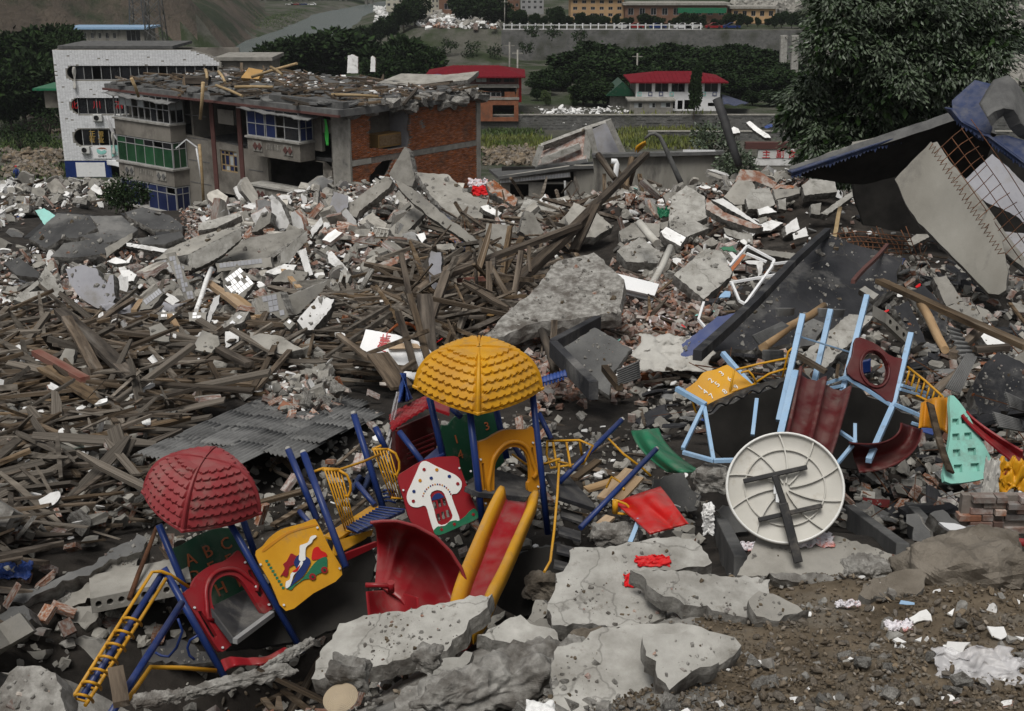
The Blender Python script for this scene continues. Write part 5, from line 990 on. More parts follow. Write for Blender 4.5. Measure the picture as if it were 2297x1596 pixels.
# tiled pieces
for s_,kw in((('A',[(1085,500),(1152,488),(1292,800),(1235,842)],(.2,-.9,.35),.3,'concrete','tiled_column','grey tiled column leaning across the slope'),dict(tile=(.16,.24))),
 (('A',[(1030,550),(1090,535),(1260,590),(1255,612),(1040,602)],(-.1,-.95,.25),.3,'concrete','tiled_wall','tiled end face of the long pale beam'),dict(tile=(.2,.2))),
 (('A',[(1415,562),(1780,520),(1792,590),(1600,600),(1430,622)],(-.05,-.95,.25),.3,'concrete','tiled_wall','tiled front edge of the brick-strewn floor slab'),dict(tile=(.22,.3))),
 (('A',[(1560,562),(1674,695),(1580,822),(1475,745),(1460,682)],(0,-.8,.6),.2,'concrete','tiled_wall','bright white tiled panel propped upright'),dict(tile=(.3,.2),tilem='tile_white')),
 (('A',[(940,790),(1035,718),(1077,760),(1000,862),(915,872)],(-.1,-.85,.5),.3,'concrete','tiled_wall','grey tiled slab below the tiled column'),dict(tile=(.14,.3))),
 (('A',[(1030,885),(1182,878),(1180,912),(1040,942)],(0,-.8,.6),.25,'concrete','tiled_wall','narrow white tiled strip right of the crumpled blue sheet'),dict(tile=(.2,.15),tilem='tile_white')),
 (('A',[(1235,885),(1362,883),(1350,947),(1240,947)],(0,-.8,.6),.25,'concrete','tiled_wall','small white tiled block below the tiled column'),dict(tile=(.2,.15),tilem='tile_white')),
 (('A',[(1690,780),(1840,748),(1897,902),(1872,942),(1760,882)],(-.35,-.9,.25),.3,'concrete','tiled_wall','grey tiled corner block with a squared edge'),dict(tile=(.24,.24))),
 (('A',[(1440,980),(1560,880),(1640,880),(1600,950),(1480,990)],(0,-.6,.8),.25,'broken_concrete','tiled_wall','white tiled slab under the orange timber'),dict(tile=(.2,.2),tilem='tile_white')),
 (('A',[(1862,960),(1900,920),(1945,960),(1900,1000)],(0,-.8,.6),.25,'concrete','tiled_wall','small tiled corner at the end of the white fragment'),dict(tile=(.16,.16),tilem='tile_white')),
 (('F',[(1570,280),(1650,165),(1880,190),(1840,300)],(0,-.55,.83),.22,'brick','tiled_wall','cream tiled wall piece lying by the brick block'),dict(tile=(.12,.05),tilem='p_cream')),
 (('F',[(1210,170),(1215,105),(1350,120),(1370,160),(1415,190),(1410,240),(1240,235)],(0,-.85,.5),.2,'broken_concrete','tiled_wall','white and maroon tiled fragment behind the round table'),dict(tile=(.1,.2),tilem='p_cream'))):slab(*s_,**kw,lift=.6 if s_[0]== 'A' else .05)
slab('F',[(1240,180),(1414,195),(1410,244),(1238,238)],(0,-.85,.5),.02,'tile_maroon','maroon_tiles','maroon tile row on the tiled fragment behind the table',Y=None,edge='tile_maroon',lift=.06,cat='tiles',rough=.3)
# foreground paving slabs
S2 =[
 ('E',[(-150,1370),(-120,1230),(20,1000),(330,930),(640,880),(1028,815),(985,900),(830,1075),(720,1180),(560,1215),(180,1310),(0,1350)],(-.16,-.22,.96),.16,CP,'paving_slab','large pale paving slab lying below the red spiral slide'),
 ('E',[(1530,520),(2290,445),(2400,500),(2460,640),(2300,660),(1980,650),(1930,660),(2060,800),(2130,880),(2150,960),(1900,1030),(1720,1030),(1590,1010),(1430,1020),(1370,910),(1440,790),(1450,690),(1530,610)],(-.03,-.3,.95),.16,CP,'paving_slab','biggest pale paving slab right of the yellow slide'),
 ('E',[(1930,655),(2000,645),(2400,680),(2850,720),(2790,890),(2780,960),(2600,960),(2300,870),(2130,790)],(.05,-.22,.97),.14,CP,'paving_slab','curved paving slab overlapping the biggest one'),
 ('E',[(925,1085),(1060,1000),(1220,945),(1290,990),(1420,1050),(1520,1160),(1500,1220),(1280,1160),(1010,1130)],(.05,-.3,.95),.14,CP,'paving_slab','small paving slab at the foot of the yellow slide'),
 ('E',[(1210,1010),(1260,985),(1380,985),(1420,1020),(1400,1045),(1260,1050)],(0,-.4,.9),.08,CO,'paving_slab','loose flat piece lying on the small paving slab'),
 ('E',[(1290,985),(1310,870),(1360,852),(1400,900),(1380,960),(1320,985)],(-.3,-.8,.5),.1,CO,'paving_slab','piece of slab standing on edge by the biggest one'),
 ('E',[(605,1360),(630,1290),(760,1220),(895,1200),(870,1260),(780,1340),(680,1400)],(-.05,-.45,.9),.1,CP,'paving_slab','rounded light piece on top of the front boulder'),
 ('E',[(1420,1500),(1470,1240),(1600,1130),(1780,1040),(2000,1060),(2020,1240),(1850,1340),(1740,1450)],(.02,-.3,.95),.14,CP,'paving_slab','cracked paving slab at the bottom centre'),
 ('E',[(1990,1180),(2010,1065),(2300,1070),(2450,1110),(2500,1250),(2350,1340),(2180,1450),(2080,1270)],(.03,-.3,.95),.14,CP,'paving_slab','cracked paving slab right of the crack at the bottom'),
 ('E',[(950,1010),(1090,930),(1115,930),(1080,990),(1000,1040)],(0,-.5,.86),.08,CO,'paving_slab','thin slab sliver under the end of the yellow slide'),
 ('E',[(1380,1640),(1430,1200),(1700,1040),(2350,1010),(2650,1150),(2480,1330),(2300,1480),(2150,1640)],(.02,-.27,.96),.1,CP,'paving_slab','wide dirty paving slab under the cracked ones at the bottom'),
 ('E',[(330,1640),(420,1440),(700,1400),(880,1330),(1000,1400),(760,1600)],(0,-.35,.93),.12,'broken_concrete','paving_slab','crumbled pale slab left of the front boulder'),
 ('F',[(500,860),(560,790),(740,850),(900,930),(780,960),(640,985),(510,925)],(0,-.3,.95),.12,CO,'paving_slab','dirt-covered slab edge right of the curved slab'),
 ('F',[(1200,800),(1340,690),(1560,640),(1660,690),(1640,760),(1500,830),(1250,850)],(-.03,-.35,.93),.25,'boulder','rock_slab','flat brown rock left of the big brown boulder'),
 ('F',[(580,690),(630,650),(1000,680),(1160,690),(1020,730),(740,740)],(0,-.5,.86),.12,'broken_concrete','kerb_piece','broken kerb edge below the round table'),
 ('L',[(0,1500),(10,1310),(260,1300),(380,1330),(415,1480),(440,1620),(0,1640)],(-.1,-.6,.8),.3,'broken_concrete','rubble_block','pale broken concrete block in the bottom left corner'),
 ('L',[(210,960),(230,905),(620,890),(640,960),(560,1040),(420,1000),(250,1010)],(0,-.5,.86),.2,CO,'concrete_block','flat grey block left of the yellow ladder'),
 ('L',[(500,1000),(570,935),(640,960),(570,1045)],(0,-.6,.8),.1,CO,'concrete_block','small square piece on the flat grey block'),
 ('L',[(285,1230),(320,1110),(560,1110),(700,1130),(690,1270),(300,1270)],(0,-.9,.4),.3,CO,'concrete_block','long grey block behind the yellow ladder'),
 ('L',[(170,1240),(180,1175),(260,1190),(300,1180),(280,1245)],(0,-.85,.5),.2,CO,'concrete_block','small grey block left of the ladder'),
 ('L',[(100,1100),(110,1055),(290,1045),(280,1080)],(0,-.85,.5),.15,'brick','brick_row','row of red bricks left of the ladder'),
 ('L',[(380,900),(760,600),(920,565),(900,640),(560,880),(440,905)],(.15,-.6,.78),.3,CO,'concrete_block','sloping grey slab behind the ladder at the left'),
 ('L',[(0,860),(300,740),(600,620),(900,420),(950,440),(930,540),(700,620),(420,740),(150,880)],(.1,-.5,.86),.3,CDk,'wall_slab','broken dark wall strip along the edge of the timber heap'),
 ('L',[(0,960),(60,880),(160,890),(210,990),(120,1010),(100,1110),(0,1120)],(0,-.7,.7),.3,CDk,'concrete_block','dark lump at the left edge below the timber'),
 ('L',[(800,1200),(960,1130),(1170,1100),(1290,1140),(1400,1260),(1000,1280)],(0,-.5,.86),.1,'rubber','rubber_mat','dark rubber mat slumped below the left tower'),
 ('F',[(280,260),(420,215),(480,330),(500,390),(390,430),(320,360)],(.1,-.9,.4),.08,CDk,'wall_slab','dark slate piece behind the round table'),
 ('F',[(-150,300),(-130,60),(60,0),(130,120),(190,180),(150,270)],(.05,-.85,.5),.12,CDk,'wall_slab','dark grey slab standing behind the crumpled red panel'),
 ('E',[(1150,560),(1480,470),(1560,640),(1400,690)],(0,-.5,.86),.1,CDk,'wall_slab','dark slab in the hole beside the yellow slide'),
]
for i,s_ in enumerate(S2):slab(*s_,rough=.7,lift=.06,Y=8.3 if i == 0 else None)
# sunken slab with three upstanding ribs (below the round table)
slab('F',[(420,690),(560,420),(760,430),(1060,430),(1480,560),(1400,620),(1300,680),(900,700)],(.02,-.3,.95),.2,CO,'trough_slab','ribbed concrete slab lying under the round table',rough=.4)
def beam(z,a,b,Ya,Yb,w,h,m_,name,label,cat='beam',upv=None):
    A = zp(z,a);B = zp(z,b);b_ = MB();b_.bar(P(*A,Ya),P(*B,Yb),w,h,upv=upv);return tag(b_.build(name,m_,bevel=.012),label,cat)
def gy(z,p):q = zp(z,p);return G(*q).y
for i,(a,c)in enumerate([((305,400),(440,690)),((580,440),(720,665)),((1150,320),(1500,600)),((1540,300),(1760,560))]):
    beam('F',a,c,gy('F',a)-.1,gy('F',c)-.15,.13,.36,CDk,'rib',['leftmost concrete rib below the round table','rib just left of the black table leg','long rib right of the round table','rib at the far right beside the red pipe'][i])
# front boulder and rocks
def rock(z,px,Y,sz,label,m_='boulder',seed=1,rot=0.0,name='boulder',tilt=0.0):
    u,v = zp(z,px);c = P(u,v,Y)if Y else G(u,v,sz[2]*.1);b = bmesh.new();bmesh.ops.create_cube(b,size=2.0);bmesh.ops.subdivide_edges(b,edges=b.edges[:],cuts=14 if max(sz)< 2.2*min(sz)else 32,use_grid_fill=True);o = Vector((seed*7.7,seed*3.1,0));E = Euler((tilt,tilt*.4,rot)).to_matrix()
    for v_ in b.verts:
        q = v_.co.copy();s_ = q.normalized()*1.2;q = q.lerp(s_,.45);q *=(1+.22*mnoise.noise(q*1.1+o))*.56;w_ = q.normalized();c_ = Vector((q.x*sz[0],q.y*sz[1],q.z*sz[2]));a_ = min(sz);c_ += Vector((w_.x/sz[0],w_.y/sz[1],w_.z/sz[2])).normalized()*a_*(.28*mnoise.noise(c_/a_*1.3+o)+.17*mnoise.noise(c_/a_*3.1+o)+.08*mnoise.noise(c_/a_*7+o));v_.co = E @ c_
    me = bpy.data.meshes.new(name);b.to_mesh(me);b.free();me.materials.append(M[m_])
    o_ = bpy.data.objects.new(name,me);COL.objects.link(o_);o_.location = c;return tag(o_,label,'rock')
rock('E',(1130,1370),6.9,(1.05,.32,.24),'long dirt-streaked boulder of concrete at the bottom centre','broken_concrete',3,.42,'boulder',-.12)
rock('F',(1960,680),8.9,(.95,.5,.46),'big brown boulder at the right','boulder',5,.25);rock('F',(1600,590),9.6,(.16,.15,.17),'round clod of earth beside the big brown boulder','boulder',6)
rock('E',(1690,1150),7.9,(.24,.18,.16),'round muddy stone on the cracked paving slab','boulder',8);rock('E',(1970,1400),6.75,(.5,.34,.2),'broad muddy rock at the bottom right of centre','boulder',9);rock('E',(600,1240),7.7,(.17,.14,.13),'whitish rock on the edge of the large slab','broken_concrete',11)
rock('E',(90,1340),7.4,(.22,.18,.15),'dark rough lump left of the wicker disc','broken_concrete',12);rock('F',(1860,1480),6.7,(.28,.2,.16),'angular grey rock in front of the plastic film','stone',13);rock('F',(600,1380),7.0,(.12,.34,.1),'long wedge of rock standing at the bottom right','broken_concrete',14,.6)
rock('F',(1260,640),9.0,(.3,.2,.1),'pale crumbly lump left of the flat brown rock','broken_concrete',15);rock('F',(250,60),12.6,(.34,.22,.2),'grey rock left of the round table','broken_concrete',16);rock('E',(1840,430),11.5,(.42,.25,.14),'mound of grey grit behind the biggest slab','broken_concrete',17)
rock('L',(1560,1390),8.2,(.75,.09,.07),'broken white kerb strip at the left of the large slab','broken_concrete',18,.45,'kerb_strip',.0);rock('L',(1890,1220),8.6,(.42,.06,.06),'pale kerb strip pointing up under the left tower','broken_concrete',19,.75,'kerb_strip',-.3);rock('L',(1050,1500),7.6,(.3,.1,.06),'light slab sliver at the bottom left','broken_concrete',20,.3,'kerb_strip');rock('F',(230,320),12.0,(.09,.12,.3),'curved whitish lump left of the round table','plaster',21)
rock('E',(1340,1620),6.0,(.14,.1,.12),'white lump at the very bottom','plaster',22);rock('D',(1660,1330),8.6,(.16,.12,.1),'grey stone between the paving slabs','stone',23);rock('E',(1350,770),11.2,(.3,.18,.2),'smooth tan boulder in the hole beside the slide','boulder',24);rock('D',(1340,1470),7.6,(.12,.1,.1),'small grey stone on the cracked slab','stone',25)
# timber and poles laid by hand
def log(z,a,b,Ya,Yb,w,h,label,m_='wood',name='timber_beam',rnd_=False,cat='timber',group=None):
    A = P(*zp(z,a),Ya)if Ya else G(*zp(z,a),.15);B = P(*zp(z,b),Yb)if Yb else G(*zp(z,b),.15);d = B-A;q = MB();L = d.length
    if rnd_:q.tube([(-L/2,0,0),(-L/6,0,.01*L),(L/4,0,0),(L/2,0,.005*L)],[w/2,w*.48,w*.46,w*.4],10)
    else:
        k = 6;sec =[(-L/2+L*i/k,.0022*L*math.sin(i*1.3+A.x))for i in range(k+1)]
        for i in range(k):q.hexa([Vector((sec[j][0],sec[j][1]+y*w/2,zz_*h/2))for zz_ in(-1,1)for j,y in((i,-1),(i+1,-1),(i+1,1),(i,1))])
    me = q.mesh(name,[m_]);o = bpy.data.objects.new(name,me);COL.objects.link(o);o.location =(A+B)/2;o.rotation_euler = d.to_track_quat('X','Z').to_euler();return tag(o,label,cat,group)
LG =[('B',(640,880),(1590,520),27,33,.22,.12,'long pale beam forming the top of the fallen timber truss'),('B',(940,1150),(1720,380),26,36,.26,.2,'thick beam rising to the right through the timber truss'),('B',(1690,400),(2035,55),36,44,.22,.18,'upper end of the long beam pointing at the sky wall','wood'),('B',(1000,760),(1005,1095),27,26.5,.14,.08,'upright strut of the timber truss'),('B',(580,1010),(610,1420),23,21,.3,.26,'thick square post standing above the yellow roof'),('B',(600,1200),(720,840),24,26,.18,.14,'leaning post left in the timber truss'),('B',(425,710),(480,1000),24,22.5,.11,.06,'thin batten standing left of the truss'),('B',(480,980),(600,1400),22.5,20,.12,.06,'batten continuing down to the white board'),('B',(405,1090),(520,1480),21.5,19.5,.12,.05,'pale batten leaning over the white board'),('B',(530,960),(870,720),27,30,.24,.22,'dark round log at the left of the truss','wood','timber_log',True),('B',(1560,690),(1700,390),33,35,.26,.1,'broad plank leaning on the truss'),('B',(1295,380),(1440,480),None,None,.2,.2,'dark short log below the doorway','wood','timber_log',True),('B',(800,885),(1000,870),28,27.5,.12,.1,'short reddish stick across the truss','wood_red'),('B',(1010,790),(1120,980),27,26.5,.12,.05,'diagonal brace of the truss'),('B',(630,1130),(970,1125),24.5,24.5,.1,.06,'pale horizontal batten of the truss'),('B',(1165,1000),(1215,690),27.5,28,.12,.08,'narrow upright batten right in the truss'),('B',(1260,660),(1270,830),29,28.5,.08,.05,'short hanging batten of the truss'),('B',(10,1240),(210,1400),21,19,.1,.06,'dark batten sloping at the left of the white board'),('B',(270,1370),(430,1590),18.6,17.4,.34,.05,'wide brown board standing before the blue bundle'),('B',(420,1480),(515,1415),18.8,19.0,.08,.05,'short dark stick lying on the white board'),('B',(1350,1220),(1440,1480),22,19.5,.16,.14,'dark post leaning right of the yellow roof','wood','timber_log',True),('B',(1430,1160),(1420,1480),22.5,20,.12,.1,'pale post beside the leaning dark one'),('B',(1760,1460),(1860,1587),18,17,.1,.1,'pale stick before the corrugated scrap','wood'),
 ('A',(395,870),(890,1330),25,18.5,.26,.1,'longest dark plank sloping down the timber heap'),('A',(440,920),(640,1270),23.5,19.5,.2,.08,'pale plank crossing the longest one'),('A',(240,1150),(560,1330),20.5,18.5,.16,.1,'dark reddish plank at the left of the heap','wood_red'),('A',(290,1250),(740,1510),19.5,17.2,.24,.06,'grey wide plank with nail holes in the heap'),('A',(660,1130),(890,1330),21,18.5,.2,.12,'thick plank parallel to the longest one'),('A',(1370,690),(1690,930),33,27.5,.2,.12,'bright orange-brown timber lying over the tiled slab','wood_fresh'),('A',(1470,735),(1720,915),32,27.5,.24,.08,'second orange timber beside the bright one','wood_fresh'),('A',(1390,600),(1290,880),34,29,.14,.14,'pale round pole standing by the tiled column','plaster','pipe',True),('A',(1110,900),(1190,1030),26.5,24.5,.12,.1,'short brown stick before the tiled strip','wood_fresh'),('A',(880,880),(930,810),29,30,.14,.1,'short orange stick under the tiled slab','wood_fresh'),('A',(610,975),(870,800),26,30,.14,.08,'grey plank below the rounded plaster slab'),('A',(1860,605),(1970,730),36,33,.14,.08,'orange lath under the overhanging slab','wood_fresh'),('A',(560,1260),(600,1340),19.6,19.4,.14,.08,'short upright stub in the timber'),('A',(860,1440),(1010,1360),18,18.6,.05,.05,'thin white lath in the timber heap','plaster'),('A',(1360,1085),(1640,1230),22.5,20.5,.16,.1,'grey beam at the right of the heap'),('A',(1670,1380),(1860,1010),19,23,.1,.06,'thin lath leaning up right of the white debris'),('A',(1680,1390),(1970,1070),19,22.5,.1,.06,'second thin lath leaning right of the white debris'),('A',(1380,1220),(1500,1440),20.5,18.5,.08,.06,'grey lath across the white debris'),('A',(2030,1170),(2060,1030),22,23.5,.06,.04,'thin pale stick standing right of the slab'),
 ('C',(590,940),(985,680),15.8,20,.14,.14,'bright brown log lying on the blackened wall','wood_fresh','timber_log',True),('C',(1620,660),(1780,970),19,16,.14,.14,'bright brown log at the right of the debris','wood_fresh','timber_log',True),('C',(1350,510),(2320,945),20.5,15.8,.16,.08,'long dark beam slanting down to the right edge'),('C',(1175,515),(1405,275),21,26,.07,.07,'thin dark red pipe on the blackened wall','maroon'),('C',(1710,1240),(1905,1080),14.4,15.4,.13,.13,'brown log behind the yellow ladder','wood','timber_log',True),('C',(1830,1000),(2010,830),16.4,17.6,.12,.1,'dark beam stub at the right'),('C',(1980,960),(2200,945),16.0,16.0,.1,.08,'dark beam end at the right edge'),('C',(165,1000),(1005,185),15.4,25.5,.12,.14,'long dark kerb along the left edge of the blackened wall','soot','kerb_beam'),('C',(1005,445),(1095,35),27,33,.1,.1,'yellowish thin post in the shadow','bamboo'),('C',(785,980),(1000,1105),14.5,14.2,.07,.05,'grey lath behind the double slide'),('C',(1070,1140),(1080,1060),14.2,14.6,.04,.03,'thin upright lath behind the double slide'),
 ('E',(1745,190),(1930,0),12.8,13.4,.13,.03,'pale plank behind the crumpled red panel','wood_fresh'),('E',(1640,130),(1860,60),13.2,13.4,.13,.03,'flat pale plank right of the yellow tower','wood_fresh'),('E',(1560,60),(1720,-60),13.4,14,.1,.04,'plank leaning behind the yellow tower','wood'),('E',(1850,200),(1990,50),12.9,13.4,.12,.03,'second pale plank behind the red panel','wood_fresh'),('E',(1700,390),(1800,310),12.4,12.7,.12,.03,'short pale plank under the blue pole','wood_fresh'),('L',(850,850),(1030,380),10.6,11.6,.05,.05,'thin rusty rod leaning on the red roof','rust','rod',True),('L',(760,1310),(800,1540),8.6,8.1,.12,.05,'short upright board under the blue ladder pole','wood'),('E',(1930,480),(1990,325),10.9,11.2,.045,.03,'pale blue stick standing in the rubble','p_skyblue','stick'),
 ('M',(1480,1480),(1670,700),None,None,.0,.0,'')]
for q in LG[:-1]:
    z,a,c,Ya,Yb,w_,h_,lab = q[:8];m_ = q[8]if len(q)> 8 else 'wood';nm = q[9]if len(q)> 9 else 'timber_beam';rd_ = q[10]if len(q)> 10 else False
    log(z,a,c,Ya,Yb,w_,h_,lab,m_,nm,rd_,cat='pipe' if nm == 'pipe' else 'timber')
log('T',(285,650),(430,1090),47,46,.35,.35,'tall dark pole leaning behind the stained wall','tar_strip','pole',True,'pole')
# ------------------------------------------------------------------ big tree on the right
def clump_mesh(lobes,nc=1700,nl=32,size=.2):
    """drooping leaves gathered in clumps on the outside of the crown, so that gaps stay between them"""
    g = np.random.default_rng(5);L = np.array(lobes);w_ =(L[:,3]** 2);k = g.choice(len(L),nc,p=w_/w_.sum());d = g.normal(size=(nc,3));d[:,2]= d[:,2]*.8+.15;d /= np.linalg.norm(d,axis=1)[:,None];c = L[k,:3]+d*L[k,3:6]*g.uniform(.72,1.06,nc)[:,None]
    p = np.repeat(c,nl,0);n = len(p);o = g.normal(size=(n,3))*np.array([.2,.2,.12]);p = p+o;p[:,2]-= .5*(o[:,0]** 2+o[:,1]** 2);od = o*np.array([1,1,.4])+np.repeat(d,nl,0)*.12;od[:,2]-= .22;od /= np.linalg.norm(od,axis=1)[:,None]
    sd_ = np.cross(od,np.array([0,0,1.0])+g.normal(size=(n,3))*.35);sd_ /= np.linalg.norm(sd_,axis=1)[:,None];nn = np.cross(sd_,od);s = size*(.6+.7*g.random(n))[:,None]
    V = np.stack([p,p+od*s*.5+sd_*s*.2-nn*s*.05,p+od*s,p+od*s*.5-sd_*s*.2-nn*s*.05],1).reshape(-1,3);q = np.arange(n)*4;me = bpy.data.meshes.new('crown');me.materials.append(M['leaf_grey']);fill_mesh(me,V,np.stack([q,q+1,q+2,q+3],1),None,False,g.random(n));return me
def big_tree():
    Y0 = 45;c0 = P(2000,300,Y0);z0 = h1(c0.x,Y0);t = thing('broadleaf_tree',(c0.x,Y0,z0),'big broadleaf tree with grey green drooping leaves on the right','tree');r = random.Random(3);lobes =[]
    for u,v,rad in[(1890,30,85),(1960,-20,110),(2050,20,120),(2150,10,110),(2200,80,75),(2215,140,55),(1865,100,62),(1905,170,75),(1990,120,95),(2080,150,95),(2165,170,70),(1800,235,55),(1850,265,85),(1940,225,95),(2040,235,80),(1840,325,66),(1915,320,62),(1990,300,52),(2110,225,52),(1845,375,55),(1780,275,40),(1945,120,60),(2010,60,80),(2120,80,90),(1890,385,45),(2000,190,70),(1870,50,50),(1830,190,40)]:
        p = P(u,v,Y0+r.uniform(-1.6,1.8))-Vector((c0.x,Y0,z0));q = rad/61;lobes.append((p.x,p.y,p.z,q,q*1.1,q*.85))
    o = bpy.data.objects.new('crown',clump_mesh(lobes));COL.objects.link(o);o.parent = t
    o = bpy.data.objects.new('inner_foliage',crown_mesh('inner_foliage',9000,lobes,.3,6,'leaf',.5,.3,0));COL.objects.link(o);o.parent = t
    b = MB();b.tube([(0.6,0,-1),(.5,0,2.5),(.2,.1,5),(.3,0,7.5)],[.34,.28,.2,.08],10)
    for L in lobes[::2]:b.tube([(.3,0,3.2),(L[0]*.5+.1,L[1]*.5,3.2+(L[2]-3.2)*.55-.2),(L[0],L[1],L[2])],[.13,.08,.03],6)
    o = bpy.data.objects.new('trunk',b.mesh('trunk',['bark']));COL.objects.link(o);o.parent = t
big_tree()
# ------------------------------------------------------------------ collapsed building on the right
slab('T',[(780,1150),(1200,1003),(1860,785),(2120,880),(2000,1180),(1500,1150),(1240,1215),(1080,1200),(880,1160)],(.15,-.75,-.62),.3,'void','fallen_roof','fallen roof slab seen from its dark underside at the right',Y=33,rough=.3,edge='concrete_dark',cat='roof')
slab('T',[(1180,1200),(1420,1130),(1900,1050),(2100,900),(2380,1000),(2400,1560),(1700,1560),(1240,1480),(1190,1300)],(0,-1,-.1),.3,'void','interior_wall','shade-painted inside wall of the collapsed building',Y=38,rough=.4,edge='void',cat='wall')  # shade of the interior is put into this wall's near-black colour
slab('T',[(860,1060),(900,1040),(1180,940),(1370,890),(1640,812),(1700,795),(1860,778),(1200,996),(870,1108)],(.05,-.3,.95),.18,'concrete','roof_edge','debris-covered top edge of the fallen roof',Y=33,cat='roof')
slab('T',[(1165,960),(1175,930),(1350,895),(1370,915),(1200,968)],(0,-.8,.6),.3,'concrete','kerb_block','loose concrete block on the edge of the fallen roof',Y=33.2,cat='block')
slab('T',[(858,1085),(862,1048),(945,1050),(940,1075)],(0,-.8,.6),.3,'concrete_pale','kerb_block','pale block at the low end of the fallen roof',Y=32.6,cat='block')
def scallop(name,label,a,c,Ya,Yb,n,drop,m_,mids=()):
    """corrugated eave seen end on: a row of drooping tile ends"""
    pts =[P(*zp('T',a),Ya)]+[P(*zp('T',q),yy_)for q,yy_ in mids]+[P(*zp('T',c),Yb)];L =[0]
    for i in range(len(pts)-1):L.append(L[-1]+(pts[i+1]-pts[i]).length)
    def at(s):
        for i in range(len(pts)-1):
            if s <= L[i+1]or i == len(pts)-2:return pts[i].lerp(pts[i+1],(s-L[i])/(L[i+1]-L[i]))
    t = thing(name,pts[0],label,'roof edge');b = MB();rs = random.Random(n)
    b.sheet(lambda x,y:at(x*L[-1])+Vector((0,-.04+.5*y,.08-.03*y)),n*2,2,.05);b.build('eave_strip',m_,t)
    for i in range(n):
        p,q = at(L[-1]*i/n),at(L[-1]*(i+1)/n);d = Vector((0,-.02,-drop*rs.uniform(.6,1.3)));m = MB();m.poly([[p+Vector((0,-.06,.06)),p+d*.35,p.lerp(q,.5)+d,q+d*.35,q+Vector((0,-.06,.06))]],(0,.03,0));m.build('tile_end',m_,t)
scallop('blue_eave','blue scalloped eave along the fallen roof',(770,1148),(1850,788),32.0,32.2,44,.12,'tarp_navy',[((1200,1004),32.0)])
slab('T',[(1825,660),(1900,590),(1975,525),(2130,562),(2050,700),(2090,840),(2075,890),(2010,905),(1880,795),(1828,722)],(-.2,-.6,.77),.1,'tarp_navy','blue_roof','navy blue sheet roof folded at the upper right',Y=31,rough=.25,edge='tarp_navy',cat='roof')
slab('T',[(2065,905),(2170,882),(2330,930),(2340,1110),(2180,1000)],(.1,-.6,.77),.1,'tarp_navy','blue_roof','lower navy blue roof sheet at the right edge',Y=29.5,rough=.25,edge='tarp_navy',cat='roof')
b = MB();pa =[(2048,730),(2090,650),(2150,545),(2185,590),(2230,660),(2320,730)];pb =[(2085,830),(2120,790),(2160,760),(2200,840),(2260,900),(2330,930)]
b.sheet(lambda x,y:P(*zp('T',(np.interp(x*5,range(6),[q[0]for q in pa]),np.interp(x*5,range(6),[q[1]for q in pa]))),30.6+x*.8).lerp(P(*zp('T',(np.interp(x*5,range(6),[q[0]for q in pb]),np.interp(x*5,range(6),[q[1]for q in pb]))),30+x*.4),y),20,6,.3);tag(b.build('parapet','concrete_dark',fix=True),'curved concrete parapet standing on the navy roof','parapet')
scallop('blue_eave','blue scalloped eave of the navy roof',(1825,730),(2070,905),31,30.2,11,.14,'tarp_navy',[((1890,810),30.6)]);scallop('blue_eave','blue scalloped eave at the right edge',(2065,905),(2320,1095),29.8,29,13,.14,'tarp_navy')
hs_ = slab('D',[(2007,402),(2045,360),(2089,318),(2098,328),(2116,363),(2170,420),(2222,480),(2250,540),(2262,610),(2257,651),(2240,661),(2216,660),(2170,610),(2113,553),(2060,500),(2030,458)],(-.4,-.75,.5),.3,'wall_stain','hanging_slab','big concrete slab hanging down with bare steel along its edge',Y=23.5,rough=.4,cat='slab')
hb_ = slab('D',[(2085,322),(2102,318),(2130,360),(2190,430),(2255,520),(2300,580),(2300,605),(2245,560),(2170,455),(2112,372)],(-.15,-.6,.8),.16,'concrete','slab_edge','narrow concrete edge strip above the hanging slab',Y=24.6,rough=.3,cat='slab')
slab('T',[(1890,1195),(1990,1100),(2090,1010),(2200,1100),(2330,1230),(2330,1500),(2250,1420),(2150,1370),(2050,1330)],(-.45,-.75,.45),.12,'plaster_blue','wall_panel','bluish wall panel behind the steel mesh at the right',Y=26.5,rough=.5,cat='wall')
slab('C',[(2160,180),(2300,200),(2320,420),(2230,330),(2200,260)],(-.2,-.7,.7),.2,'plaster_blue','wall_fragment','torn bluish fragment at the right edge',Y=25.5,cat='wall')
rb = MB();k = 26
A_,B_ =(2090,325),(2250,572);zz_ =[]
for i in range(k*2+1):
    s_ = i/(k*2);u = A_[0]+(B_[0]-A_[0])*s_;v = A_[1]+(B_[1]-A_[1])*s_;off =(7 if i % 2 else-7);zz_.append(P(u-off*.85-3,v+off*.6+(random.random()-.5)*4,23.0))
rb.tube(zz_,.012,5);tag(rb.build('bent_steel','rust'),'zigzag bent steel along the edge of the hanging slab','steel bars')
t = thing('steel_mesh',P(2200,480,24),'rusty steel mesh sticking out beside the hanging slab','steel mesh')
for i in range(13):
    s_ = i/12;a =(2096+170*s_,345+250*s_);b = MB();b.tube([P(a[0],a[1],24.2),P(a[0]+45,a[1]-42,24.9),P(a[0]+66+6*math.sin(i),a[1]-58,25.2)],.009,5);b.build('steel_bar','rust',t)
for j in range(4):b = MB();b.tube([P(2112+22*j,328-20*j,24.5+.2*j),P(2190+24*j,440-18*j,24.5+.2*j),P(2290+20*j,585-20*j,24.5+.2*j)],.009,5);b.build('steel_bar','rust',t)
t = thing('steel_mesh',P(2080,540,27),'tangle of reinforcement mesh in the shadow under the roof','steel mesh')
for i in range(18):b = MB();u = 1845+i*11;b.tube([P(u,520+12*math.sin(i),27),P(u+14,545,26.6),P(u+20+8*math.sin(i*2),572,26.2)],.012,5);b.build('steel_bar','rust',t)
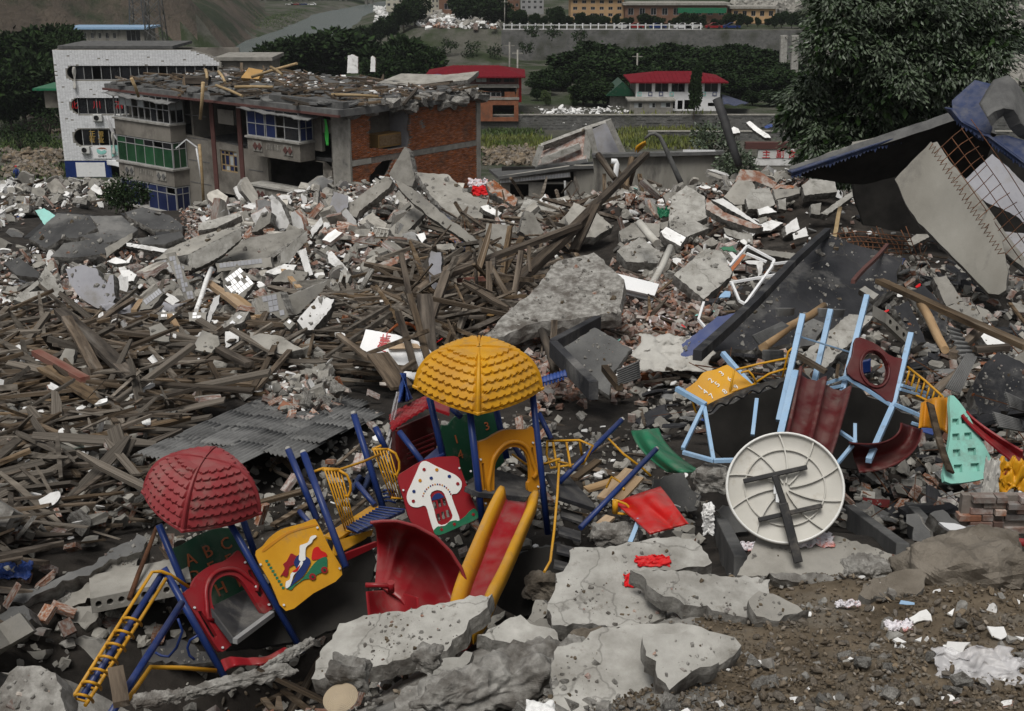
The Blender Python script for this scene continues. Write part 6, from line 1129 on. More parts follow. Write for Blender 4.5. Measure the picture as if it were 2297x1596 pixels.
for i in range(5):b = MB();b.tube([P(1840,528+10*i,26.8-.1*i),P(1930,520+11*i,26.8-.1*i),P(2045,534+9*i,26.6-.1*i)],.012,5);b.build('steel_bar','rust',t)
# ------------------------------------------------------------------ walls and small houses behind the heaps
def MP(p,Y):return P(*zp('M',p),Y)
slab('D',[(1330,352),(1400,349),(1622,345),(1626,416),(1626,450),(1340,470)],(0,-1,.02),.3,'wall_stain','stained_wall','long rain-stained concrete wall behind the timber',Y=58,rough=.15,edge='concrete',cat='wall')
b = MB();b.bar(P(1328,349,58),P(1624,342,58),.5,.16);tag(b.build('coping','concrete_dark'),'dark coping along the top of the stained wall','coping');b = MB();b.bar(P(1532,339,57.8),P(1604,339.5,57.8),.1,.1);tag(b.build('tube_light','paint_white'),'white tube lying on top of the stained wall','tube')
YH = 62;FH = Facade(MP((1050,1400),YH),(1,0,0));lh = thing('low_house',FH.o,'low house with a white tiled fascia sunk in the rubble','house')
def mr(x0,y0,x1,y1):a = FH.loc(*zp('M',(x0,y0)));c = FH.loc(*zp('M',(x1,y1)));return min(a[0],c[0]),max(a[0],c[0]),min(a[1],c[1]),max(a[1],c[1])
b = MB();FH.wall(b,rl(*mr(1080,1200,1590,1420)),[rl(*mr(1140,1212,1262,1300)),rl(*mr(1362,1212,1497,1360))],-.25,0);b.build('front_wall','concrete',lh)
b = MB();b.poly([[FH.pt(*FH.loc(*zp('M',p)),.2)for p in((1062,1165),(1530,1092),(1538,1162),(1075,1205))]],FH.n*-.45);fs = b.build('fascia','concrete',lh)
for i in range(46):
    for j in range(2):
        x = 1072+i*10;y0 = 1165-(x-1062)*.156;y1 = 1203-(x-1075)*.09;ya,yb2 = y0+(y1-y0)*(.06+.48*j),y0+(y1-y0)*(.5+.45*j)
        q = MB();q.poly([[FH.pt(*FH.loc(*zp('M',p)),.215)for p in((x,ya),(x+8,ya-1),(x+8,yb2-1),(x,yb2))]],FH.n*-.012);q.build('tile','tile_white',fs)
b = MB();b.poly([[MP((1000,1112),70),MP((1530,1078),70),MP((1700,1062),68),MP((1735,1090),61.8),MP((1540,1093),61.5),MP((1062,1163),61.5)]],(0,0,-.15));b.build('roof','concrete_dark',lh)
b = MB();FH.wall(b,rl(*mr(1560,1092,1735,1440)),[],-.4,.12);b.build('end_wall','wall_stain',lh);b = MB();FH.box(b,*mr(1080,1200,1590,1420),-5,-4.8);b.build('back_wall','void',lh)
b = MB();b.tube([MP((1500,1190),61.6),MP((1505,1330),61.6)],.06,6);b.build('frame','frame_grey',lh)
slab('M',[(1300,1092),(1322,1020),(1345,960),(1500,900),(1660,838),(1655,930),(1640,1045),(1530,1065)],(-.35,-.6,.72),.3,'brick','tilted_house_wall','dusty brick side of the tilted house',Y=66,rough=.25,edge='plaster',cat='house wall')
slab('M',[(1520,1058),(1530,1010),(1600,978),(1595,1030)],(-.35,-.6,.72),.05,'void','window_opening','small dark window in the tilted brick side',Y=65.6,rough=.1,edge='plaster',cat='window');slab('M',[(1345,962),(1340,945),(1640,830),(1790,782),(1800,800),(1660,845)],(-.2,-.6,.75),.4,'concrete_pale','tilted_roof','pale roof edge of the tilted house',Y=66,rough=.3,cat='roof')
slab('M',[(1668,858),(1785,805),(1885,1020),(1800,1030),(1705,1005)],(.25,-.95,.15),.1,'plaster_blue','tilted_ceiling','bluish inside of the tilted house',Y=66,rough=.15,edge='plaster_blue',cat='house wall')
for i,(a,c)in enumerate([((1662,845),(1700,1010)),((1785,790),(1890,1025)),((1300,1090),(1345,960)),((1345,1060),(1600,960)),((1640,1040),(1660,850))]):b = MB();b.bar(MP(a,65.4),MP(c,65.4),.35,.3);tag(b.build('edge_beam','concrete_pale'),['left upright edge beam of the tilted house opening','right upright edge beam of the tilted house opening','lower left edge beam of the tilted house','pale band across the tilted brick side','edge beam beside the tilted window'][i],'beam')
sl = thing('street_lamp',MP((2270,1220),56),'bent street lamp with a yellow head hanging over the stained wall','street lamp');b = MB();b.tube([MP(p,56)for p in((2275,1230),(2235,1140),(2190,1040),(2150,950),(2125,900),(2090,878),(2060,885),(2025,915))],[.13,.12,.11,.1,.09,.08,.07,.06],8);b.build('pole','concrete_dark',sl)
b = MB();b.sheet(lambda x,y:MP((2028-58*x,925+62*x),56)+Vector((.0,0,.12))*math.sin(x*3.14)+Vector((.34*math.sin(.3+x*2.6)*(y-.5)*2*.6,-.3*math.sin(y*3.14)*math.sin(.2+x*2.8),-.15*(1-math.sin(y*3.14)))),10,8,.03);b.build('lamp_head','y_metal',sl)
# sign with red characters half hidden by the tree
FS_ = Facade(P(1700,357,60),(1,0,0));sgn = thing('wall_sign',FS_.o,'white wall sign with red characters beside the big tree','sign');q = FS_.rect(1700,356,1782,336);b = MB();FS_.box(b,q[0],q[1],q[2],q[3],-.2,0);b.build('board','ac_white',sgn);b = MB();FS_.box(b,*FS_.rect(1672,335,1775,320),-.3,.05);b.build('beam','maroon',sgn);b = MB();FS_.box(b,*FS_.rect(1690,372,1775,357),-.2,-.02);b.build('lower_board','plaster',sgn);b = MB();FS_.box(b,*FS_.rect(1660,420,1790,372),-.4,-.05);b.build('wall','wall_stain',sgn)
for ch,u in(('主',1719),('副',1750),('食',1776)):x,z = FS_.loc(u,346);text_on(FS_,sgn,ch,x,z,.38,.0,'sign_red')
slab('T',[(475,805),(500,792),(560,840),(630,885),(640,905),(600,905),(520,850)],(-.2,-.7,.7),.25,'plaster','wall_slab','white slab lying behind the stained wall, left of the tree',Y=62)
slab('T',[(370,850),(395,830),(430,845),(440,870),(380,880)],(0,-.6,.8),.2,'plaster','wall_fragment','white fragment left of the white slab by the tree',Y=63);slab('T',[(590,835),(635,805),(660,830),(610,845)],(0,-.6,.8),.1,'tarp_blue','tarpaulin','small blue sheet behind the white slab by the tree',Y=63)
# dark timber leaning in a heap before the stained wall
for i,(a,c,w_)in enumerate([((1720,1020),(1830,1180),.3),((1760,1150),(1760,1330),.16),((1810,1090),(1940,1290),.28),((1940,1040),(1870,1400),.26),((1850,1180),(1900,1440),.2),((1780,1290),(1990,1250),.16),((1840,1330),(2100,1300),.14),((1880,1400),(2110,1340),.14),((1990,1150),(2010,1280),.18),((1990,1180),(2120,1270),.18),((1920,1130),(1960,1420),.16),((1900,1300),(1960,1100),.16),((1830,1280),(1960,1440),.2),((2050,1190),(2130,1225),.14),((1790,1200),(1880,1380),.16),((1930,1380),(2090,1430),.16),((1850,1420),(2000,1330),.14),((1870,1240),(1860,1390),.12),((2000,1300),(2090,1390),.12),((1760,1330),(1850,1400),.16)]):
    log('M',a,c,54-.25*(i % 5),52.5-.3*(i % 4),w_,w_*.8,'dark timber leaning in the heap before the stained wall','wood','timber_beam',i % 3 == 0,group='dark timbers before the stained wall')
b = MB();b.tube([MP((1805,1062),53),MP((1835,1062),53),MP((1842,1080),53),MP((1825,1240),52.6)],.12,8);tag(b.build('pipe','paint_white'),'white elbow pipe standing in the dark timber','pipe')
# ------------------------------------------------------------------ loose rubble
vv_ = np.linspace(1640,380,400);yb_ =[]
for v in vv_:
    d = ray(1148,v);d = d/d.y;ys = np.linspace(2,120,1500);yb_.append(ys[np.argmax((16+d.z*ys)< np.interp(ys,BY,BZ))])
yb_ = np.array(yb_)
def sample(n,poly_,jit=.06):
    """n places on the terrain whose spot lies inside a region of the slope"""
    u0,u1 = min(p[0]for p in poly_),max(p[0]for p in poly_);v0,v1 = min(p[1]for p in poly_),max(p[1]for p in poly_);out =[];k = 0;pa = np.array(poly_,float)
    while k < n:
        m = int((n-k)*2.2)+50;u = rng.uniform(u0,u1,m);v = rng.uniform(v0,v1,m);c = np.zeros(m,bool);j = len(pa)-1
        for i in range(len(pa)):
            xi,yi = pa[i];xj,yj = pa[j];t =((yi > v)!=(yj > v))&(u <(xj-xi)*(v-yi)/((yj-yi)if yj != yi else 1e-9)+xi);c ^= t;j = i
        u,v = u[c],v[c];y = np.interp(v,vv_[::-1],yb_[::-1])*(1+rng.normal(size=len(u))*jit*.5);dep = y*math.cos(PITCH)+(16-np.interp(y,BY,BZ))*math.sin(PITCH);x =(u-PW/2)/F*dep
        out.append(np.stack([x,y],1));k += len(u)
    a = np.concatenate(out)[:n];return np.column_stack([a,H(a[:,0],a[:,1])])
ZN = {  # region of the slope: outline, phrase
 'timber':([(-220,745),(150,690),(330,720),(560,770),(760,720),(880,620),(1000,600),(1080,540),(1330,500),(1330,560),(1180,680),(1060,800),(1000,900),(880,900),(640,890),(480,950),(330,1040),(330,1170),(180,1230),(-220,1330)],'in the timber heap left of the playground'),
 'leftmid':([(-220,600),(140,590),(380,560),(640,520),(800,560),(900,640),(760,740),(560,780),(330,730),(-220,760)],'among the tiled wall pieces on the left slope'),
 'slope':([(400,480),(620,440),(800,440),(880,400),(960,480),(920,640),(760,620),(560,600),(420,600)],'on the slope below the ruined block'),
 'farleft':([(-220,405),(300,400),(310,470),(120,480),(-220,580)],'in the far rubble before the tiled building'),
 'centre':([(880,400),(1060,400),(1250,450),(1340,480),(1420,560),(1250,620),(1000,600),(900,520)],'on the centre heap around the leaning beams'),
 'right':([(1380,520),(1450,440),(1560,400),(1800,400),(1930,450),(1860,560),(1700,640),(1600,700),(1400,680)],'on the right-hand heap before the fallen roof'),
 'bricks':([(1080,800),(1230,740),(1400,640),(1560,700),(1640,760),(1560,880),(1330,900),(1200,920),(1150,850)],'in the brick scatter around the yellow roof'),
 'dark':([(1560,760),(1800,620),(2480,600),(2480,1200),(1960,1180),(1700,1000),(1400,1000),(1480,880)],'around the pale blue climbing frame'),
 'mid':([(320,1060),(560,1080),(900,1000),(1200,950),(1420,980),(1650,1180),(1560,1240),(1260,1260),(1000,1350),(640,1450),(300,1450),(320,1250)],'in the hollow under the playground'),
 'soil':([(1640,1290),(1760,1260),(2000,1240),(2480,1180),(2480,1600),(1250,1600),(1560,1440)],'in the brown earth at the bottom right'),
 'front':([(330,1600),(480,1530),(640,1480),(960,1440),(1230,1400),(1600,1400),(1640,1300),(1700,1320),(1560,1460),(1260,1600)],'in the grey grit at the bottom'),
 'leftlow':([(0,1300),(320,1220),(440,1400),(460,1560),(330,1600),(0,1600)],'in the dark hollow at the lower left'),
 'truss':([(850,900),(960,640),(1100,560),(1330,480),(1340,560),(1180,740),(1010,900)],'under the fallen timber truss'),'patch':([(590,840),(700,825),(770,940),(690,1000),(610,960)],'in the patch of masonry inside the timber heap'),'sides':([(-420,500),(-10,500),(-10,1200),(-420,1200)],'left of the view'),'sider':([(2310,560),(2720,560),(2720,1200),(2310,1200)],'right of the view')}
PIECES =[]
def inpoly(u,v,pa):
    c = np.zeros(len(u),bool);j = len(pa)-1
    for i in range(len(pa)):
        (xi,yi),(xj,yj)= pa[i],pa[j];c ^=((yi > v)!=(yj > v))&(u <(xj-xi)*(v-yi)/((yj-yi)if yj != yi else 1e-9)+xi);j = i
    return c
# nothing loose stands in front of the playground, the paving slabs or the table: (outline, nearer than)
CLEAR =[([(60,465),(430,455),(490,540),(300,600),(60,560)],200,.3),([(310,1010),(620,1010),(850,1390),(700,1560),(120,1620),(200,1280)],10.7,0),([(800,760),(1260,760),(1330,1190),(1250,1330),(1110,1340),(800,1400)],12.3,0),([(620,980),(920,900),(900,1200),(700,1250)],12.0,0),([(1500,690),(2297,860),(2297,1150),(1900,1290),(1630,1290),(1400,950)],13.9,0),([(600,1320),(1120,1320),(1000,1500),(600,1560)],9.6,0),([(1215,1200),(1720,1200),(1720,1420),(1215,1420)],11,.06),([(1210,1410),(1760,1410),(1600,1580),(1210,1560)],8.5,.05),([(1370,1080),(1600,1080),(1600,1210),(1370,1210)],12,0)]
def keep(p,s):
    q = p-np.array(CAM);dd = q @ np.array(FW);u = PW/2+F*q[:,0]/dd;v = PH/2-F*(q @ np.array(UP))/dd;k = np.ones(len(p),bool)
    for pa,ymax,smin in CLEAR:k &= ~(inpoly(u,v,pa)&(p[:,1]< ymax)&(s > smin))
    return k &(s*F/dd < 330)&(p[:,1]> 4.2)
LM =[(450,1110,'the red dome'),(1075,850,'the yellow dome'),(340,1400,'the yellow ladder'),(940,1280,'the red spiral slide'),(1120,1250,'the yellow slide'),(1760,1095,'the round table'),(1850,900,'the double red slide'),(1640,870,'the yellow number panel'),(2170,980,'the mint climbing panel'),(560,980,'the corrugated roof'),(340,760,'the crumpled pale sheet'),(220,640,'the rounded plaster slab'),(400,600,'the tiled column'),(530,640,'the white tiled panel'),(640,690,'the tiled corner block'),(590,430,'the upright white fragment'),(900,390,'the peak slab'),(1110,540,'the standing grey slab'),(1080,700,'the timber truss'),(880,790,'the white sign board'),(1300,650,'the dirt-covered ramp slab'),(1330,830,'the mossy roof slab'),(1550,800,'the pale sacking'),(1580,610,'the square pale slab'),(1470,650,'the white doors'),(1680,620,'the white window frames'),(1780,430,'the pale slabs by the fallen roof'),(1850,600,'the blackened wall'),(2130,500,'the hanging slab'),(1420,1310,'the biggest paving slab'),(850,1430,'the large slab below the spiral'),(1100,1520,'the front boulder'),(2160,1290,'the big brown boulder'),(2200,1500,'the plastic film'),(1700,1530,'the wedge of rock'),(150,430,'the turquoise slab'),(60,420,'the person'),(200,500,'the folded dark roof slabs'),(490,560,'the long pale beam'),(150,1100,'the open timber at the left edge'),(60,900,'the far left timber'),(700,860,'the white debris in the timber'),(1480,1450,'the cracked paving slabs'),(2230,700,'the long slanting beam'),(1900,1330,'the flat brown rock')]
def where(p):
    u,v = proj(p);d,a,b,nm = min(((u-a)** 2+2*(v-b)** 2,a,b,nm)for a,b,nm in LM);du,dv = u-a,v-b
    return('right of' if du > 0 else 'left of')+' '+nm if abs(du)> 1.2*abs(dv)else('below' if dv > 0 else 'above')+' '+nm
def scatter(zone,n,kind,m_,name,size,ratio,label,cat,flat=.5,lift=.1,pxmin=None,yawpref=None):
    """size: (lo, hi) metres along the longest side; ratio: the other two sides as fractions of it"""
    p = sample(n,ZN[zone][0]);s = np.exp(rng.uniform(math.log(size[0]),math.log(size[1]),n))
    if pxmin:s = np.maximum(s,pxmin*p[:,1]/F)
    sc = np.stack([s,s*rng.uniform(ratio[0]*.8,ratio[0]*1.2,n),s*rng.uniform(ratio[1]*.8,ratio[1]*1.2,n)],1)
    if kind == 'brickset':sc = np.stack([np.where(rng.random(n)< .55,.24,rng.uniform(.08,.2,n)),np.full(n,.115),np.full(n,.053)],1)
    rot =[rng.normal(size=n)*flat,rng.normal(size=n)*flat,rng.uniform(0,6.283,n)]
    if yawpref is not None:rot[2]= np.where(rng.random(n)< .62,yawpref+rng.normal(size=n)*.38,rot[2])
    p[:,2]+= rng.random(n)*lift+sc[:,2]*.25
    kp = keep(p,s);p,sc,rot = p[kp],sc[kp],[r_[kp]for r_ in rot]
    PIECES.append(('box' if kind == 'brickset' else kind,m_,name,p,rot,sc,label,cat,zone))
PK =('plank','wood','timber_plank')
scatter('timber',1150,*PK,(.7,3.0),(.055,.025),'weathered brown plank','plank',.17,.5,yawpref=.35);scatter('timber',520,'plank','wood_grey','timber_plank',(.5,2.6),(.07,.022),'weathered grey plank','plank',.3,.65,yawpref=-.6);scatter('timber',200,'plank','wood_grey','timber_plank',(1.4,3.4),(.05,.04),'weathered grey plank','plank',.28,.7);scatter('truss',130,*PK,(1,3.6),(.05,.035),'weathered brown plank','plank',.5,1.1);scatter('truss',60,'plank','wood_grey','timber_plank',(1,3.6),(.05,.035),'weathered grey plank','plank',.5,1.1)
scatter('centre',130,*PK,(.8,3),(.05,.03),'weathered brown plank','plank',.3,.5);scatter('bricks',90,*PK,(.5,1.8),(.06,.03),'weathered brown plank','plank',.3,.3);scatter('right',120,*PK,(.7,2.4),(.05,.03),'weathered brown plank','plank',.25,.3);scatter('leftmid',140,*PK,(.6,2.4),(.05,.03),'weathered brown plank','plank',.3,.3);scatter('farleft',120,*PK,(1,4),(.06,.04),'weathered brown plank','plank',.25,.4);scatter('dark',110,*PK,(.4,1.6),(.06,.04),'weathered brown plank','plank',.25,.25);scatter('mid',60,*PK,(.4,1.4),(.06,.03),'weathered brown plank','plank',.25,.2)
BK =('brickset','brick','brick')
for z,n in(('bricks',2600),('centre',2300),('slope',3000),('right',3200),('leftmid',1500),('farleft',1100),('dark',500),('timber',600),('patch',260),('mid',60),('leftlow',25)):scatter(z,n,*BK,(.2,.3),(.5,.25),'mortar-stained red brick','brick',.6,.25)
CK =('chunk','concrete','concrete_chunk');CL = 'broken lump of grey concrete'
for z,n,s,lf in(('slope',550,(.15,.6),.4),('centre',600,(.12,.55),.4),('right',800,(.09,.5),.35),('farleft',350,(.2,.9),.5),('leftmid',500,(.1,.5),.35),('bricks',500,(.05,.2),.15),('dark',1600,(.04,.22),.2),('timber',450,(.06,.3),.35),('patch',160,(.06,.3),.4),('mid',1500,(.02,.16),.06),('leftlow',600,(.03,.16),.08)):scatter(z,n,*CK,s,(.75,.55),CL,'concrete chunk',.6,lf);scatter(z,n // 2,'chunk','brick' if z in('slope','centre','right','bricks','leftmid')else 'broken_concrete','brick_lump' if z in('slope','centre','right','bricks','leftmid')else 'concrete_chunk',s,(.75,.55),'lump of mortared brick' if z in('slope','centre','right','bricks','leftmid')else CL,'brick lump' if z in('slope','centre','right','bricks','leftmid')else 'concrete chunk',.6,lf)
FK =('flake','concrete','slab_fragment')
for z,n,s,lf in(('slope',420,(.3,1.2),.4),('centre',360,(.25,1.1),.4),('right',420,(.22,1.0),.4),('farleft',260,(.5,1.8),.5),('leftmid',420,(.18,.9),.3),('bricks',160,(.1,.4),.2),('dark',420,(.1,.5),.25),('mid',260,(.06,.3),.1),('leftlow',120,(.05,.22),.05),('timber',120,(.2,.7),.3)):scatter(z,n,*FK,s,(.75,.16),'flat piece of grey slab','slab fragment',.45,lf)
WK =('flake','plaster','plaster_fragment')
for z,n,s,lf in(('slope',900,(.12,.6),.5),('centre',500,(.1,.5),.45),('right',700,(.1,.6),.5),('farleft',700,(.25,1.1),.6),('leftmid',900,(.08,.5),.4),('bricks',220,(.06,.25),.25),('dark',160,(.06,.3),.3),('timber',420,(.08,.4),.6),('patch',90,(.08,.3),.5),('soil',90,(.03,.14),.03),('mid',90,(.05,.2),.2)):scatter(z,n,*WK,s,(.7,.12),'white plaster flake','plaster fragment',.5,lf)
scatter('dark',260,'flake','corrugated','sheet_scrap',(.2,.7),(.5,.05),'grey scrap of roofing sheet','sheet scrap',.3,.3);scatter('dark',260,'flake','soot','sooty_plate',(.25,1.0),(.6,.06),'sooty plate','plate',.3,.3)
for z,n,s in(('slope',55,(.6,1.9)),('centre',40,(.6,1.7)),('right',45,(.5,1.5)),('leftmid',60,(.45,1.3)),('farleft',30,(1,2.6))):
    for m_,k in(('concrete',n // 3),('concrete_warm',n),('plaster',n)):scatter(z,k,'flake',m_,'masonry_piece',s,(.65,.13),'tilted broken masonry piece','masonry piece',.75,.7)
    scatter(z,n // 5,'box','concrete_warm','concrete_beam_piece',(s[0],s[1]*1.1),(.22,.2),'broken length of concrete beam','beam piece',.4,.6)
scatter('timber',90,'plank','wood_grey','timber_plank',(.8,2.0),(.14,.014),'broad weathered grey board','plank',.3,.6)
for z,n,s in(('timber',9,(.12,.4)),('right',7,(.2,.6)),('slope',7,(.3,.8)),('bricks',5,(.12,.35)),('dark',6,(.1,.3)),('farleft',6,(.4,1))):
    for m_,w_ in(('cloth_red','red'),('tarp_blue','blue'),('cardboard','orange brown'),('cyan_paint','turquoise'),('cloth_grey','grey'),('p_cream','cream')):scatter(z,n,'flake',m_,'scrap',s,(.6,.05),w_+' scrap','scrap',.4,.5)
scatter('leftmid',200,'flake','tile_grey','tiled_fragment',(.15,.5),(.6,.2),'grey glazed wall fragment','tiled fragment',.5,.3)
SK =('stone','stone','stone')
scatter('soil',3300,*SK,(.012,.075),(.8,.6),'brown stone','stone',.6,.03);scatter('soil',220,'chunk','broken_concrete','concrete_chunk',(.02,.11),(.75,.55),CL,'concrete chunk',.6,.04);scatter('front',1400,*SK,(.01,.06),(.8,.6),'brown stone','stone',.6,.03);scatter('front',700,'chunk','broken_concrete','concrete_chunk',(.02,.13),(.75,.55),CL,'concrete chunk',.6,.05);scatter('mid',500,*SK,(.03,.12),(.8,.6),'brown stone','stone',.6,.03)
scatter('front',3500,'chunk','broken_concrete','soil_crumbs',(.006,.022),(.8,.7),'crumb of earth lying','soil crumbs',.6,.01);scatter('soil',7000,'chunk','soil','soil_crumbs',(.006,.024),(.8,.7),'crumb of earth lying','soil crumbs',.6,.02)
RK =('plank','rust','steel_bar')
for z,n,s in(('dark',160,(.5,2.0)),('centre',60,(.8,2.5)),('slope',40,(.8,2.5)),('right',50,(.8,2.0))):scatter(z,n,*RK,s,(.009,.009),'thin rusty steel bar','steel bar',.6,.5)
for z in('sides','sider'):scatter(z,350,*PK,(.5,2),(.05,.025),'weathered brown plank','plank',.2,.2);scatter(z,500,*BK,(.2,.3),(.5,.25),'mortar-stained red brick','brick',.6,.1);scatter(z,500,*CK,(.04,.2),(.75,.55),CL,'concrete chunk',.6,.1)
# grit and bits lying on the faces of the fallen slabs
gp_,gs_ =[],[]
for z,tri,n in TOPS:
    if n.z < .45 or z in 'TD':continue
    for a,b,c in tri:
        ar =(b-a).cross(c-a).length/2;y = a.y;dens =(2200 if y < 13 else 170000/y ** 2)*.2
        for k in range(min(260,int(ar*dens+random.random()))):
            s1,s2 = random.random(),random.random()
            if s1+s2 > 1:s1,s2 = 1-s1,1-s2
            q = a+(b-a)*s1+(c-a)*s2
            if fbm(q.x*1.7,q.y*1.7,3)+random.uniform(-.3,.3)> .08:gp_.append(q+n*.002);gs_.append(random.choice((.004,.007,.007,.012,.02,.03))*max(1,y/8 if y > 13 else 1)*random.uniform(.7,1.5))
gs_ = np.array(gs_);k = len(gs_);merge('slab_grit','chunk',np.array([tuple(q)for q in gp_]),[rng.normal(size=k),rng.normal(size=k),rng.uniform(0,6.3,k)],np.stack([gs_,gs_*.8,gs_*.6],1),['broken_concrete','soil','brick'],False,'grit and small bits lying on the fallen slabs','grit',pick=rng.choice(3,k,p=[.78,.15,.07]))
# the largest of each kind are things of their own; the rest of a kind is one mass
kinds = {}
for k,pc in enumerate(PIECES):kinds.setdefault(pc[2],[]).append(k)
LIM = {'soil_crumbs':0,'timber_plank':255,'slab_fragment':220,'plaster_fragment':270,'brick':260,'steel_bar':120,'sheet_scrap':120,'sooty_plate':100,'tiled_fragment':100}
for nm,ks in kinds.items():
    vis =[]
    for k in ks:
        kind,m_,_,p,rot,sc,lab,cat,zone = PIECES[k]
        q = p-np.array(CAM);dd = q @ np.array(FW);u = PW/2+F*q[:,0]/dd;v = PH/2-F*(q @ np.array(UP))/dd;px = np.sort(sc,1)[:,1]*sc.max(1)*(F/dd)** 2
        px = np.where((u < 5)|(u > PW-5)|(v > PH-3),0,px);vis +=[(float(px[i]),k,i)for i in np.argsort(-px)[:400]]
    vis.sort(reverse=True);own = {}
    for _,k,i in vis[:LIM.get(nm,300)]:own.setdefault(k,[]).append(i)
    first = True;gP,gR,gS,gM =[],[[],[],[]],[],[];mats_ =[]
    for k in ks:
        kind,m_,_,p,rot,sc,lab,cat,zone = PIECES[k]
        for i in own.get(k,[]):
            o = bpy.data.objects.new(nm,libmesh(kind,int(rng.integers(len(LIB[kind]))),m_));COL.objects.link(o);o.location = p[i];o.rotation_euler =(rot[0][i],rot[1][i],rot[2][i]);o.scale = sc[i];big_ = sc[i].max()> np.median(sc.max(1));tag(o,(('long ' if big_ else 'short ')if kind == 'plank' else('large ' if big_ else 'small '))+lab+' '+where(p[i]),cat,nm.replace('_',' ')+'s '+where(p[i]))
        r_ = np.ones(len(p),bool);r_[own.get(k,[])]= False
        if m_ not in mats_:mats_.append(m_)
        gP.append(p[r_]);gS.append(sc[r_]);gM.append(np.full(r_.sum(),mats_.index(m_)))
        for j in range(3):gR[j].append(rot[j][r_])
    lab = {'timber_plank':'mass of smaller planks and laths between the larger ones','brick':'mass of smaller bricks and brick bits all over the slope','concrete_chunk':'mass of small concrete lumps all over the slope','slab_fragment':'mass of small slab fragments all over the slope','plaster_fragment':'mass of small white plaster flakes all over the slope','stone':'gravel and small stones in the foreground earth','soil_crumbs':'loose crumbs of brown earth in the foreground'}.get(nm,'mass of small '+nm.replace('_',' ')+' pieces in the debris')
    if sum(map(len,gP)):merge({'brick':'brick_rubble','stone':'gravel','timber_plank':'small_timber'}.get(nm,nm+'_mass' if nm != 'soil_crumbs' else nm),kind,np.concatenate(gP),[np.concatenate(g)for g in gR],np.concatenate(gS),mats_,kind == 'stone',lab,cat,pick=np.concatenate(gM))
# ------------------------------------------------------------------ playground, left frame (blue posts)
ZM['G']=(605.6,748.1,.31247,.31247);ZM['N']=(1460.5,641.2,.37951,.37951)
def Z(z,p,Y):return P(*zp(z,p),Y)
def smooth_loop(pts,k=3):
    """rounds a drawn outline (closed Catmull-Rom)"""
    n = len(pts);o =[]
    for i in range(n):
        p0,p1,p2,p3 =[Vector((*pts[(i+j)% n],0))for j in(-1,0,1,2)]
        for s in range(k):
            t = s/k;q = .5*((2*p1)+(-p0+p2)*t+(2*p0-5*p1+4*p2-p3)*t*t+(-p0+3*p1-3*p2+p3)*t ** 3);o.append((q.x,q.y))
    return o
def panel(par,name,z,loops,pl,th,m_,proud=0.0,bevel=.006,side=None):
    n = pl[1];b = MB();b.poly([[hit(*zp(z,p),pl)+n*proud for p in l]for l in loops],-n*th);return b.build(name,m_ if isinstance(m_,(list,tuple))else m_,par,bevel)
def off(pl,d):return(pl[0]+pl[1]*d,pl[1])
def tubez(par,name,z,pts,Ys,r,m_,n=10,parent_sub=None):
    Ys = Ys if isinstance(Ys,(list,tuple))else[Ys]*len(pts);Ys =[Ys[0]+(Ys[-1]-Ys[0])*i/(len(pts)-1)for i in range(len(pts))]if len(Ys)!= len(pts)else Ys
    b = MB();b.tube([Z(z,p,y)for p,y in zip(pts,Ys)],r,n);return b.build(name,m_,par)
def bolt(par,z,p,pl):c = hit(*zp(z,p),pl);b = MB();b.tube([c,c+pl[1]*.018],.011,8);return b.build('bolt','alu',par)
def circ(c,rx,ry=None,n=16,rot=0.0):ry = ry or rx;return[(c[0]+rx*math.cos(a)*math.cos(rot)-ry*math.sin(a)*math.sin(rot),c[1]+rx*math.cos(a)*math.sin(rot)+ry*math.sin(a)*math.cos(rot))for a in[6.2832*i/n for i in range(n)]]
def dome(par,name,C,X,Yv,U,m_,hgt,seed=1):
    """four-sided bulging roof with moulded scallop shingles; C centre of the base, X and Yv half sides, U up"""
    b = MB();hx,hy = X.length,Yv.length;X,Yv,U = X.normalized(),Yv.normalized(),U.normalized()
    nU,nV = 72,56
    for k in range(4):
        D,S_ =((X,Yv),(Yv,-X),(-X,-Yv),(-Yv,X))[k];d,s =((hx,hy),(hy,hx),(hx,hy),(hy,hx))[k]
        def fn(a,v):
            w = math.cos(v*math.pi/2)** .62*.97+.03;rise = math.sin(v*math.pi/2)** 1.1*hgt;a2 =(a-.5)*2;out = d*w*(.95+.15*(1-a2*a2));p = D*out+S_*(s*w*a2*.95)+U*rise
            tq = max(0,(abs(a2)-.8)/.2)** 1.5;nrm =(D*.75+S_*(.75*tq*(1 if a2 > 0 else-1))+U*(.35+.6*v)).normalized();rib = max(0,(abs(a2)-.93)/.07);rel = .026*min(1,rib*2.5)
            if abs(a2)< .9 and .06 < v < .9:
                rows = 7;rv =(v-.06)/.84*rows;ri = int(rv);cols = max(1.0,8.5*w);cu =(a2/.9+1)/2*cols+(.5 if ri % 2 else 0);fu = cu-math.floor(cu)-.5;fv = rv-ri;edge = .5-math.sqrt(max(0,.25-fu*fu))*.95
                rel += .036*(1-.85*fv)if fv > edge*.9 else .003
            if v < .05:rel += .012
            return C+p+nrm*rel*(hx/.45)
        b.grid(fn,nU,nV,0,False)
        b.add([C+D*d*.98+S_*s*.98,C+D*d*.98-S_*s*.98,C+U*hgt*.35],[(0,1,2)])
    return b.build(name,m_,par)
pa = Z('L',(1480,1370),10.0)
left = thing('play_tower',pa,'toppled play tower with a red shingled dome and red arch at the left','play tower')
PL1 = plane3(Z('L',(1075,650),10.25),Z('L',(1480,1370),9.95),Z('L',(1465,265),11.0))
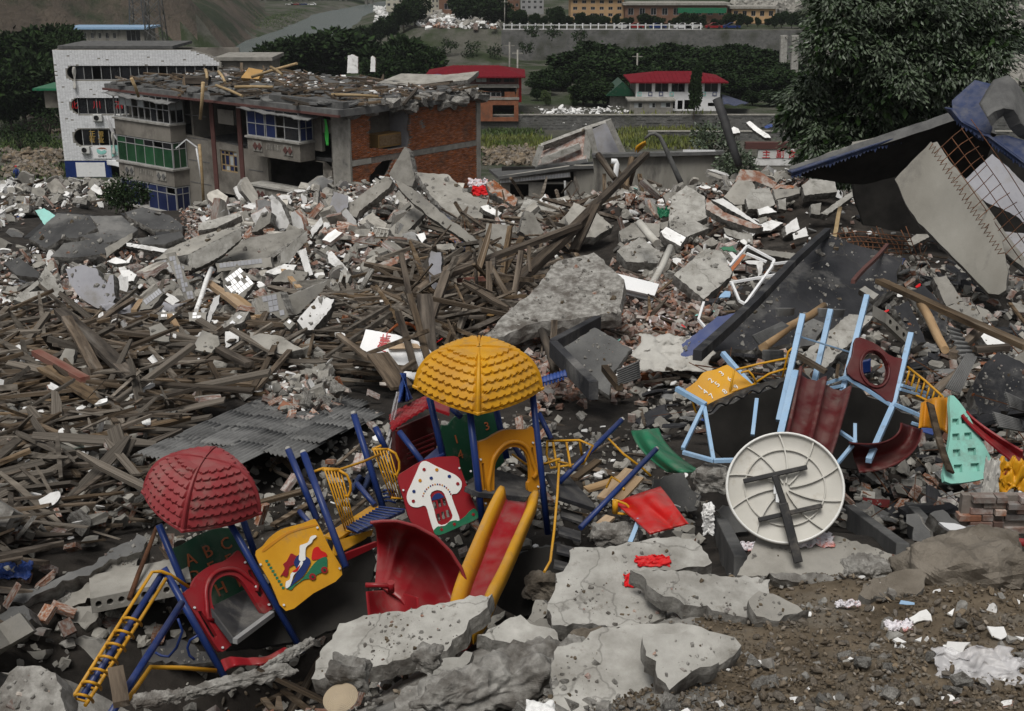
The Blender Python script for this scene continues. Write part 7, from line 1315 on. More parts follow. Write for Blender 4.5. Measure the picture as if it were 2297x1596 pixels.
# dome
Cd = P(452,1128,10.9);Xd =(P(582,1128,11.15)-P(322,1136,10.75))/2;Ud =(P(428,1020,11.0)-Cd).normalized()+(CAM-Cd).normalized()*.42;Ud =(Ud-Xd.normalized()*Ud.dot(Xd.normalized())).normalized();Yd_ = Ud.cross(Xd).normalized()*Xd.length
a45 = R(70);Xr =(Xd.normalized()*math.cos(a45)-Yd_.normalized()*math.sin(a45))*Xd.length*.76;Yr =(Xd.normalized()*math.sin(a45)+Yd_.normalized()*math.cos(a45))*Xd.length*.76
dome(left,'roof',Cd-Ud*.02,Xr,Yr,Ud,'p_red_dusty',.5)
for a,c,Ya,Yb in(((1075,645),(1520,1440),10.22,9.9),((1462,262),(1990,1200),10.78,10.5),((1045,360),(1330,1060),10.95,10.7),((1570,250),(1700,620),11.5,11.3)):tubez(left,'post','L',[a,c],[Ya,Yb],.034,'p_blue')
arch = panel(left,'arch_panel','L',[smooth_loop([(1425,1165),(1320,1000),(1212,832),(1255,770),(1290,705),(1345,655),(1400,622),(1470,600),(1530,560),(1570,530),(1620,605),(1700,745),(1785,895),(1780,920),(1735,945),(1700,900),(1640,800),(1590,730),(1540,695),(1480,695),(1425,725),(1395,780),(1392,860),(1430,970),(1515,1140),(1515,1155),(1465,1195)],3),[(1300,930),(1325,928),(1380,1010),(1428,1090),(1420,1118),(1390,1090)],[(1628,660),(1650,655),(1735,812),(1722,842),(1700,830)]],off(PL1,.0),.05,'p_red')
al = smooth_loop([(1400,990),(1360,880),(1358,770),(1400,690),(1470,655),(1550,655),(1620,700),(1690,800)],3)[:22]
b = MB();b.tube([hit(*zp('L',p),off(PL1,.012))for p in al],.022,8);b.build('arch_rim','p_red',arch)
for p in((1275,908),(1608,610),(1680,770),(1765,888),(1460,1170)):bolt(left,'L',p,off(PL1,.005))
gp = off(PL1,-.75);gb = panel(left,'letter_board','L',[smooth_loop([(1130,545),(1200,490),(1300,430),(1420,388),(1530,388),(1600,450),(1650,600),(1700,770),(1400,890),(1260,760)],3)],gp,.03,'p_darkgreen')
def plane_fr(pl,z,a,c,toward=None):o = hit(*zp(z,a),pl);x = hit(*zp(z,c),pl)-o;f = Facade(o,x);f.n = pl[1];f.x = x.normalized();f.z = f.n.cross(f.x).normalized();return f
fg = plane_fr(gp,'L',(1250,590),(1480,485))
def ptext(par,f,z,s,p,hpx,m_,pl,ext=.012,sc=1.0):c = hit(*zp(z,p),pl);x,y =(c-f.o).dot(f.x),(c-f.o).dot(f.z);d =(c-CAM).length/F;return text_on(f,par,s,x,y,hpx*d*ZM[z][2]*sc,.001,m_,'letter',0,ext)
for s_,p in(('A',(1250,590)),('B',(1365,535)),('C',(1482,487)),('D',(1280,700)),('E',(1395,645)),('F',(1510,595)),('G',(1335,830)),('H',(1450,782)),('I',(1562,732))):ptext(gb,fg,'L',s_,p,78,'letter_orange',gp)
# floor of the tower
b = MB();fl =[Z('L',(1380,900),10.3),Z('L',(1640,770),11.2),Z('L',(1815,915),10.7),Z('L',(1545,1120),10.05)];nf =(fl[1]-fl[0]).cross(fl[3]-fl[0]).normalized();nf = nf if nf.z > 0 else-nf;b.poly([fl],-nf*.06);b.build('platform','rubber',left,.01)
b = MB();b.bar(Z('L',(1545,1128),10.0),Z('L',(1790,945),10.62),.05,.05);b.build('platform_edge','frame_grey',left)
# clown panel: moulded relief picture
PL2 = plane3(Z('L',(1680,560),10.6),Z('L',(1880,925),10.45),Z('L',(2250,690),10.75))
cp = panel(left,'picture_panel','L',[smooth_loop([(1680,562),(1730,500),(1780,440),(1850,392),(1940,365),(2000,348),(2060,325),(2085,345),(2170,515),(2250,690),(2060,812),(1880,928),(1780,745)],3)],PL2,.05,'p_yellow')
def pic(z,pts,m_,proud,nm='relief',sm=3):return panel(cp,nm,z,[smooth_loop(pts,sm)],PL2,.02,m_,proud,0)
pic('L',[(1730,520),(1780,480),(1900,405),(2060,360),(2075,370),(1900,420),(1740,535)],'p_orange',.006)
pic('L',[(1890,770),(1960,740),(2010,690),(2060,620),(2110,580),(2145,575),(2150,610),(2148,640),(2130,665),(2080,690),(2050,715),(2000,720),(1940,760),(1915,788),(1895,785)],'p_green',.014);pic('L',[(2050,560),(2060,520),(2090,505),(2110,530),(2140,545),(2145,570),(2080,590),(2050,590)],'p_scarlet',.012)
pic('L',[(1905,770),(1930,720),(1950,660),(1930,610),(1960,560),(2010,570),(2040,600),(2020,650),(1990,700),(1940,740)],'p_blue',.018);pic('L',[(1855,690),(1842,700),(1872,650),(1860,620),(1885,600),(1910,550),(1935,560),(1965,575),(1955,610),(1900,640),(1895,680),(1880,705)],'p_red',.016,sm=2)
pic('L',[(1875,770),(1880,735),(1905,720),(1908,690),(1925,670),(1955,640),(1975,600),(1990,610),(1960,660),(1930,690),(1920,720),(1905,760),(1885,778)],'p_white',.024);pic('L',[(1962,590),(1968,540),(1970,500),(1990,490),(2025,475),(2040,440),(2070,430),(2078,440),(2055,460),(2045,480),(2010,510),(2005,560),(2005,590),(1980,600)],'p_white',.024);pic('L',[(1920,668),(1945,650),(1970,625),(1955,660),(1935,672)],'p_scarlet',.03)
for p in((2052,702),(2130,658)):pic('L',circ(p,22,22,10),'p_red',.022,'wheel',2);pic('L',circ(p,9,9,8),'p_darkgreen',.03,'hub',1)
for i in range(9):p =(1752+i*13.5,600+i*22);pic('L',[(p[0]-9,p[1]-7),(p[0]+9,p[1]-9),(p[0]+10,p[1]+6),(p[0]-7,p[1]+8)],'p_green',.008,'marking',1)
for p in((1712,622),(2085,380),(1865,888),(2232,648)):bolt(cp,'L',p,off(PL2,.005))
# ladder and slanting poles in front of it
lad = thing('ladder',Z('L',(520,1520),8.6),'yellow hooped ladder leaning from the toppled red-domed tower','ladder');YL =(10.15,8.7)
tubez(lad,'rail','L',[(1240,770),(1120,690),(1060,668),(1000,672),(735,1090),(465,1520)],[10.3,10.2,10.15,10.12,9.4,8.65],.016,'y_metal');tubez(lad,'rail','L',[(1092,715),(830,1130),(560,1550)],[10.15,9.4,8.65],.016,'y_metal')
tubez(lad,'pole','L',[(1062,690),(800,1100),(535,1500)],[10.2,9.45,8.75],.03,'p_blue')
for i in range(7):
    s_ = .36+i*.1;c = Vector((1045-530*s_,690+840*s_,0));yy_ = 10.15-1.5*s_;dx,dy = 48,28
    pts =[(c.x+5-dx*math.cos(a)*1.3+8,c.y+15-dy*math.sin(a)*1.1+dx*math.cos(a)*-.35,yy_-.18*math.sin(a))for a in[R(k)for k in range(-10,200,21)]]
    b = MB();b.tube([P(*zp('L',(p[0],p[1])),p[2])for p in pts],.013,8);b.build('hoop','y_metal',lad)
    b = MB();b.tube([Z('L',(c.x-52,c.y+5),yy_),Z('L',(c.x+52,c.y+32),yy_)],.011,8);b.build('rung','y_metal',lad)
pp = thing('climbing_pole',Z('L',(740,1590),8.3),'blue pole slanting down to the lower left corner','pole');tubez(pp,'pole','L',[(1195,875),(960,1240),(720,1620)],[9.9,9.1,8.2],.032,'p_blue')
for i,pts in enumerate(([(1170,980),(1200,1060),(1160,1170),(1110,1228),(1060,1222),(1020,1200)],[(1300,1088),(1250,1120),(1232,1170),(1245,1220),(1280,1248)])):b = MB();b.tube([Z('L',p,9.6)for p in pts],.012,8);tag(b.build('hand_loop','p_blue'),['larger bent blue hand loop under the left tower','smaller bent blue hand loop under the left tower'][i],'hand loop')
b = MB();b.tube([Z('L',(820,1540),8.5),Z('L',(905,1420),8.9),Z('L',(988,1298),9.2),Z('L',(1200,1302),9.4),Z('L',(1420,1320),9.6)],.02,8);tag(b.build('yellow_bar','y_metal'),'bent yellow bar lying under the left tower','bar')
b = MB();b.sheet(lambda x,y:Z('L',(1450+430*x+30*y,1255-75*x*x+(70-50*x)*y-20*math.sin(x*7)),9.7-.1*y+.12*math.sin(x*9)),18,5,.02);tag(b.build('plastic_scrap','p_red'),'crumpled red plastic panel under the left tower','panel')
# bridge between the towers
br = thing('play_bridge',Z('L',(2300,900),10.8),'small bridge with yellow railings between the two domed towers','play bridge')
for a,c,Ya,Yb,r_ in(((130,832),(340,1340),11.6,11.2,.034),((240,858),(545,1680),11.2,10.5,.036),((600,577),(820,1280),12.6,12.2,.036),((755,672),(830,830),12.9,12.8,.036)):
    po = tubez(br,'post','G',[a,c],[Ya,Yb],r_,'p_blue');b = MB();t_ = Z('G',a,Ya);b.tube([t_,t_+Vector((-.01,0,.025))],[r_*1.08,r_*.6],10);b.build('cap','concrete_pale',po)
tubez(br,'brace','G',[(625,1080),(755,1235)],[12.3,12.0],.03,'p_blue');tubez(br,'brace','G',[(212,1280),(290,1370)],[11.4,11.2],.028,'p_blue');tubez(br,'hand_rail','G',[(295,1000),(380,970),(500,978),(660,925),(835,850)],[11.25,11.3,11.4,11.9,12.5],.014,'y_metal');tubez(br,'hand_rail','G',[(735,832),(770,818),(800,805)],12.5,.014,'y_metal')
for k,(t0,t1,b0,b1,Ya)in enumerate((((392,978),(505,985),(540,1415),(622,1430),11.25),((742,835),(855,832),(868,1180),(958,1190),12.3))):
    rl_ = thing('railing',Z('G',b0,Ya),['left yellow barred railing on the small bridge','right yellow barred railing on the small bridge'][k],'railing','yellow railings on the small bridge')
    for i in range(6):s_ = i/5;tubez(rl_,'bar','G',[(t0[0]+(t1[0]-t0[0])*s_,t0[1]+(t1[1]-t0[1])*s_),(b0[0]+(b1[0]-b0[0])*s_,b0[1]+(b1[1]-b0[1])*s_)],[Ya+.1*s_,Ya-.05+.1*s_],.008,'y_metal',6)
    tubez(rl_,'top_rail','G',[(t0[0]-10,t0[1]),t1],[Ya,Ya+.1],.014,'y_metal');tubez(rl_,'bottom_rail','G',[b0,b1],[Ya-.05,Ya+.05],.012,'y_metal');q = t1;tubez(rl_,'side_loop','G',[(q[0]-10,q[1]-2),(q[0]+45,q[1]+30),(q[0]+72,q[1]+90),(q[0]+74,q[1]+140),(q[0]+58,q[1]+185),(q[0]+30,q[1]+180)],Ya+.08,.014,'y_metal',8)
def quad(par,name,z,pts,Ys,th,m_,bevel=.006):
    q =[Z(z,p,y)for p,y in zip(pts,Ys)];n =(q[1]-q[0]).cross(q[2]-q[0]).normalized();n = n if n.dot(q[0]-CAM)< 0 else-n;q =[q[0],q[1],q[2]]+[p-n*(p-q[0]).dot(n)for p in q[3:]];b = MB();b.poly([q],-n*th);return b.build(name,m_,par,bevel)
quad(br,'step_plate','G',[(385,1452),(735,1228),(835,1250),(480,1425)],[11.2,12.1,12.0,11.1],.03,'p_yellow');quad(br,'step_plate','G',[(470,1490),(745,1405),(735,1445),(530,1542),(495,1540)],[11.0,11.6,11.5,10.8,10.8],.03,'p_yellow');quad(br,'mesh_deck','G',[(550,1390),(780,1248),(970,1268),(630,1432)],[11.1,11.9,11.8,10.95],.03,'tarp_navy')
dk =[((550,1390),(630,1432)),((780,1248),(970,1268))]
for i in range(11):s_ = i/10;tubez(br,'deck_bar','G',[(550+230*s_,1386-142*s_),(632+336*s_,1428-162*s_)],[11.07+.8*s_,10.92+.85*s_],.009,'p_blue',6)
quad(br,'side_board','G',[(530,1585),(770,1495),(775,1530),(545,1640)],[10.7,11.1,11.1,10.7],.03,'p_red')
for i in range(4):tubez(br,'blue_rib','G',[(810,1130+26*i),(850,1122+26*i),(905,1140+26*i)],12.4,.012,'p_blue',6)
# second tower with the yellow dome
tw = thing('play_tower',Z('G',(1510,1300),11.9),'play tower with a yellow shingled dome, orange arch and mushroom panel','play tower')
Cd = P(1073,868,12.4);Xd =(P(1208,858,12.55)-P(938,872,12.3))/2;Ud =(P(1064,766,12.45)-Cd).normalized()+(CAM-Cd).normalized()*.2;Ud =(Ud-Xd.normalized()*Ud.dot(Xd.normalized())).normalized();Yd_ = Ud.cross(Xd).normalized()*Xd.length;a45 = R(55)
Xr =(Xd.normalized()*math.cos(a45)-Yd_.normalized()*math.sin(a45))*Xd.length*.76;Yr =(Xd.normalized()*math.sin(a45)+Yd_.normalized()*math.cos(a45))*Xd.length*.76;dome(tw,'roof',Cd-Ud*.03,Xr,Yr,Ud,'p_yellow',.49)
for a,c,Ya,Yb in(((1435,560),(1530,1400),12.0,11.8),((1880,390),(1995,1440),12.45,12.2),((1145,460),(1260,960),12.7,12.5),((1608,470),(1700,900),13.1,12.9)):tubez(tw,'post','G',[a,c],[Ya,Yb],.038,'p_blue')
PL3 = plane3(Z('G',(1470,700),12.0),Z('G',(1525,1300),11.85),Z('G',(1890,500),12.42))
ar2 = panel(tw,'arch_panel','G',[smooth_loop([(1548,1245),(1530,1170),(1500,960),(1482,802),(1560,760),(1640,712),(1700,692),(1780,692),(1850,690),(1892,682),(1915,880),(1942,1090),(1930,1122),(1880,1140),(1855,1128),(1852,1075),(1868,1050),(1862,930),(1830,850),(1770,818),(1700,830),(1642,890),(1615,960),(1612,1080),(1605,1170)],3),[(1518,935),(1535,930),(1552,1120),(1538,1132)],[(1875,820),(1888,818),(1912,1010),(1898,1020)]],PL3,.05,'p_orange')
al =[(1590,1150),(1590,960),(1620,870),(1690,795),(1775,780),(1845,820),(1885,920),(1890,1040)];b = MB();b.tube([hit(*zp('G',p),off(PL3,.014))for p in smooth_loop(al,4)[:29]],.024,8);b.build('arch_rim','p_orange',ar2)
for p in((1508,905),(1885,785),(1545,1220),(1922,1100)):bolt(ar2,'G',p,off(PL3,.005))
quad(tw,'platform','G',[(1400,1100),(1620,975),(1960,1070),(1850,1180),(1480,1215)],[11.9,12.7,12.6,12.0,11.8],.06,'rubber')
# red board with the mushroom house
PL4 = plane3(Z('G',(915,1040),11.9),Z('G',(1010,1350),11.75),Z('G',(1350,890),12.15));mb_ = panel(tw,'mushroom_panel','G',[smooth_loop([(918,1038),(980,982),(1080,922),(1180,892),(1260,885),(1348,888),(1366,960),(1430,1140),(1490,1325),(1350,1390),(1210,1448),(1100,1400),(1010,1352),(960,1190)],3)]+[[(x0,y0),(x0+22,y0-5),(x0+34,y0+46),(x0+10,y0+52)]for x0,y0 in((1168,1212),(1202,1198),(1236,1188),(1195,1298),(1229,1284),(1262,1272))],PL4,.045,'p_red')
def mp(pts,m_,proud,nm,holes=(),sm=3):return panel(mb_,nm,'G',[smooth_loop(pts,sm)]+list(holes),PL4,.014,m_,proud,0)
door = smooth_loop([(1148,1162),(1180,1130),(1215,1127),(1248,1150),(1280,1235),(1310,1310),(1292,1345),(1255,1372),(1205,1366),(1175,1260)],2)
mp([(1080,932),(1120,918),(1180,948),(1260,985),(1330,1018),(1372,1062),(1370,1112),(1340,1150),(1302,1162),(1330,1250),(1360,1340),(1320,1352),(1290,1350),(1255,1380),(1210,1388),(1176,1418),(1145,1330),(1115,1240),(1060,1250),(1010,1240),(984,1200),(984,1150),(1010,1090),(1050,1000)],'p_white',.012,'mushroom',[door])
mp([(1172,1420),(1205,1385),(1225,1392),(1260,1378),(1290,1352),(1330,1342),(1352,1345),(1400,1312),(1418,1290),(1440,1270),(1470,1260),(1490,1325),(1350,1392),(1212,1448)],'p_green',.02,'grass_strip');mp([(1160,1200),(1180,1158),(1215,1146),(1240,1165),(1244,1178)],'p_blue',.008,'fanlight',sm=2)
for p,m_ in(((1104,978),'p_red'),((1345,1080),'p_red'),((1027,1205),'p_red'),((1195,980),'p_orange'),((1075,1057),'p_orange'),((1155,1040),'p_blue'),((1285,1027),'p_blue'),((1031,1135),'p_blue')):mp(circ(p,12,12,10),m_,.02,'dot',sm=1)
for i in range(16):a = R(196+i*9.4);p =(1198+106*math.cos(a),1200+116*math.sin(a));mp(circ(p,5.5,7,6),('p_red','p_orange','p_blue')[i % 3],.017,'bead',sm=1)
for p in((1228,1408),(1320,1370),(1456,1300)):mp([(p[0]+(15 if k % 2 else 8)*math.cos(k*.628),p[1]+(15 if k % 2 else 8)*math.sin(k*.628))for k in range(10)],'p_red',.027,'flower',sm=1)
for p in((955,1126),(1358,968),(1440,990)):bolt(mb_,'G',p,off(PL4,.005))
# straight slide of the tower
def slide(par,name,z,left_,right_,Ys,prof,mats,n=36):
    """swept trough: rims and bed follow the left and right edge lines"""
    k = len(left_);tt_ = np.linspace(0,k-1,n);cub = lambda a,j:np.interp(tt_,range(k),[q[j]for q in a]);sm_ = lambda a:np.convolve(np.pad(a,2,mode='edge'),[.1,.2,.4,.2,.1],'valid')
    lu,lv,ru,rv = sm_(cub(left_,0)),sm_(cub(left_,1)),sm_(cub(right_,0)),sm_(cub(right_,1));y_ = sm_(np.interp(tt_,range(k),Ys));Lp =[Z(z,(lu[i],lv[i]),y_[i])for i in range(n)];Rp =[Z(z,(ru[i],rv[i]),y_[i])for i in range(n)];rows =[]
    for i in range(n):
        t =((Lp[min(i+1,n-1)]+Rp[min(i+1,n-1)])-(Lp[max(i-1,0)]+Rp[max(i-1,0)])).normalized();X = Rp[i]-Lp[i];N = X.cross(t).normalized();N = N if N.dot(Lp[i]-CAM)< 0 else-N;rows.append([Lp[i]+X*a+N*h for a,h,_ in prof])
    groups = {}
    for j in range(len(prof)-1):groups.setdefault(prof[j][2],[]).append(j)
    root = None
    for mi,js in sorted(groups.items()):
        runs =[];
        for j in js:
            if runs and runs[-1][-1]== j-1:runs[-1].append(j)
            else:runs.append([j])
        for run in runs:
            b = MB();m = len(run);b.sheet(lambda a,c:rows[round(c*(n-1))][run[0]+round(a*m)],m,n-1,.012);root = b.build((name,'rim','bed')[1+(mi == 1)],mats[mi],par)
    return root
PR =[(-.02,-.06,0),(-.02,.03,0),(.02,.055,0),(.09,.05,0),(.14,.0,0),(.19,-.09,1),(.25,-.115,1),(.5,-.12,1),(.73,-.115,1),(.79,-.09,0),(.86,0,0),(.93,.05,0),(1.0,.05,0),(1.03,.02,0),(1.03,-.06,0)]
sl_ = thing('straight_slide',Z('E',(900,1090),9.3),'yellow slide with a red bed running down from the yellow-domed tower','slide')
slide(sl_,'bed','E',[(1075,125),(1010,250),(945,400),(880,560),(820,700),(775,840),(760,960),(740,1080),(735,1110)],[(1315,158),(1300,235),(1240,365),(1190,480),(1130,620),(1080,725),(1030,815),(960,1000),(880,1110)],[11.8,11.5,11.2,10.9,10.5,10.2,9.9,9.4,9.1],PR,('p_yellow','p_red'))
# red spiral slide
sp_ = thing('spiral_slide',Z('E',(500,900),10.2),'big glossy red spiral slide in front of the mushroom panel','slide')
rim =[(222,348),(300,338),(400,338),(520,370),(650,440),(750,540),(820,650),(858,760),(868,900),(850,990)];inn =[(250,760),(275,765),(300,775),(340,800),(380,820),(420,850),(460,900),(500,940),(560,980),(640,1010)]
def rc(a,s):return np.interp(s*9,range(10),[q[0]for q in a]),np.interp(s*9,range(10),[q[1]for q in a])
def spf(s,r_):
    a = Z('E',rc(rim,s),10.35+.1*math.sin(s*3));c = Z('E',rc(inn,s),10.55-.3*s);p = a.lerp(c,r_);q = math.sin(r_*math.pi)*(.42+.16*math.sin(s*math.pi))-.16*max(0,1-abs(s-.27)/.09)*r_*(1-r_)*3;return p+Vector((.0,q,-.12*q))
b = MB();b.sheet(spf,54,26,-.014);b.build('chute','p_red',sp_);b = MB();b.tube([spf(i/54,0)+Vector((0,-.01,.005))for i in range(55)],.017,8);b.build('rim','p_red_dusty',sp_)
b = MB();b.tube([Z('E',(190,758),10.05),Z('E',(270,758),10.05),Z('E',(355,765),10.08)],[.024,.022,.03],10);b.tube([Z('E',(356,740),10.06),Z('E',(358,800),10.1)],.032,12);b.build('grip','p_red',sp_)
b = MB();b.sheet(lambda s,r_:Z('E',(200+15*r_+330*s,800+40*s-25*math.sin(s*3.14)+170*r_),10.2+.35*math.sin(s*3.14)*(1-.4*r_)-.12*r_),24,14,-.014);b.build('lower_chute','p_red',sp_)
# red play house behind, green number board, poles
ph = thing('play_house',Z('G',(950,1000),13.2),'dark red play house with a shingled lid behind the yellow dome','play house')
b = MB();b.sheet(lambda x,y:Z('G',(865+260*x+15*y+(0 if y < .5 else 0),600-138*x ** .8+108*y*(1-.3*x)+5*math.sin(x*40)*math.sin(y*20)),13.7-.5*y+.25*x),60,20,.03);b.build('lid','p_red',ph)
b = MB();b.sheet(lambda x,y:Z('G',(1120+165*x,465+60*x+70*y),13.7-.4*y),12,8,.03);b.build('lid_side','p_red',ph)
quad(ph,'wall','G',[(858,620),(900,700),(905,1010),(862,985)],[13.6,13.2,13.2,13.6],.04,'p_maroon');quad(ph,'back_wall','G',[(900,690),(1160,580),(1200,800),(1180,930),(910,1010)],[13.9,14.0,14.0,13.9,13.9],.04,'p_maroon')
for i in range(4):tubez(ph,'shelf_line','G',[(985,905-36*i),(1180,825-36*i)],[13.7,13.8],.012,'p_red',6)
tubez(tw,'brace','G',[(930,708),(1095,925)],[12.9,12.6],.034,'p_blue');tubez(tw,'brace','G',[(1305,540),(1370,600)],[13.0,12.9],.034,'p_blue')
g2 =(Z('G',(1400,800),13.3),PL3[1]);nb = panel(tw,'number_board','G',[smooth_loop([(1228,690),(1280,660),(1330,600),(1420,580),(1540,560),(1640,545),(1660,700),(1680,930),(1500,1010),(1400,1060),(1300,1000)],3)],g2,.03,'p_darkgreen');fn_ = plane_fr(g2,'G',(1335,760),(1560,660))
for s_,p in(('1',(1335,760)),('2',(1450,715)),('3',(1555,665)),('4',(1365,870))):ptext(nb,fn_,'G',s_,p,60,'letter_orange',g2)
quad(tw,'blue_seat','G',[(1105,900),(1200,820),(1250,800),(1260,885),(1150,900)],[12.6,12.9,12.9,12.5,12.4],.03,'p_blue')
# blue tarpaulin bundle by the dome
b = MB();b.sheet(lambda x,y:Z('G',(945+25*math.sin(x*5)-15*y+(20+110*y)*(x-.1),285+215*y-25*x*y),13.8+.16*math.sin(x*22+y*4)+.1*math.sin(x*9)),40,16,.008);tag(b.build('tarpaulin','tarp_blue'),'bright blue tarpaulin bunched left of the yellow dome','tarpaulin')
b = MB();b.sheet(lambda x,y:Z('G',(905-95*y+(25+20*y)*x,420+480*y),13.5+.05*math.sin(x*9+y*11)),8,24,.008);tag(b.build('plastic_strip','plastic_film'),'pale plastic strip hanging below the blue tarpaulin','plastic sheet')
b = MB();b.sheet(lambda x,y:Z('G',(590+170*x,1040+110*y-40*x+14*math.sin(x*15+y*6)),12.7+.1*math.sin(x*13+y*5)),24,10,.008);tag(b.build('tarpaulin','tarp_navy'),'dark blue crumpled tarpaulin under the small bridge','tarpaulin')
# debris of the frame right of the yellow dome
for i,(z,a,c,Ya,Yb,lab)in enumerate([('D',(1395,942),(1255,1082),13.2,12.4,'upper of the two blue poles sticking out right of the yellow tower'),('D',(1472,1008),(1302,1185),12.8,11.6,'lower of the two blue poles sticking out right of the yellow tower'),('G',(1930,575),(2020,760),12.9,12.7,'short blue pole right behind the yellow tower'),('G',(1740,790),(1830,930),13.0,12.8,'blue pole seen through the orange arch')]):
    t = thing('blue_pole',Z(z,c,Yb),lab,'pole');tubez(t,'pole',z,[a,c],[Ya,Yb],.03,'p_blue')
    if i < 2:b = MB();q = Z(z,a,Ya);b.tube([q,q+Vector((.02,0,.02))],[.033,.02],8);b.build('cap','concrete_pale',t)
t = thing('basket_frame',Z('D',(1280,1040),12.6),'tangled yellow tube basket right of the yellow tower','frame')
for pts in([(1228,990),(1300,988),(1330,1000),(1310,1040),(1235,1050),(1226,1020),(1228,990)],[(1232,1030),(1290,1045),(1340,1005)],[(1365,985),(1400,1020),(1440,1050),(1460,1068)],[(1150,1020),(1180,1042),(1225,1040),(1255,1030)],[(1240,990),(1250,1050)],[(1270,988),(1280,1048)],[(1300,988),(1308,1040)],[(1360,1095),(1372,1070),(1392,1082),(1400,1100)]):b = MB();b.tube([P(u,v,12.7+.2*math.sin(u))for u,v in pts],.014,6);b.build('tube','y_metal',t)
b = MB();b.tube([Z('E',p,y)for p,y in(((1462,-40),12.4),((1452,150),12.0),((1430,400),11.5),((1405,600),11.1),((1365,670),10.9))],.014,8);tag(b.build('yellow_pipe','y_metal'),'thin yellow pipe hanging right of the yellow slide','pipe')
b = MB();b.tube([Z('E',p,11.6)for p in((1830,205),(1850,205),(1900,225),(1950,270),(1940,288),(1880,290),(1838,285))],.014,8);b.tube([Z('E',(1832,200),11.6),Z('E',(1830,285),11.6)],.03,8);tag(b.build('bent_tube','y_metal'),'yellow bent handle on the crumpled red panel','handle')
st = thing('rubber_steps',Z('E',(1500,600),10.9),'stack of black rubber steps right of the yellow slide','steps')
for i,(x0,y0,x1,y1,h)in enumerate(((1470,258,1612,300,62),(1452,372,1600,415,62),(1442,492,1585,525,62),(1425,600,1520,625,50))):b = MB();Yq = 12.1-.35*i;b.sheet(lambda a,c:Z('E',(x0+(x1-x0)*a,y0+(y1-y0)*a+h*c),Yq+.18*math.cos(c*3.0)),6,8,.03);b.build('tread','rubber',st,.004)
quad(st,'landing','E',[(1380,20),(1530,40),(1705,235),(1690,258),(1470,170)],[12.6,12.9,12.3,12.2,12.0],.05,'rubber')
b = MB();b.sheet(lambda x,y:P(1378+104*x+80*y*(1-.2*x),1128-34*x+(72+10*x)*y,11.7-.9*y+.10*math.sin(x*6+1)*math.sin(y*5+.5)+.03*math.sin(x*15)),20,14,.015);tag(b.build('red_sheet','p_scarlet'),'crumpled bright red plastic panel right of the yellow tower','panel')
b = MB();b.sheet(lambda x,y:P(1416+62*x+(60+20*x)*y*y+20*y,968-6*x+92*y+8*x*y,13.8-1.0*y+.14*math.cos(x*6.28)),12,14,.012);tag(b.build('green_slide','p_green'),'short green slide piece in the rubble','slide')
b = MB();b.sheet(lambda x,y:Z('B',(1330+175*x,1530-52*x+(50+12*math.sin(x*50))*y),17.5-.1*y),60,2,.03);tag(b.build('scalloped_strip','tarp_blue'),'blue scalloped strip right of the yellow dome','strip')
slab('N',[(300,760),(480,680),(800,560),(1000,600),(1150,560),(1430,700),(1600,800),(1580,980),(1450,1060),(1200,1085),(900,1060),(480,1030),(370,1000)],(0,-.95,.2),.1,'void','rubber_decking','near-black decking slumped behind the climbing frame',Y=14.9,rough=1.6,edge='rubber',cat='shade')  # this and the next three are near-black sheets added as deep shade
slab('E',[(1040,640),(1250,520),(1500,470),(1545,620),(1450,700),(1390,900),(1200,980),(1040,880)],(0,-.85,.5),.1,'void','rubber_decking','near-black shade sheet added in the hole beside the yellow slide',Y=11.2,rough=.4,edge='rubber',cat='shade')
slab('L',[(1480,1180),(1560,1050),(1800,900),(2250,700),(2330,640),(2480,900),(2350,1000),(2000,1130),(1900,1140)],(0,-.6,.8),.06,'void','rubber_decking','near-black shade sheet added under the picture panel',Y=10.6,rough=.3,edge='rubber',cat='shade')
slab('E',[(-60,420),(220,440),(260,600),(200,800),(180,960),(60,930),(-40,640)],(0,-.85,.5),.06,'void','rubber_decking','near-black shade sheet added left of the red spiral slide',Y=11.0,rough=.3,edge='rubber',cat='shade')
# ------------------------------------------------------------------ right-hand climbing frame (pale blue posts)
cf = thing('jungle_gym',Z('N',(1000,1000),12.6),'collapsed climbing frame with pale blue posts and a double dark red slide','climbing frame')
def nbar(name,a,c,Ya,Yb,w=.05,m_='p_skyblue',par=None):b = MB();b.bar(Z('N',a,Ya),Z('N',c,Yb),w,w);return b.build(name,m_,par or cf,.004)
for a,c,Ya,Yb in(((897,172),(755,800),14.2,13.3),((1062,142),(962,580),14.9,14.4),((1277,58),(1128,640),15.0,14.2),((1537,282),(1432,705),14.6,14.0),((1432,705),(1285,1035),14.0,12.8)):nbar('post',a,c,Ya,Yb,.066)
nbar('slide_side',(852,512),(765,880),13.5,12.6,.075)
for a,c,Ya,Yb,w_ in(((880,302),(1178,395),14.2,14.8,.022),((1158,540),(1432,712),14.2,14.0,.05),((1025,582),(1162,536),14.4,14.2,.04),((1030,612),(1132,592),14.4,14.2,.04),((1480,588),(1650,642),14.0,14.6,.035),((1470,612),(1640,662),13.9,14.4,.035),((1440,702),(1595,770),13.9,13.9,.045),((1540,812),(1596,828),13.6,13.6,.035),((1090,1065),(1210,920),12.5,12.9,.04),((1110,860),(1200,920),13.2,12.9,.04),((1205,820),(1205,920),13.2,12.9,.04)):nbar('cross_bar',a,c,Ya,Yb,w_)
rp_ = plane3(Z('N',(1210,310),14.45),Z('N',(1165,520),14.15),Z('N',(1490,440),14.35));panel(cf,'hole_panel','N',[smooth_loop([(1212,308),(1290,325),(1350,358),(1400,402),(1440,422),(1492,442),(1460,570),(1425,692),(1300,606),(1162,520),(1190,410)],3),circ((1322,490),72,100,24,-.25)],rp_,.05,'p_maroon')
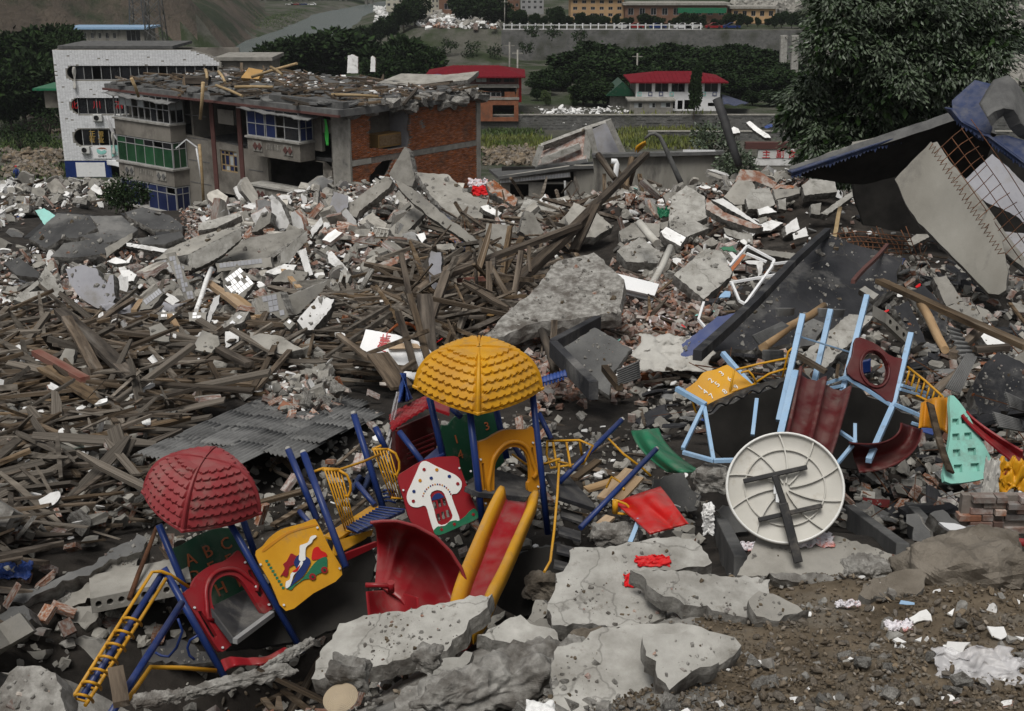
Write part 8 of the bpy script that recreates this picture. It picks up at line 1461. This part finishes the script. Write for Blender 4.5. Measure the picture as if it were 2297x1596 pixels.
b = MB();b.tube([hit(*zp('N',p),off(rp_,.012))for p in circ((1322,490),84,112,28,-.25)]+[hit(*zp('N',circ((1322,490),84,112,28,-.25)[0]),off(rp_,.012))],.016,6);b.build('hole_rim','p_maroon',cf)
DR =[(0,.05,0),(.02,.06,0),(.06,.02,0),(.10,-.06,0),(.25,-.085,0),(.42,-.06,0),(.47,.03,0),(.5,.055,0),(.53,.03,0),(.58,-.06,0),(.75,-.085,0),(.9,-.06,0),(.95,.02,0),(.98,.06,0),(1,.05,0)]
ds = thing('double_slide',Z('N',(930,930),12.4),'dark red double slide between the pale blue posts','slide');slide(ds,'bed','N',[(868,492),(855,560),(830,690),(800,830),(775,960),(760,1040)],[(1172,612),(1155,680),(1125,790),(1090,920),(1060,1020),(1040,1090)],[13.7,13.5,13.1,12.7,12.3,12.0],DR,('p_maroon','p_maroon'))
np_ = plane3(Z('N',(205,625),13.9),Z('N',(440,470),14.2),Z('N',(315,705),13.75));npn = panel(cf,'number_panel','N',[smooth_loop([(205,625),(235,590),(270,560),(310,512),(380,495),(440,470),(470,478),(540,535),(612,600),(560,640),(470,656),(380,690),(315,706)],3)],np_,.04,'p_yellow');fnp = plane_fr(np_,'N',(290,605),(415,520))
for s_,p in(('1',(290,605)),('2',(352,563)),('3',(415,521)),('4',(318,630)),('5',(390,586)),('6',(463,555)),('7',(357,655)),('8',(434,628)),('9',(502,602))):ptext(npn,fnp,'N',s_,p,34,'p_white',np_)
for a,c,Ya,Yb in(((150,608),(322,706),13.9,13.6),((422,398),(600,605),14.9,14.4)):nbar('frame_bar',a,c,Ya,Yb,.06)
for a,c,Ya,Yb in(((308,715),(188,965),13.6,12.9),((315,720),(368,1030),13.6,12.7),((188,985),(370,1035),12.8,12.6),((370,1035),(490,1032),12.6,12.6),((625,670),(600,885),13.6,13.2)):nbar('leg',a,c,Ya,Yb,.045)
for pts in([(500,497),(640,462),(800,430)],[(612,577),(700,520),(800,490)],[(838,368),(812,390),(800,440),(775,548)],[(492,498),(470,600),(455,692)],[(340,672),(480,625),(622,578)],[(530,515),(575,503),(600,530),(622,575)],[(345,665),(360,735)],[(245,680),(262,745),(315,775)]):b = MB();b.tube([Z('N',p,13.9)for p in pts],.014,6);b.build('rail','y_metal',cf)
b = MB();b.sheet(lambda x,y:Z('N',(330+470*x,712-165*x-18*math.sin(x*3.1)+(38+14*math.sin(x*31))*y),13.7+.2*x-.15*y),40,4,.02);b.build('torn_mat','p_black',cf)
for a,c in(((1515,480),(1722,655)),((1475,615),(1700,712))):b = MB();b.tube([Z('N',a,14.4),Z('N',((a[0]+c[0])/2,(a[1]+c[1])/2-6),14.1),Z('N',c,13.8)],.015,6);b.build('ladder_rail','y_metal',cf)
for i in range(7):s_ =(i+.5)/7;b = MB();b.tube([Z('N',(1515+207*s_,480+175*s_),14.4-.6*s_),Z('N',(1478+225*s_,615+97*s_),14.4-.6*s_)],.012,6);b.build('rung','y_metal',cf)
b = MB();b.tube([Z('N',p,13.8)for p in((1722,655),(1728,690),(1712,712),(1700,712))],.015,6);b.build('ladder_end','y_metal',cf)
b = MB();b.sheet(lambda s,r_:Z('N',(1600-40*s-330*s*s+(-120+60*s)*(1-r_),850+250*math.sin(s*1.5)-(40+130*s)*(1-r_)),13.2+.35*math.sin(r_*3.14)-.5*s),24,12,.014);b.build('spiral_chute','p_maroon',cf)
b = MB();b.sheet(lambda x,y:Z('N',(1595+175*x-15*y,692-30*math.sin(x*2.2)+(150+60*x)*y),13.5-.3*y+.08*math.sin(x*9)),12,10,.02);b.build('yellow_chute','p_orange',cf)
b = MB();b.sheet(lambda x,y:Z('N',(1625+40*x+120*y,690+20*x+400*y+40*math.sin(y*3)),13.2-.6*y),4,16,.03);b.build('torn_edge','wood',cf)
tpl = plane3(Z('N',(1770,650),13.4),Z('N',(1735,1155),12.6),Z('N',(2035,1080),12.9));hl2 =[]
for x,y,s_ in((1800,805,20),(1854,797,20),(1802,895,22),(1874,890,23),(1806,990,23),(1896,982,25),(1815,1082,26),(1915,1075,27)):hl2.append([(x-s_,y-s_*.9),(x+s_*.9,y-s_),(x+s_,y+s_*.8),(x-s_*.95,y+s_*.9)])
cw = thing('climbing_wall',Z('N',(1880,1155),12.6),'mint green climbing panel with square footholds at the right','climbing wall');panel(cw,'panel','N',[smooth_loop([(1768,648),(1850,722),(1920,850),(1990,980),(2036,1080),(2020,1122),(1880,1160),(1735,1156),(1750,1000),(1772,850)],3)]+hl2,tpl,.05,'p_teal')
for h_ in hl2:panel(cw,'foothold','N',[h_],off(tpl,-.052),.02,'p_teal',0,0)
b = MB();b.sheet(lambda x,y:Z('N',(1870+330*x-40*y*(1-x),738+235*x ** .8+(30+95*x)*y),13.3-.4*x-.1*y+.1*math.sin(y*3.14)),20,8,.02);tag(b.build('red_slide_end','p_red'),'red slide end lying at the right edge behind the mint panel','slide')
b = MB();b.sheet(lambda x,y:Z('N',(1235+60*x,445+20*y-15*x+60*y),15.2),6,6,.03);tag(b.build('plastic_chair','p_blue'),'blue plastic seat seen through the round hole','seat')
# ------------------------------------------------------------------ round table lying on its rim, underside to the viewer
tc = Z('N',(790,1195),10.15);nt =(CAM-tc).normalized();nt =(nt+Vector((.06,0,.12))).normalized();xt = Vector((0,0,1)).cross(nt).normalized();yt = nt.cross(xt).normalized();MT = Matrix((xt,yt,nt)).transposed().to_4x4();MT.translation = tc
tb_ = thing('round_table',tc,'round white folding table standing on its rim, underside showing','table',mtx=MT);Rt = 335*.37951*(tc-CAM).length/F
def lathe(pr,n=64):
    b = MB();b.grid(lambda a,c:(pr[round(c*(len(pr)-1))][0]*math.cos(a*6.2832),pr[round(c*(len(pr)-1))][0]*math.sin(a*6.2832)*.96,pr[round(c*(len(pr)-1))][1]),n,len(pr)-1,0,True,True);return b
lathe([(.0001,0),(Rt*.5,0),(Rt*.68,.004),(Rt*.70,.006),(Rt*.95,.004),(Rt*.97,.02),(Rt,.022),(Rt*1.005,0),(Rt,-.025),(Rt*.5,-.03),(.0001,-.03)]).build('table_top','p_cream',tb_)
lathe([(Rt*.66,.001),(Rt*.665,.03),(Rt*.685,.03),(Rt*.69,.001)]).build('inner_ring','p_cream',tb_);lathe([(Rt*.955,.001),(Rt*.96,.045),(Rt*.985,.05),(Rt*1.0,.03)]).build('rim','p_white',tb_)
for i in range(10):
    a = R(17+i*36);b = MB();pts =[]
    for k in range(8):q = .08+.9*k/7;aa = a+.35*(q-.5);pts.append((Rt*q*math.cos(aa),Rt*q*.96*math.sin(aa)))
    for k in range(7):b.bar((*pts[k],.015),(*pts[k+1],.015),.012,.034 if i % 2 else .04)
    b.build('rib','p_cream',tb_)
def tl(p):h_ = hit(*zp('N',p),(tc+nt*.07,nt));q = h_-tc;return Vector((q.dot(xt),q.dot(yt),.07))
for nm,a,c,w_,d_ in(('cross_rail',(545,1157),(922,1073),.042,0),('cross_rail',(633,1385),(1010,1300),.042,0),('leg',(728,1125),(800,1340),.055,.035),('leg',(778,1290),(868,1640),.08,.06)):b = MB();b.bar(tl(a)+Vector((0,0,d_)),tl(c)+Vector((0,0,d_)),w_,.04);b.build(nm,'p_black',tb_,.006)
for p in((748,1200),(760,1250)):q = tl(p);b = MB();b.box(q+Vector((-.02,0,.02)),(.03,.1,.02));b.build('latch','alu',tb_)
# ------------------------------------------------------------------ corrugated roof lying left of the playground
cr = thing('corrugated_roof',G(560,1000),'collapsed roof of grey corrugated sheets left of the small bridge','roof');q =[P(318,1042,14.2),P(640,885,20.5),P(880,930,19),P(600,1085,13.4)]
def rf(a,c):return q[0].lerp(q[1],c).lerp(q[3].lerp(q[2],c),a)
rn =(q[1]-q[0]).cross(q[3]-q[0]).normalized();rn = rn if rn.z > 0 else-rn;r9 = random.Random(9)
for i in range(4):
    for j in range(6):
        if(i,j)in((3,0),(3,5),(0,5)):continue
        a0,a1 = i/4-.01,(i+1)/4+.03;c0,c1 = j/6-.02,(j+1)/6+.04;dz = .012*i+.01*(5-j)+r9.uniform(0,.03);tl_ = r9.uniform(-.03,.03);rt_ = r9.uniform(-.01,.01)
        b = MB();nn = 40;b.sheet(lambda x,y:rf(a0+(a1-a0)*x+rt_*y,c0+(c1-c0)*y+rt_*x)+rn*(.1+dz+tl_*x+.013*math.sin(x*nn*1.25)+.02*fbm(x*3+i,y*3+j)),nn,3,.008);b.build('sheet','corrugated',cr)
for i,(z,pts,Y)in enumerate([('C',[(515,870),(710,780),(755,805),(560,932)],15.4),('C',[(670,690),(790,690),(785,735),(680,745)],18),('C',[(945,690),(1120,700),(1105,750),(955,745)],17.6),('C',[(585,965),(715,965),(720,1040),(590,1030)],14.4),('C',[(1780,1215),(1920,985),(1990,1010),(1880,1250)],14.4),('C',[(1790,800),(1870,830),(1990,1040),(1900,1060)],15.4),('B',[(1840,1475),(1985,1415),(1995,1530),(1850,1580)],17),('C',[(2090,1370),(2260,1420),(2290,1500),(2130,1470)],12.6),('C',[(2170,1240),(2300,1300),(2297,1370),(2200,1340)],13)]):
    Q =[P(*zp(z,p),Y+(.35 if k in(1,2)else 0))for k,p in enumerate(pts)];n_ =(Q[1]-Q[0]).cross(Q[3]-Q[0]).normalized();n_ = n_ if n_.dot(Q[0]-CAM)< 0 else-n_;b = MB();b.sheet(lambda x,y:Q[0].lerp(Q[1],x).lerp(Q[3].lerp(Q[2],x),y)+n_*.015*math.sin(y*50),3,48,.008);tag(b.build('corrugated_sheet','corrugated'),['corrugated sheet under the bright brown log','small corrugated scrap on the blackened wall','corrugated scrap between the pale blue posts','corrugated scrap above the number panel','corrugated sheet right of the climbing frame','corrugated sheet standing behind the brown log','corrugated scrap on the mossy roof slab','corrugated scrap at the right edge','bent corrugated scrap at the right edge above the red slide'][i],'roof sheet')
# rim of the mossy slab
for i,(a,c,Ya,Yb)in enumerate([((1425,1325),(1715,1165),19.4,22.4),((1425,1335),(1690,1610),19.4,16.4)]):beam('B',a,c,Ya,Yb,.14,.28,'soot','kerb_beam',['black upper rim of the mossy roof slab','dark front rim of the mossy roof slab'][i],'rim')
# white boards, door and window frames, pipes
wbd = slab('B',[(150,1330),(192,1205),(390,1240),(580,1300),(660,1400),(520,1545),(420,1500),(250,1400)],(-.1,-.7,.7),.05,'paint_white','sign_board','white sign board with red writing half buried in the timber',Y=20.5,rough=.2,edge='paint_white',cat='sign');plb =(P(*zp('B',(520,1545)),20.5),Vector((-.1,-.7,.7)).normalized());fwb = plane_fr(off(plb,.004),'B',(300,1340),(318,1250))
for s_,p in(('止',(325,1255)),('要',(312,1290)),('便',(298,1325))):c = hit(*zp('B',p),off(plb,.004));text_on(fwb,wbd,s_,(c-fwb.o).dot(fwb.x),(c-fwb.o).dot(fwb.z),.18,.002,'sign_red',rot=-R(90),ext=.01)
slab('B',[(330,1290),(530,1300),(560,1330),(340,1335)],(-.1,-.7,.7),.03,'wood_fresh','wood_panel','pale wooden panel lying on the white sign board',Y=20.9,rough=.2,edge='wood_fresh')
b = MB();b.sheet(lambda x,y:Z('B',(340+200*x,1215-60*math.sin(x*3)+20*y),21.5+.2*math.sin(x*9)),10,4,.02);tag(b.build('orange_cloth','letter_orange'),'orange cloth in the timber behind the white sign board','cloth')
dr = slab('B',[(1810,922),(1840,838),(2120,908),(2090,985)],(0,-.55,.83),.06,'paint_white','door','white door lying flat on the right-hand heap',lift=.35,rough=.05,edge='paint_white');slab('B',[(1812,955),(1822,925),(2100,990),(2085,1020)],(0,-.6,.8),.05,'paint_white','door','second white door under the flat one',lift=.2,rough=.05,edge='frame_grey')
for i,(pts,Y)in enumerate([([(1988,505),(2050,580),(2105,640)],(36,35)),([(2195,665),(2140,790),(2080,900),(2050,915),(1960,905)],(33,29))]):b = MB();b.tube([Z('B',p,Y[0]+(Y[1]-Y[0])*k/(len(pts)-1))for k,p in enumerate(pts)],.12 if i == 0 else .09,12);tag(b.build('pipe','wood_fresh' if i == 9 else 'p_cream'),['cream pipe lying on the right-hand heap','cream pipe with an elbow lying on the white door'][i],'pipe')
b = MB()
t = thing('window_frame',Z('C',(500,500),24),'bent white window frames on the debris left of the blackened wall','window frame')
for a,c in[((485,280),(370,415)),((485,280),(662,375)),((662,375),(640,425)),((700,465),(370,522)),((650,412),(470,662)),((382,522),(432,640)),((432,640),(470,662)),((640,400),(770,385)),((200,650),(165,765)),((165,765),(220,830)),((480,330),(610,385))]:b = MB();b.bar(Z('C',a,24.5-a[1]/300),Z('C',c,24.5-c[1]/300),.045,.045);b.build('frame_bar','paint_white',t)
slab('C',[(470,375),(590,380),(580,470),(560,480),(545,400),(480,395)],(0,-.8,.6),.05,'plaster','wall_panel','white panel inside the bent window frames',Y=24);slab('C',[(300,620),(340,570),(378,580),(372,620)],(0,-.7,.7),.03,'p_skyblue','plastic_scrap','pale blue scrap left of the window frames',Y=21,edge='p_skyblue');slab('C',[(360,405),(440,330),(480,340),(390,450)],(0,-.7,.7),.04,'brick_wall_red','wood_panel','reddish board at the white window frames',Y=24)
slab('C',[(300,290),(390,280),(415,320),(330,310)],(0,-.7,.7),.03,'p_green','plastic_scrap','green sheet scrap above the pale square slab',Y=27,edge='p_green');slab('C',[(1215,562),(1262,540),(1350,600),(1310,632)],(-.1,-.5,.86),.12,'concrete_pale','concrete_block','pale block balanced at the top of the pale blue post',Y=18)
# bags, cloths, paper
def cloth(name,label,z,c,Y,w_,h_,m_,amp=.05,seed=1,cat='cloth',th=.008,vert=.35):
    o = Z(z,c,Y)if Y else top_at(*zp(z,c))+Vector((0,0,.01));b = MB();b.sheet(lambda x,y:o+Vector(((x-.5)*w_*(1+.3*fbm(y*3,seed)),(y-.5)*h_*(1-vert)+.1*w_*fbm(x*4,y*4,seed),(y-.5)*h_*vert+amp*(1.2*fbm(x*5+seed,y*5,seed)+.6*math.sin(x*17+seed+5*fbm(x*2,y*2,seed))*math.sin(y*9))+amp)),34,22,th);return tag(b.build(name,m_),label,cat)
cloth('red_cloth','bright red cloth on the biggest paving slab','E',(2080,615),None,.26,.13,'cloth_red',.012,2);cloth('red_cloth','bright red cloth tucked under the curved paving slab','E',(1960,745),None,.16,.16,'cloth_red',.015,3)
cloth('plastic_bag','translucent plastic film lying on the earth at the lower right','F',(1990,1330),None,.5,.34,'plastic_film',.03,5,'plastic sheet',.002);cloth('plastic_bag','small end of plastic film at the right edge of the earth','F',(2270,1300),None,.2,.12,'plastic_film',.015,6,'plastic sheet',.002)
cloth('rag','pink and white rag behind the black table leg','F',(920,480),None,.34,.2,'cloth_white',.03,7);cloth('rag','pink and white rag left of the black table leg','F',(480,520),None,.28,.14,'cloth_white',.025,8);cloth('rag','pink and white rag on the earth in front','F',(1480,1045),None,.18,.1,'cloth_white',.02,9);cloth('rag','thin pink rag on the earth below the table','F',(1140,900),None,.18,.05,'cloth_white',.02,10)
cloth('cloth_bundle','yellow and orange cloth bundle at the right edge','F',(2220,90),11.6,.5,.4,'p_yellow',.09,11,vert=.7);cloth('cloth_bundle','orange cloth on the yellow bundle','F',(2190,60),11.65,.24,.16,'letter_orange',.06,12,vert=.7);cloth('cloth_bundle','grey patterned cloth hanging left of the yellow bundle','F',(2080,90),11.5,.16,.44,'cloth_grey',.05,13,vert=.9)
cloth('sacking','pale grey sacking among the bricks','D',(1510,800),None,1.3,1.2,'cloth_grey',.06,14);cloth('sacking','white blanket above the pale sacking','D',(1500,730),None,.8,.5,'cloth_white',.05,15);cloth('blue_scrap','blue cloth scrap in the timber at the far left','L',(95,690),None,.35,.25,'tarp_blue',.04,16);cloth('crumpled_sheet','crumpled pale blue metal sheet above the timber','A',(930,1000),None,2.2,1.6,'plaster_blue',.12,17,'metal sheet',.02,.6)
b = MB();b.sheet(lambda x,y:Z('B',(635+190*y ** 1.1+(55+45*math.sin(y*3))*x,442+250*y-12*x+10*x*y),47-6*y+.2*math.sin(x*9+y*7)),10,24,.03);tag(b.build('tarpaulin','sheet_blue'),'blue tarpaulin strip down the centre heap','tarpaulin');cloth('red_blanket','red blanket on the sloping floor slab','B',(960,305),53,.9,.6,'cloth_red',.07,19,vert=.6);cloth('white_bundle','white and blue bundle beside the red blanket','B',(930,255),53.4,.8,.5,'cloth_white',.08,20,vert=.6);cloth('green_bag','green bag on the right-hand heap','B',(2150,455),42,.45,.4,'p_green',.08,21,'bag',vert=.7)
slab('F',[(1485,880),(1492,858),(1582,870),(1580,885)],(0,-.8,.6),.015,'p_skyblue','paper','sky blue card on the brown earth',edge='p_skyblue',lift=.02,rough=.1)
for i,pts in enumerate([[(1535,960),(1570,940),(1660,912),(1695,985),(1600,1000),(1560,1010)],[(1770,1190),(1800,1130),(1880,1122),(1955,1135),(1900,1195),(1840,1205)],[(2060,1035),(2160,1028),(2180,1080),(2150,1100),(2100,1085)],[(1435,1105),(1470,1095),(1525,1125),(1480,1138)],[(1790,930),(1845,910),(1830,950)],[(2240,1090),(2297,1095),(2290,1115)],[(1580,1110),(1635,1095),(1620,1130)],[(1125,1240),(1165,1222),(1180,1245)]]):
    slab('F',pts,(0,-.45,.9),.015,'plaster','tile_shard','white shard of tile lying on the brown earth',edge='plaster',lift=.03,rough=.4,group='white shards on the brown earth',cat='shard')
# wicker disc
wc = Z('E',(25,1500),7.2);b = MB();nd = Vector((-.15,-.35,.92)).normalized();xd_ = nd.cross(Vector((0,1,0))).normalized();yd2 = nd.cross(xd_)
b.grid(lambda a,c:wc+xd_*(.12*c*math.cos(a*6.2832))+yd2*(.12*c*math.sin(a*6.2832))+nd*(.04*(1-c*c)+.004*math.sin(c*70)),40,34,0,True,True);tag(b.build('wicker_hat','straw'),'round ribbed straw hat lying at the bottom left of centre','hat')
# brick block at right and red pipe
t = thing('brick_block',Z('F',(2090,280),10.6),'block of mortared red brick wall at the right edge','wall fragment');r8 = random.Random(8);o8 = Z('F',(1870,395),10.8);b = MB();b.hexa([o8+Vector((x,y,z))for z in(-.05,.33)for x,y in((0.03,.075),(1.1,.075),(1.1,.15),(0.03,.15))]);b.build('mortar_core','mortar',t)
for j in range(7):
    for i in range(5):
        if r8.random()< .12 or(j == 6 and r8.random()< .5):continue
        b = MB();x = i*.225+(.11 if j % 2 else 0);w_ = .21 if r8.random()< .7 else .1;b.box(o8+Vector((x+w_/2,.03+r8.uniform(-.03,.02)+.05,-.02+j*.066)),(w_,.12,.055));b.build('brick','brick',t)
b = MB();b.tube([Z('F',(1840,428),9.9),Z('F',(2080,450),9.7),Z('F',(2320,480),9.5)],.035,10);b.tube([Z('F',(2090,425),9.7),Z('F',(2120,480),9.6)],.05,10);tag(b.build('red_pipe','p_red'),'red painted pipe lying at the right edge','pipe');slab('F',[(1740,345),(1840,350),(2060,420),(1850,420)],(0,-.5,.86),.03,'alu','metal_sheet','pale metal sheet above the red pipe',Y=9.95,edge='alu',rough=.2);slab('F',[(1680,290),(1760,280),(1990,390),(1900,400)],(0,-.5,.86),.25,'concrete_dark','concrete_block','dark concrete block behind the red pipe',Y=10.2)
slab('F',[(1530,310),(1590,290),(1760,560),(1740,600),(1560,420)],(-.5,-.7,.5),.12,'concrete_dark','wall_slab','dark slab leaning left of the red pipe',Y=9.7);slab('F',[(1750,560),(2010,500),(2330,560),(2330,640),(2100,620),(1800,600)],(0,-.3,.95),.1,'concrete_pale','paving_slab','paving slab behind the big brown boulder',lift=.02)
# hollow-core plank at the left
hc = Facade(Z('L',(605,945),10.6),(1,.35,.06));t = thing('hollow_slab',hc.o,'broken hollow-core concrete slab end behind the ladder','slab');b = MB();w8 = .95;hc.wall(b,rl(0,w8,0,.16),[[(x+.032*math.cos(a),.085+.036*math.sin(a))for a in[6.2832*k/10 for k in range(10)]]for x in[.07+.107*k for k in range(9)]],-.5,0,0,0);b.build('slab','concrete',t);b = MB();hc.box(b,.01,w8-.01,.01,.15,-.52,-.49);b.build('core_back','void',t)
hc2 = Facade(Z('C',(1390,790),16.6),(1,.2,-.9));b = MB();hc2.wall(b,rl(0,.6,0,.16),[[(x+.035*math.cos(a),.08+.04*math.sin(a))for a in[6.2832*k/8 for k in range(8)]]for x in(.1,.25,.4,.53)],-.4,0);tag(b.build('hollow_slab','concrete'),'hollow-core slab end right of the pale blue posts','slab')
# railing of thin bars on the brick slope
t = thing('bent_railing',Z('B',(300,640),42),'bent railing of thin pale bars on the brick slope','railing')
for i in range(10):b = MB();b.tube([Z('B',(250+24*i,530+5*i),43),Z('B',(165+30*i,725-2*i),41)],.03,5);b.build('bar','p_cream',t)
for a,c in(((245,535),(480,570)),((215,610),(480,630))):b = MB();b.tube([Z('B',a,43),Z('B',c,42.5)],.035,5);b.build('cross_rail','p_cream',t)
# person on the far rubble
def person(u,v,Y,h):
    f = P(u,v,Y);t = thing('person',f,'person in dark blue clothes and a red cap standing on the far left rubble','person');s = h/1.75
    b = MB();b.tube([(f.x,f.y,f.z+.82*s),(f.x,f.y,f.z+1.1*s),(f.x,f.y,f.z+1.38*s),(f.x,f.y,f.z+1.46*s),(f.x,f.y-.01,f.z+1.52*s),(f.x,f.y-.01,f.z+1.6*s),(f.x,f.y,f.z+1.7*s),(f.x,f.y,f.z+1.75*s)],[.17*s,.16*s,.2*s,.09*s,.07*s,.1*s,.1*s,.05*s],12)
    for d in(-1,1):
        b.tube([(f.x+d*.09*s,f.y,f.z+.88*s),(f.x+d*.11*s,f.y,f.z+.45*s),(f.x+d*.12*s,f.y,f.z)],[.1*s,.07*s,.06*s],8)
        b.tube([(f.x+d*.19*s,f.y,f.z+1.38*s),(f.x+d*.29*s,f.y-.02,f.z+1.1*s),(f.x+d*.2*s,f.y-.16*s,f.z+.95*s)],[.07*s,.06*s,.04*s],8)
    b.build('body','p_blue',t);b = MB();b.tube([(f.x,f.y-.01,f.z+1.52*s),(f.x,f.y-.02,f.z+1.62*s)],[.075*s,.105*s],10);b.build('face','skin',t);b = MB();b.tube([(f.x,f.y,f.z+1.63*s),(f.x,f.y,f.z+1.7*s),(f.x,f.y,f.z+1.78*s)],[.125*s,.12*s,.04*s],10);b.build('cap','sign_red',t)
person(40,412,112,1.62)
# ------------------------------------------------------------------ wreckage on the roof of the ruined block
def roof_pt(x,d,z=0.0):return FA.pt(x,HB+.04+z,-d)
for nm,kind,m_,k,own_,sz,ra,lab,ct in(('timber_plank','plank','wood',420,40,(1,4),(.06,.04),'weathered plank strewn on the roof of the ruined block','plank'),('slab_fragment','flake','concrete_dark',520,70,(.5,2.2),(.7,.07),'dark flat piece strewn on the roof of the ruined block','slab fragment'),('plaster_fragment','flake','plaster',240,25,(.2,.7),(.7,.2),'white flake strewn on the roof of the ruined block','plaster fragment'),('brick','box','brick',200,35,(.24,.4),(.5,.3),'red brick strewn on the roof of the ruined block','brick')):
    d0 = 4.5 if nm in('plaster_fragment','brick')else-.8;s = np.sort(np.exp(rng.uniform(math.log(sz[0]),math.log(sz[1]),k)))[::-1];pos = np.array([tuple(roof_pt(rng.uniform(-.6,LF+.2),rng.uniform(d0,LW),rng.random()*.3))for i in range(k)]);ro =[rng.normal(size=k)*.12,rng.normal(size=k)*.12,rng.uniform(0,6.28,k)if kind != 'plank' else-.7+rng.normal(size=k)*.5];sc_ = np.stack([s,s*ra[0],s*ra[1]],1)
    for j in range(own_):o = bpy.data.objects.new(nm,libmesh(kind,j % len(LIB[kind]),m_));COL.objects.link(o);o.location = pos[j];o.rotation_euler =(ro[0][j],ro[1][j],ro[2][j]);o.scale = sc_[j];tag(o,lab,ct,nm.replace('_',' ')+'s on the ruined roof')
    w9 = slice(own_,None);merge('roof_debris',kind,pos[w9],[r_[w9]for r_ in ro],sc_[w9],m_,False,'mass of small debris on the ruined roof','debris')
slab('D',[(845,186),(900,165),(1000,168),(1075,160),(1050,180),(930,192)],(0,-.25,.97),.35,'concrete','roof_slab','raised concrete slab on the far part of the ruined roof',Y=86,rough=.4)
for i,(u0,v0,u1,v1,Y)in enumerate([(778,122,803,165,92),(830,125,842,162,93)]):slab('D',[(u0,v1),(u0+2,v0+3),((u0+u1)/2,v0),(u1,v0+6),(u1,v1)],(0,-1,.1),.6,'plaster','chimney_stump',['white chimney stump standing on the ruined roof','thin broken chimney stump on the ruined roof'][i],Y=Y,rough=1.2,edge='brick')
for i,(a,c)in enumerate([((805,122),(1080,40)),((585,175),(745,240)),((920,62),(990,110)),((600,90),(640,155)),((520,80),(530,135)),((700,185),(935,185)),((1290,232),(1580,242)),((65,130),(110,245))]):pole('bamboo_pole',['longest bamboo pole pointing up from the ruined roof','bamboo pole at the front edge of the ruined roof','bamboo pole crossing the longest one','short bent bamboo in the middle of the ruined roof','upright short bamboo on the ruined roof','bamboo pole lying flat on the ruined roof','bamboo pole at the corner of the ruined roof','bent bamboo at the left end of the ruined roof'][i],'pole',P(*zq(*a),83-i),P(*zq(*c),80-i*.5),.1,'bamboo')
slab('D',[(540,175),(558,152),(590,158),(580,178)],(0,-.8,.5),.5,'cardboard','box','light brown box on the ruined roof',Y=88,rough=.2,edge='cardboard');slab('D',[(415,188),(415,170),(468,170),(466,190)],(0,-.95,.2),.8,'wood','crate','open dark crate on the ruined roof',Y=85,rough=.1,edge='void')
# tar seams on the roof slabs at left
for i,(a,c)in enumerate([((380,235),(590,255)),((430,290),(330,440)),((600,275),(520,380)),((590,330),(880,335)),((380,235),(200,395)),((820,235),(1000,335)),((1040,320),(1090,400)),((950,270),(1190,330))]):
    A,B = G(*zp('A',a),.42),G(*zp('A',c),.42);b = MB();b.bar(A,B,.5,.06);tag(b.build('tar_seam','tar_strip'),'black tar seam on the folded dark roof slabs','tar seam','tar seams on the roof slabs')
# ------------------------------------------------------------------ rubble across the river
def far_scatter(name,label,boxes,n,kind,m_,size,ra):
    pp_ =[]
    for u0,v0,u1,v1 in boxes:
        c =[G(u0,v0,0,60),G(u1,v0,0,60),G(u0,v1,0,60),G(u1,v1,0,60)]
        for i in range(n):p = c[0].lerp(c[1],rng.random()).lerp(c[2].lerp(c[3],rng.random()),rng.random());pp_.append((p.x,p.y))
    a = np.array(pp_);k = len(a);s = np.exp(rng.uniform(math.log(size[0]),math.log(size[1]),k));z = H(a[:,0],a[:,1])+rng.random(k)*size[1]*.4
    merge(name,kind,np.column_stack([a,z]),[rng.normal(size=k)*.5,rng.normal(size=k)*.5,rng.uniform(0,6.28,k)],np.stack([s,s*ra[0],s*ra[1]],1),m_,False,label,'rubble')
far_scatter('far_rubble','whitish rubble of collapsed houses on the far bank',[(930,42,1115,68),(960,40,1080,58),(840,20,870,60)],420,'flake','plaster',(.6,3.2),(.7,.25));far_scatter('far_rubble_grey','grey rubble of collapsed houses on the far bank',[(900,45,1125,72),(1640,2,1800,30),(2150,5,2297,70),(2200,70,2297,200),(1800,80,2297,130)],380,'chunk','concrete',(.8,3.2),(.7,.5));far_scatter('far_rubble_brown','brown debris on the far bank',[(930,45,1120,70)],200,'box','brick',(.8,2),(.6,.4));far_scatter('terrace_debris','planks and white scraps strewn on the terrace by the houses',[(1200,248,1420,256),(1230,264,1330,285)],120,'flake','plaster',(.3,1.4),(.6,.1));far_scatter('river_stones','pale stones on the riverbed at the left',[(0,340,145,400),(1080,335,1230,372),(60,240,140,300)],700,'chunk','stone',(.2,.9),(.8,.6))
# ------------------------------------------------------------------ thin haze over the valley
hm = bpy.data.materials.new('haze');hm.use_nodes = True;hn = hm.node_tree.nodes;hn.remove(hn['Principled BSDF']);pv = hn.new('ShaderNodeVolumePrincipled');pv.inputs['Color'].default_value =(.86,.9,.95,1);pv.inputs['Density'].default_value = .00014;pv.inputs['Anisotropy'].default_value = .2
hm.node_tree.links.new(pv.outputs[0],hn['Material Output'].inputs['Volume']);M['haze']= hm;zt = float(Z.max()if hasattr(Z,'max')else 400)if False else max(v.co.z for v in go.data.vertices)+8
b = MB();b.box((0,1590,(zt-25)/2),(6400,3300,zt+25));hz = b.build('haze','haze');hz['kind']= 'stuff';tag(hz,'thin pale haze filling the valley','haze')
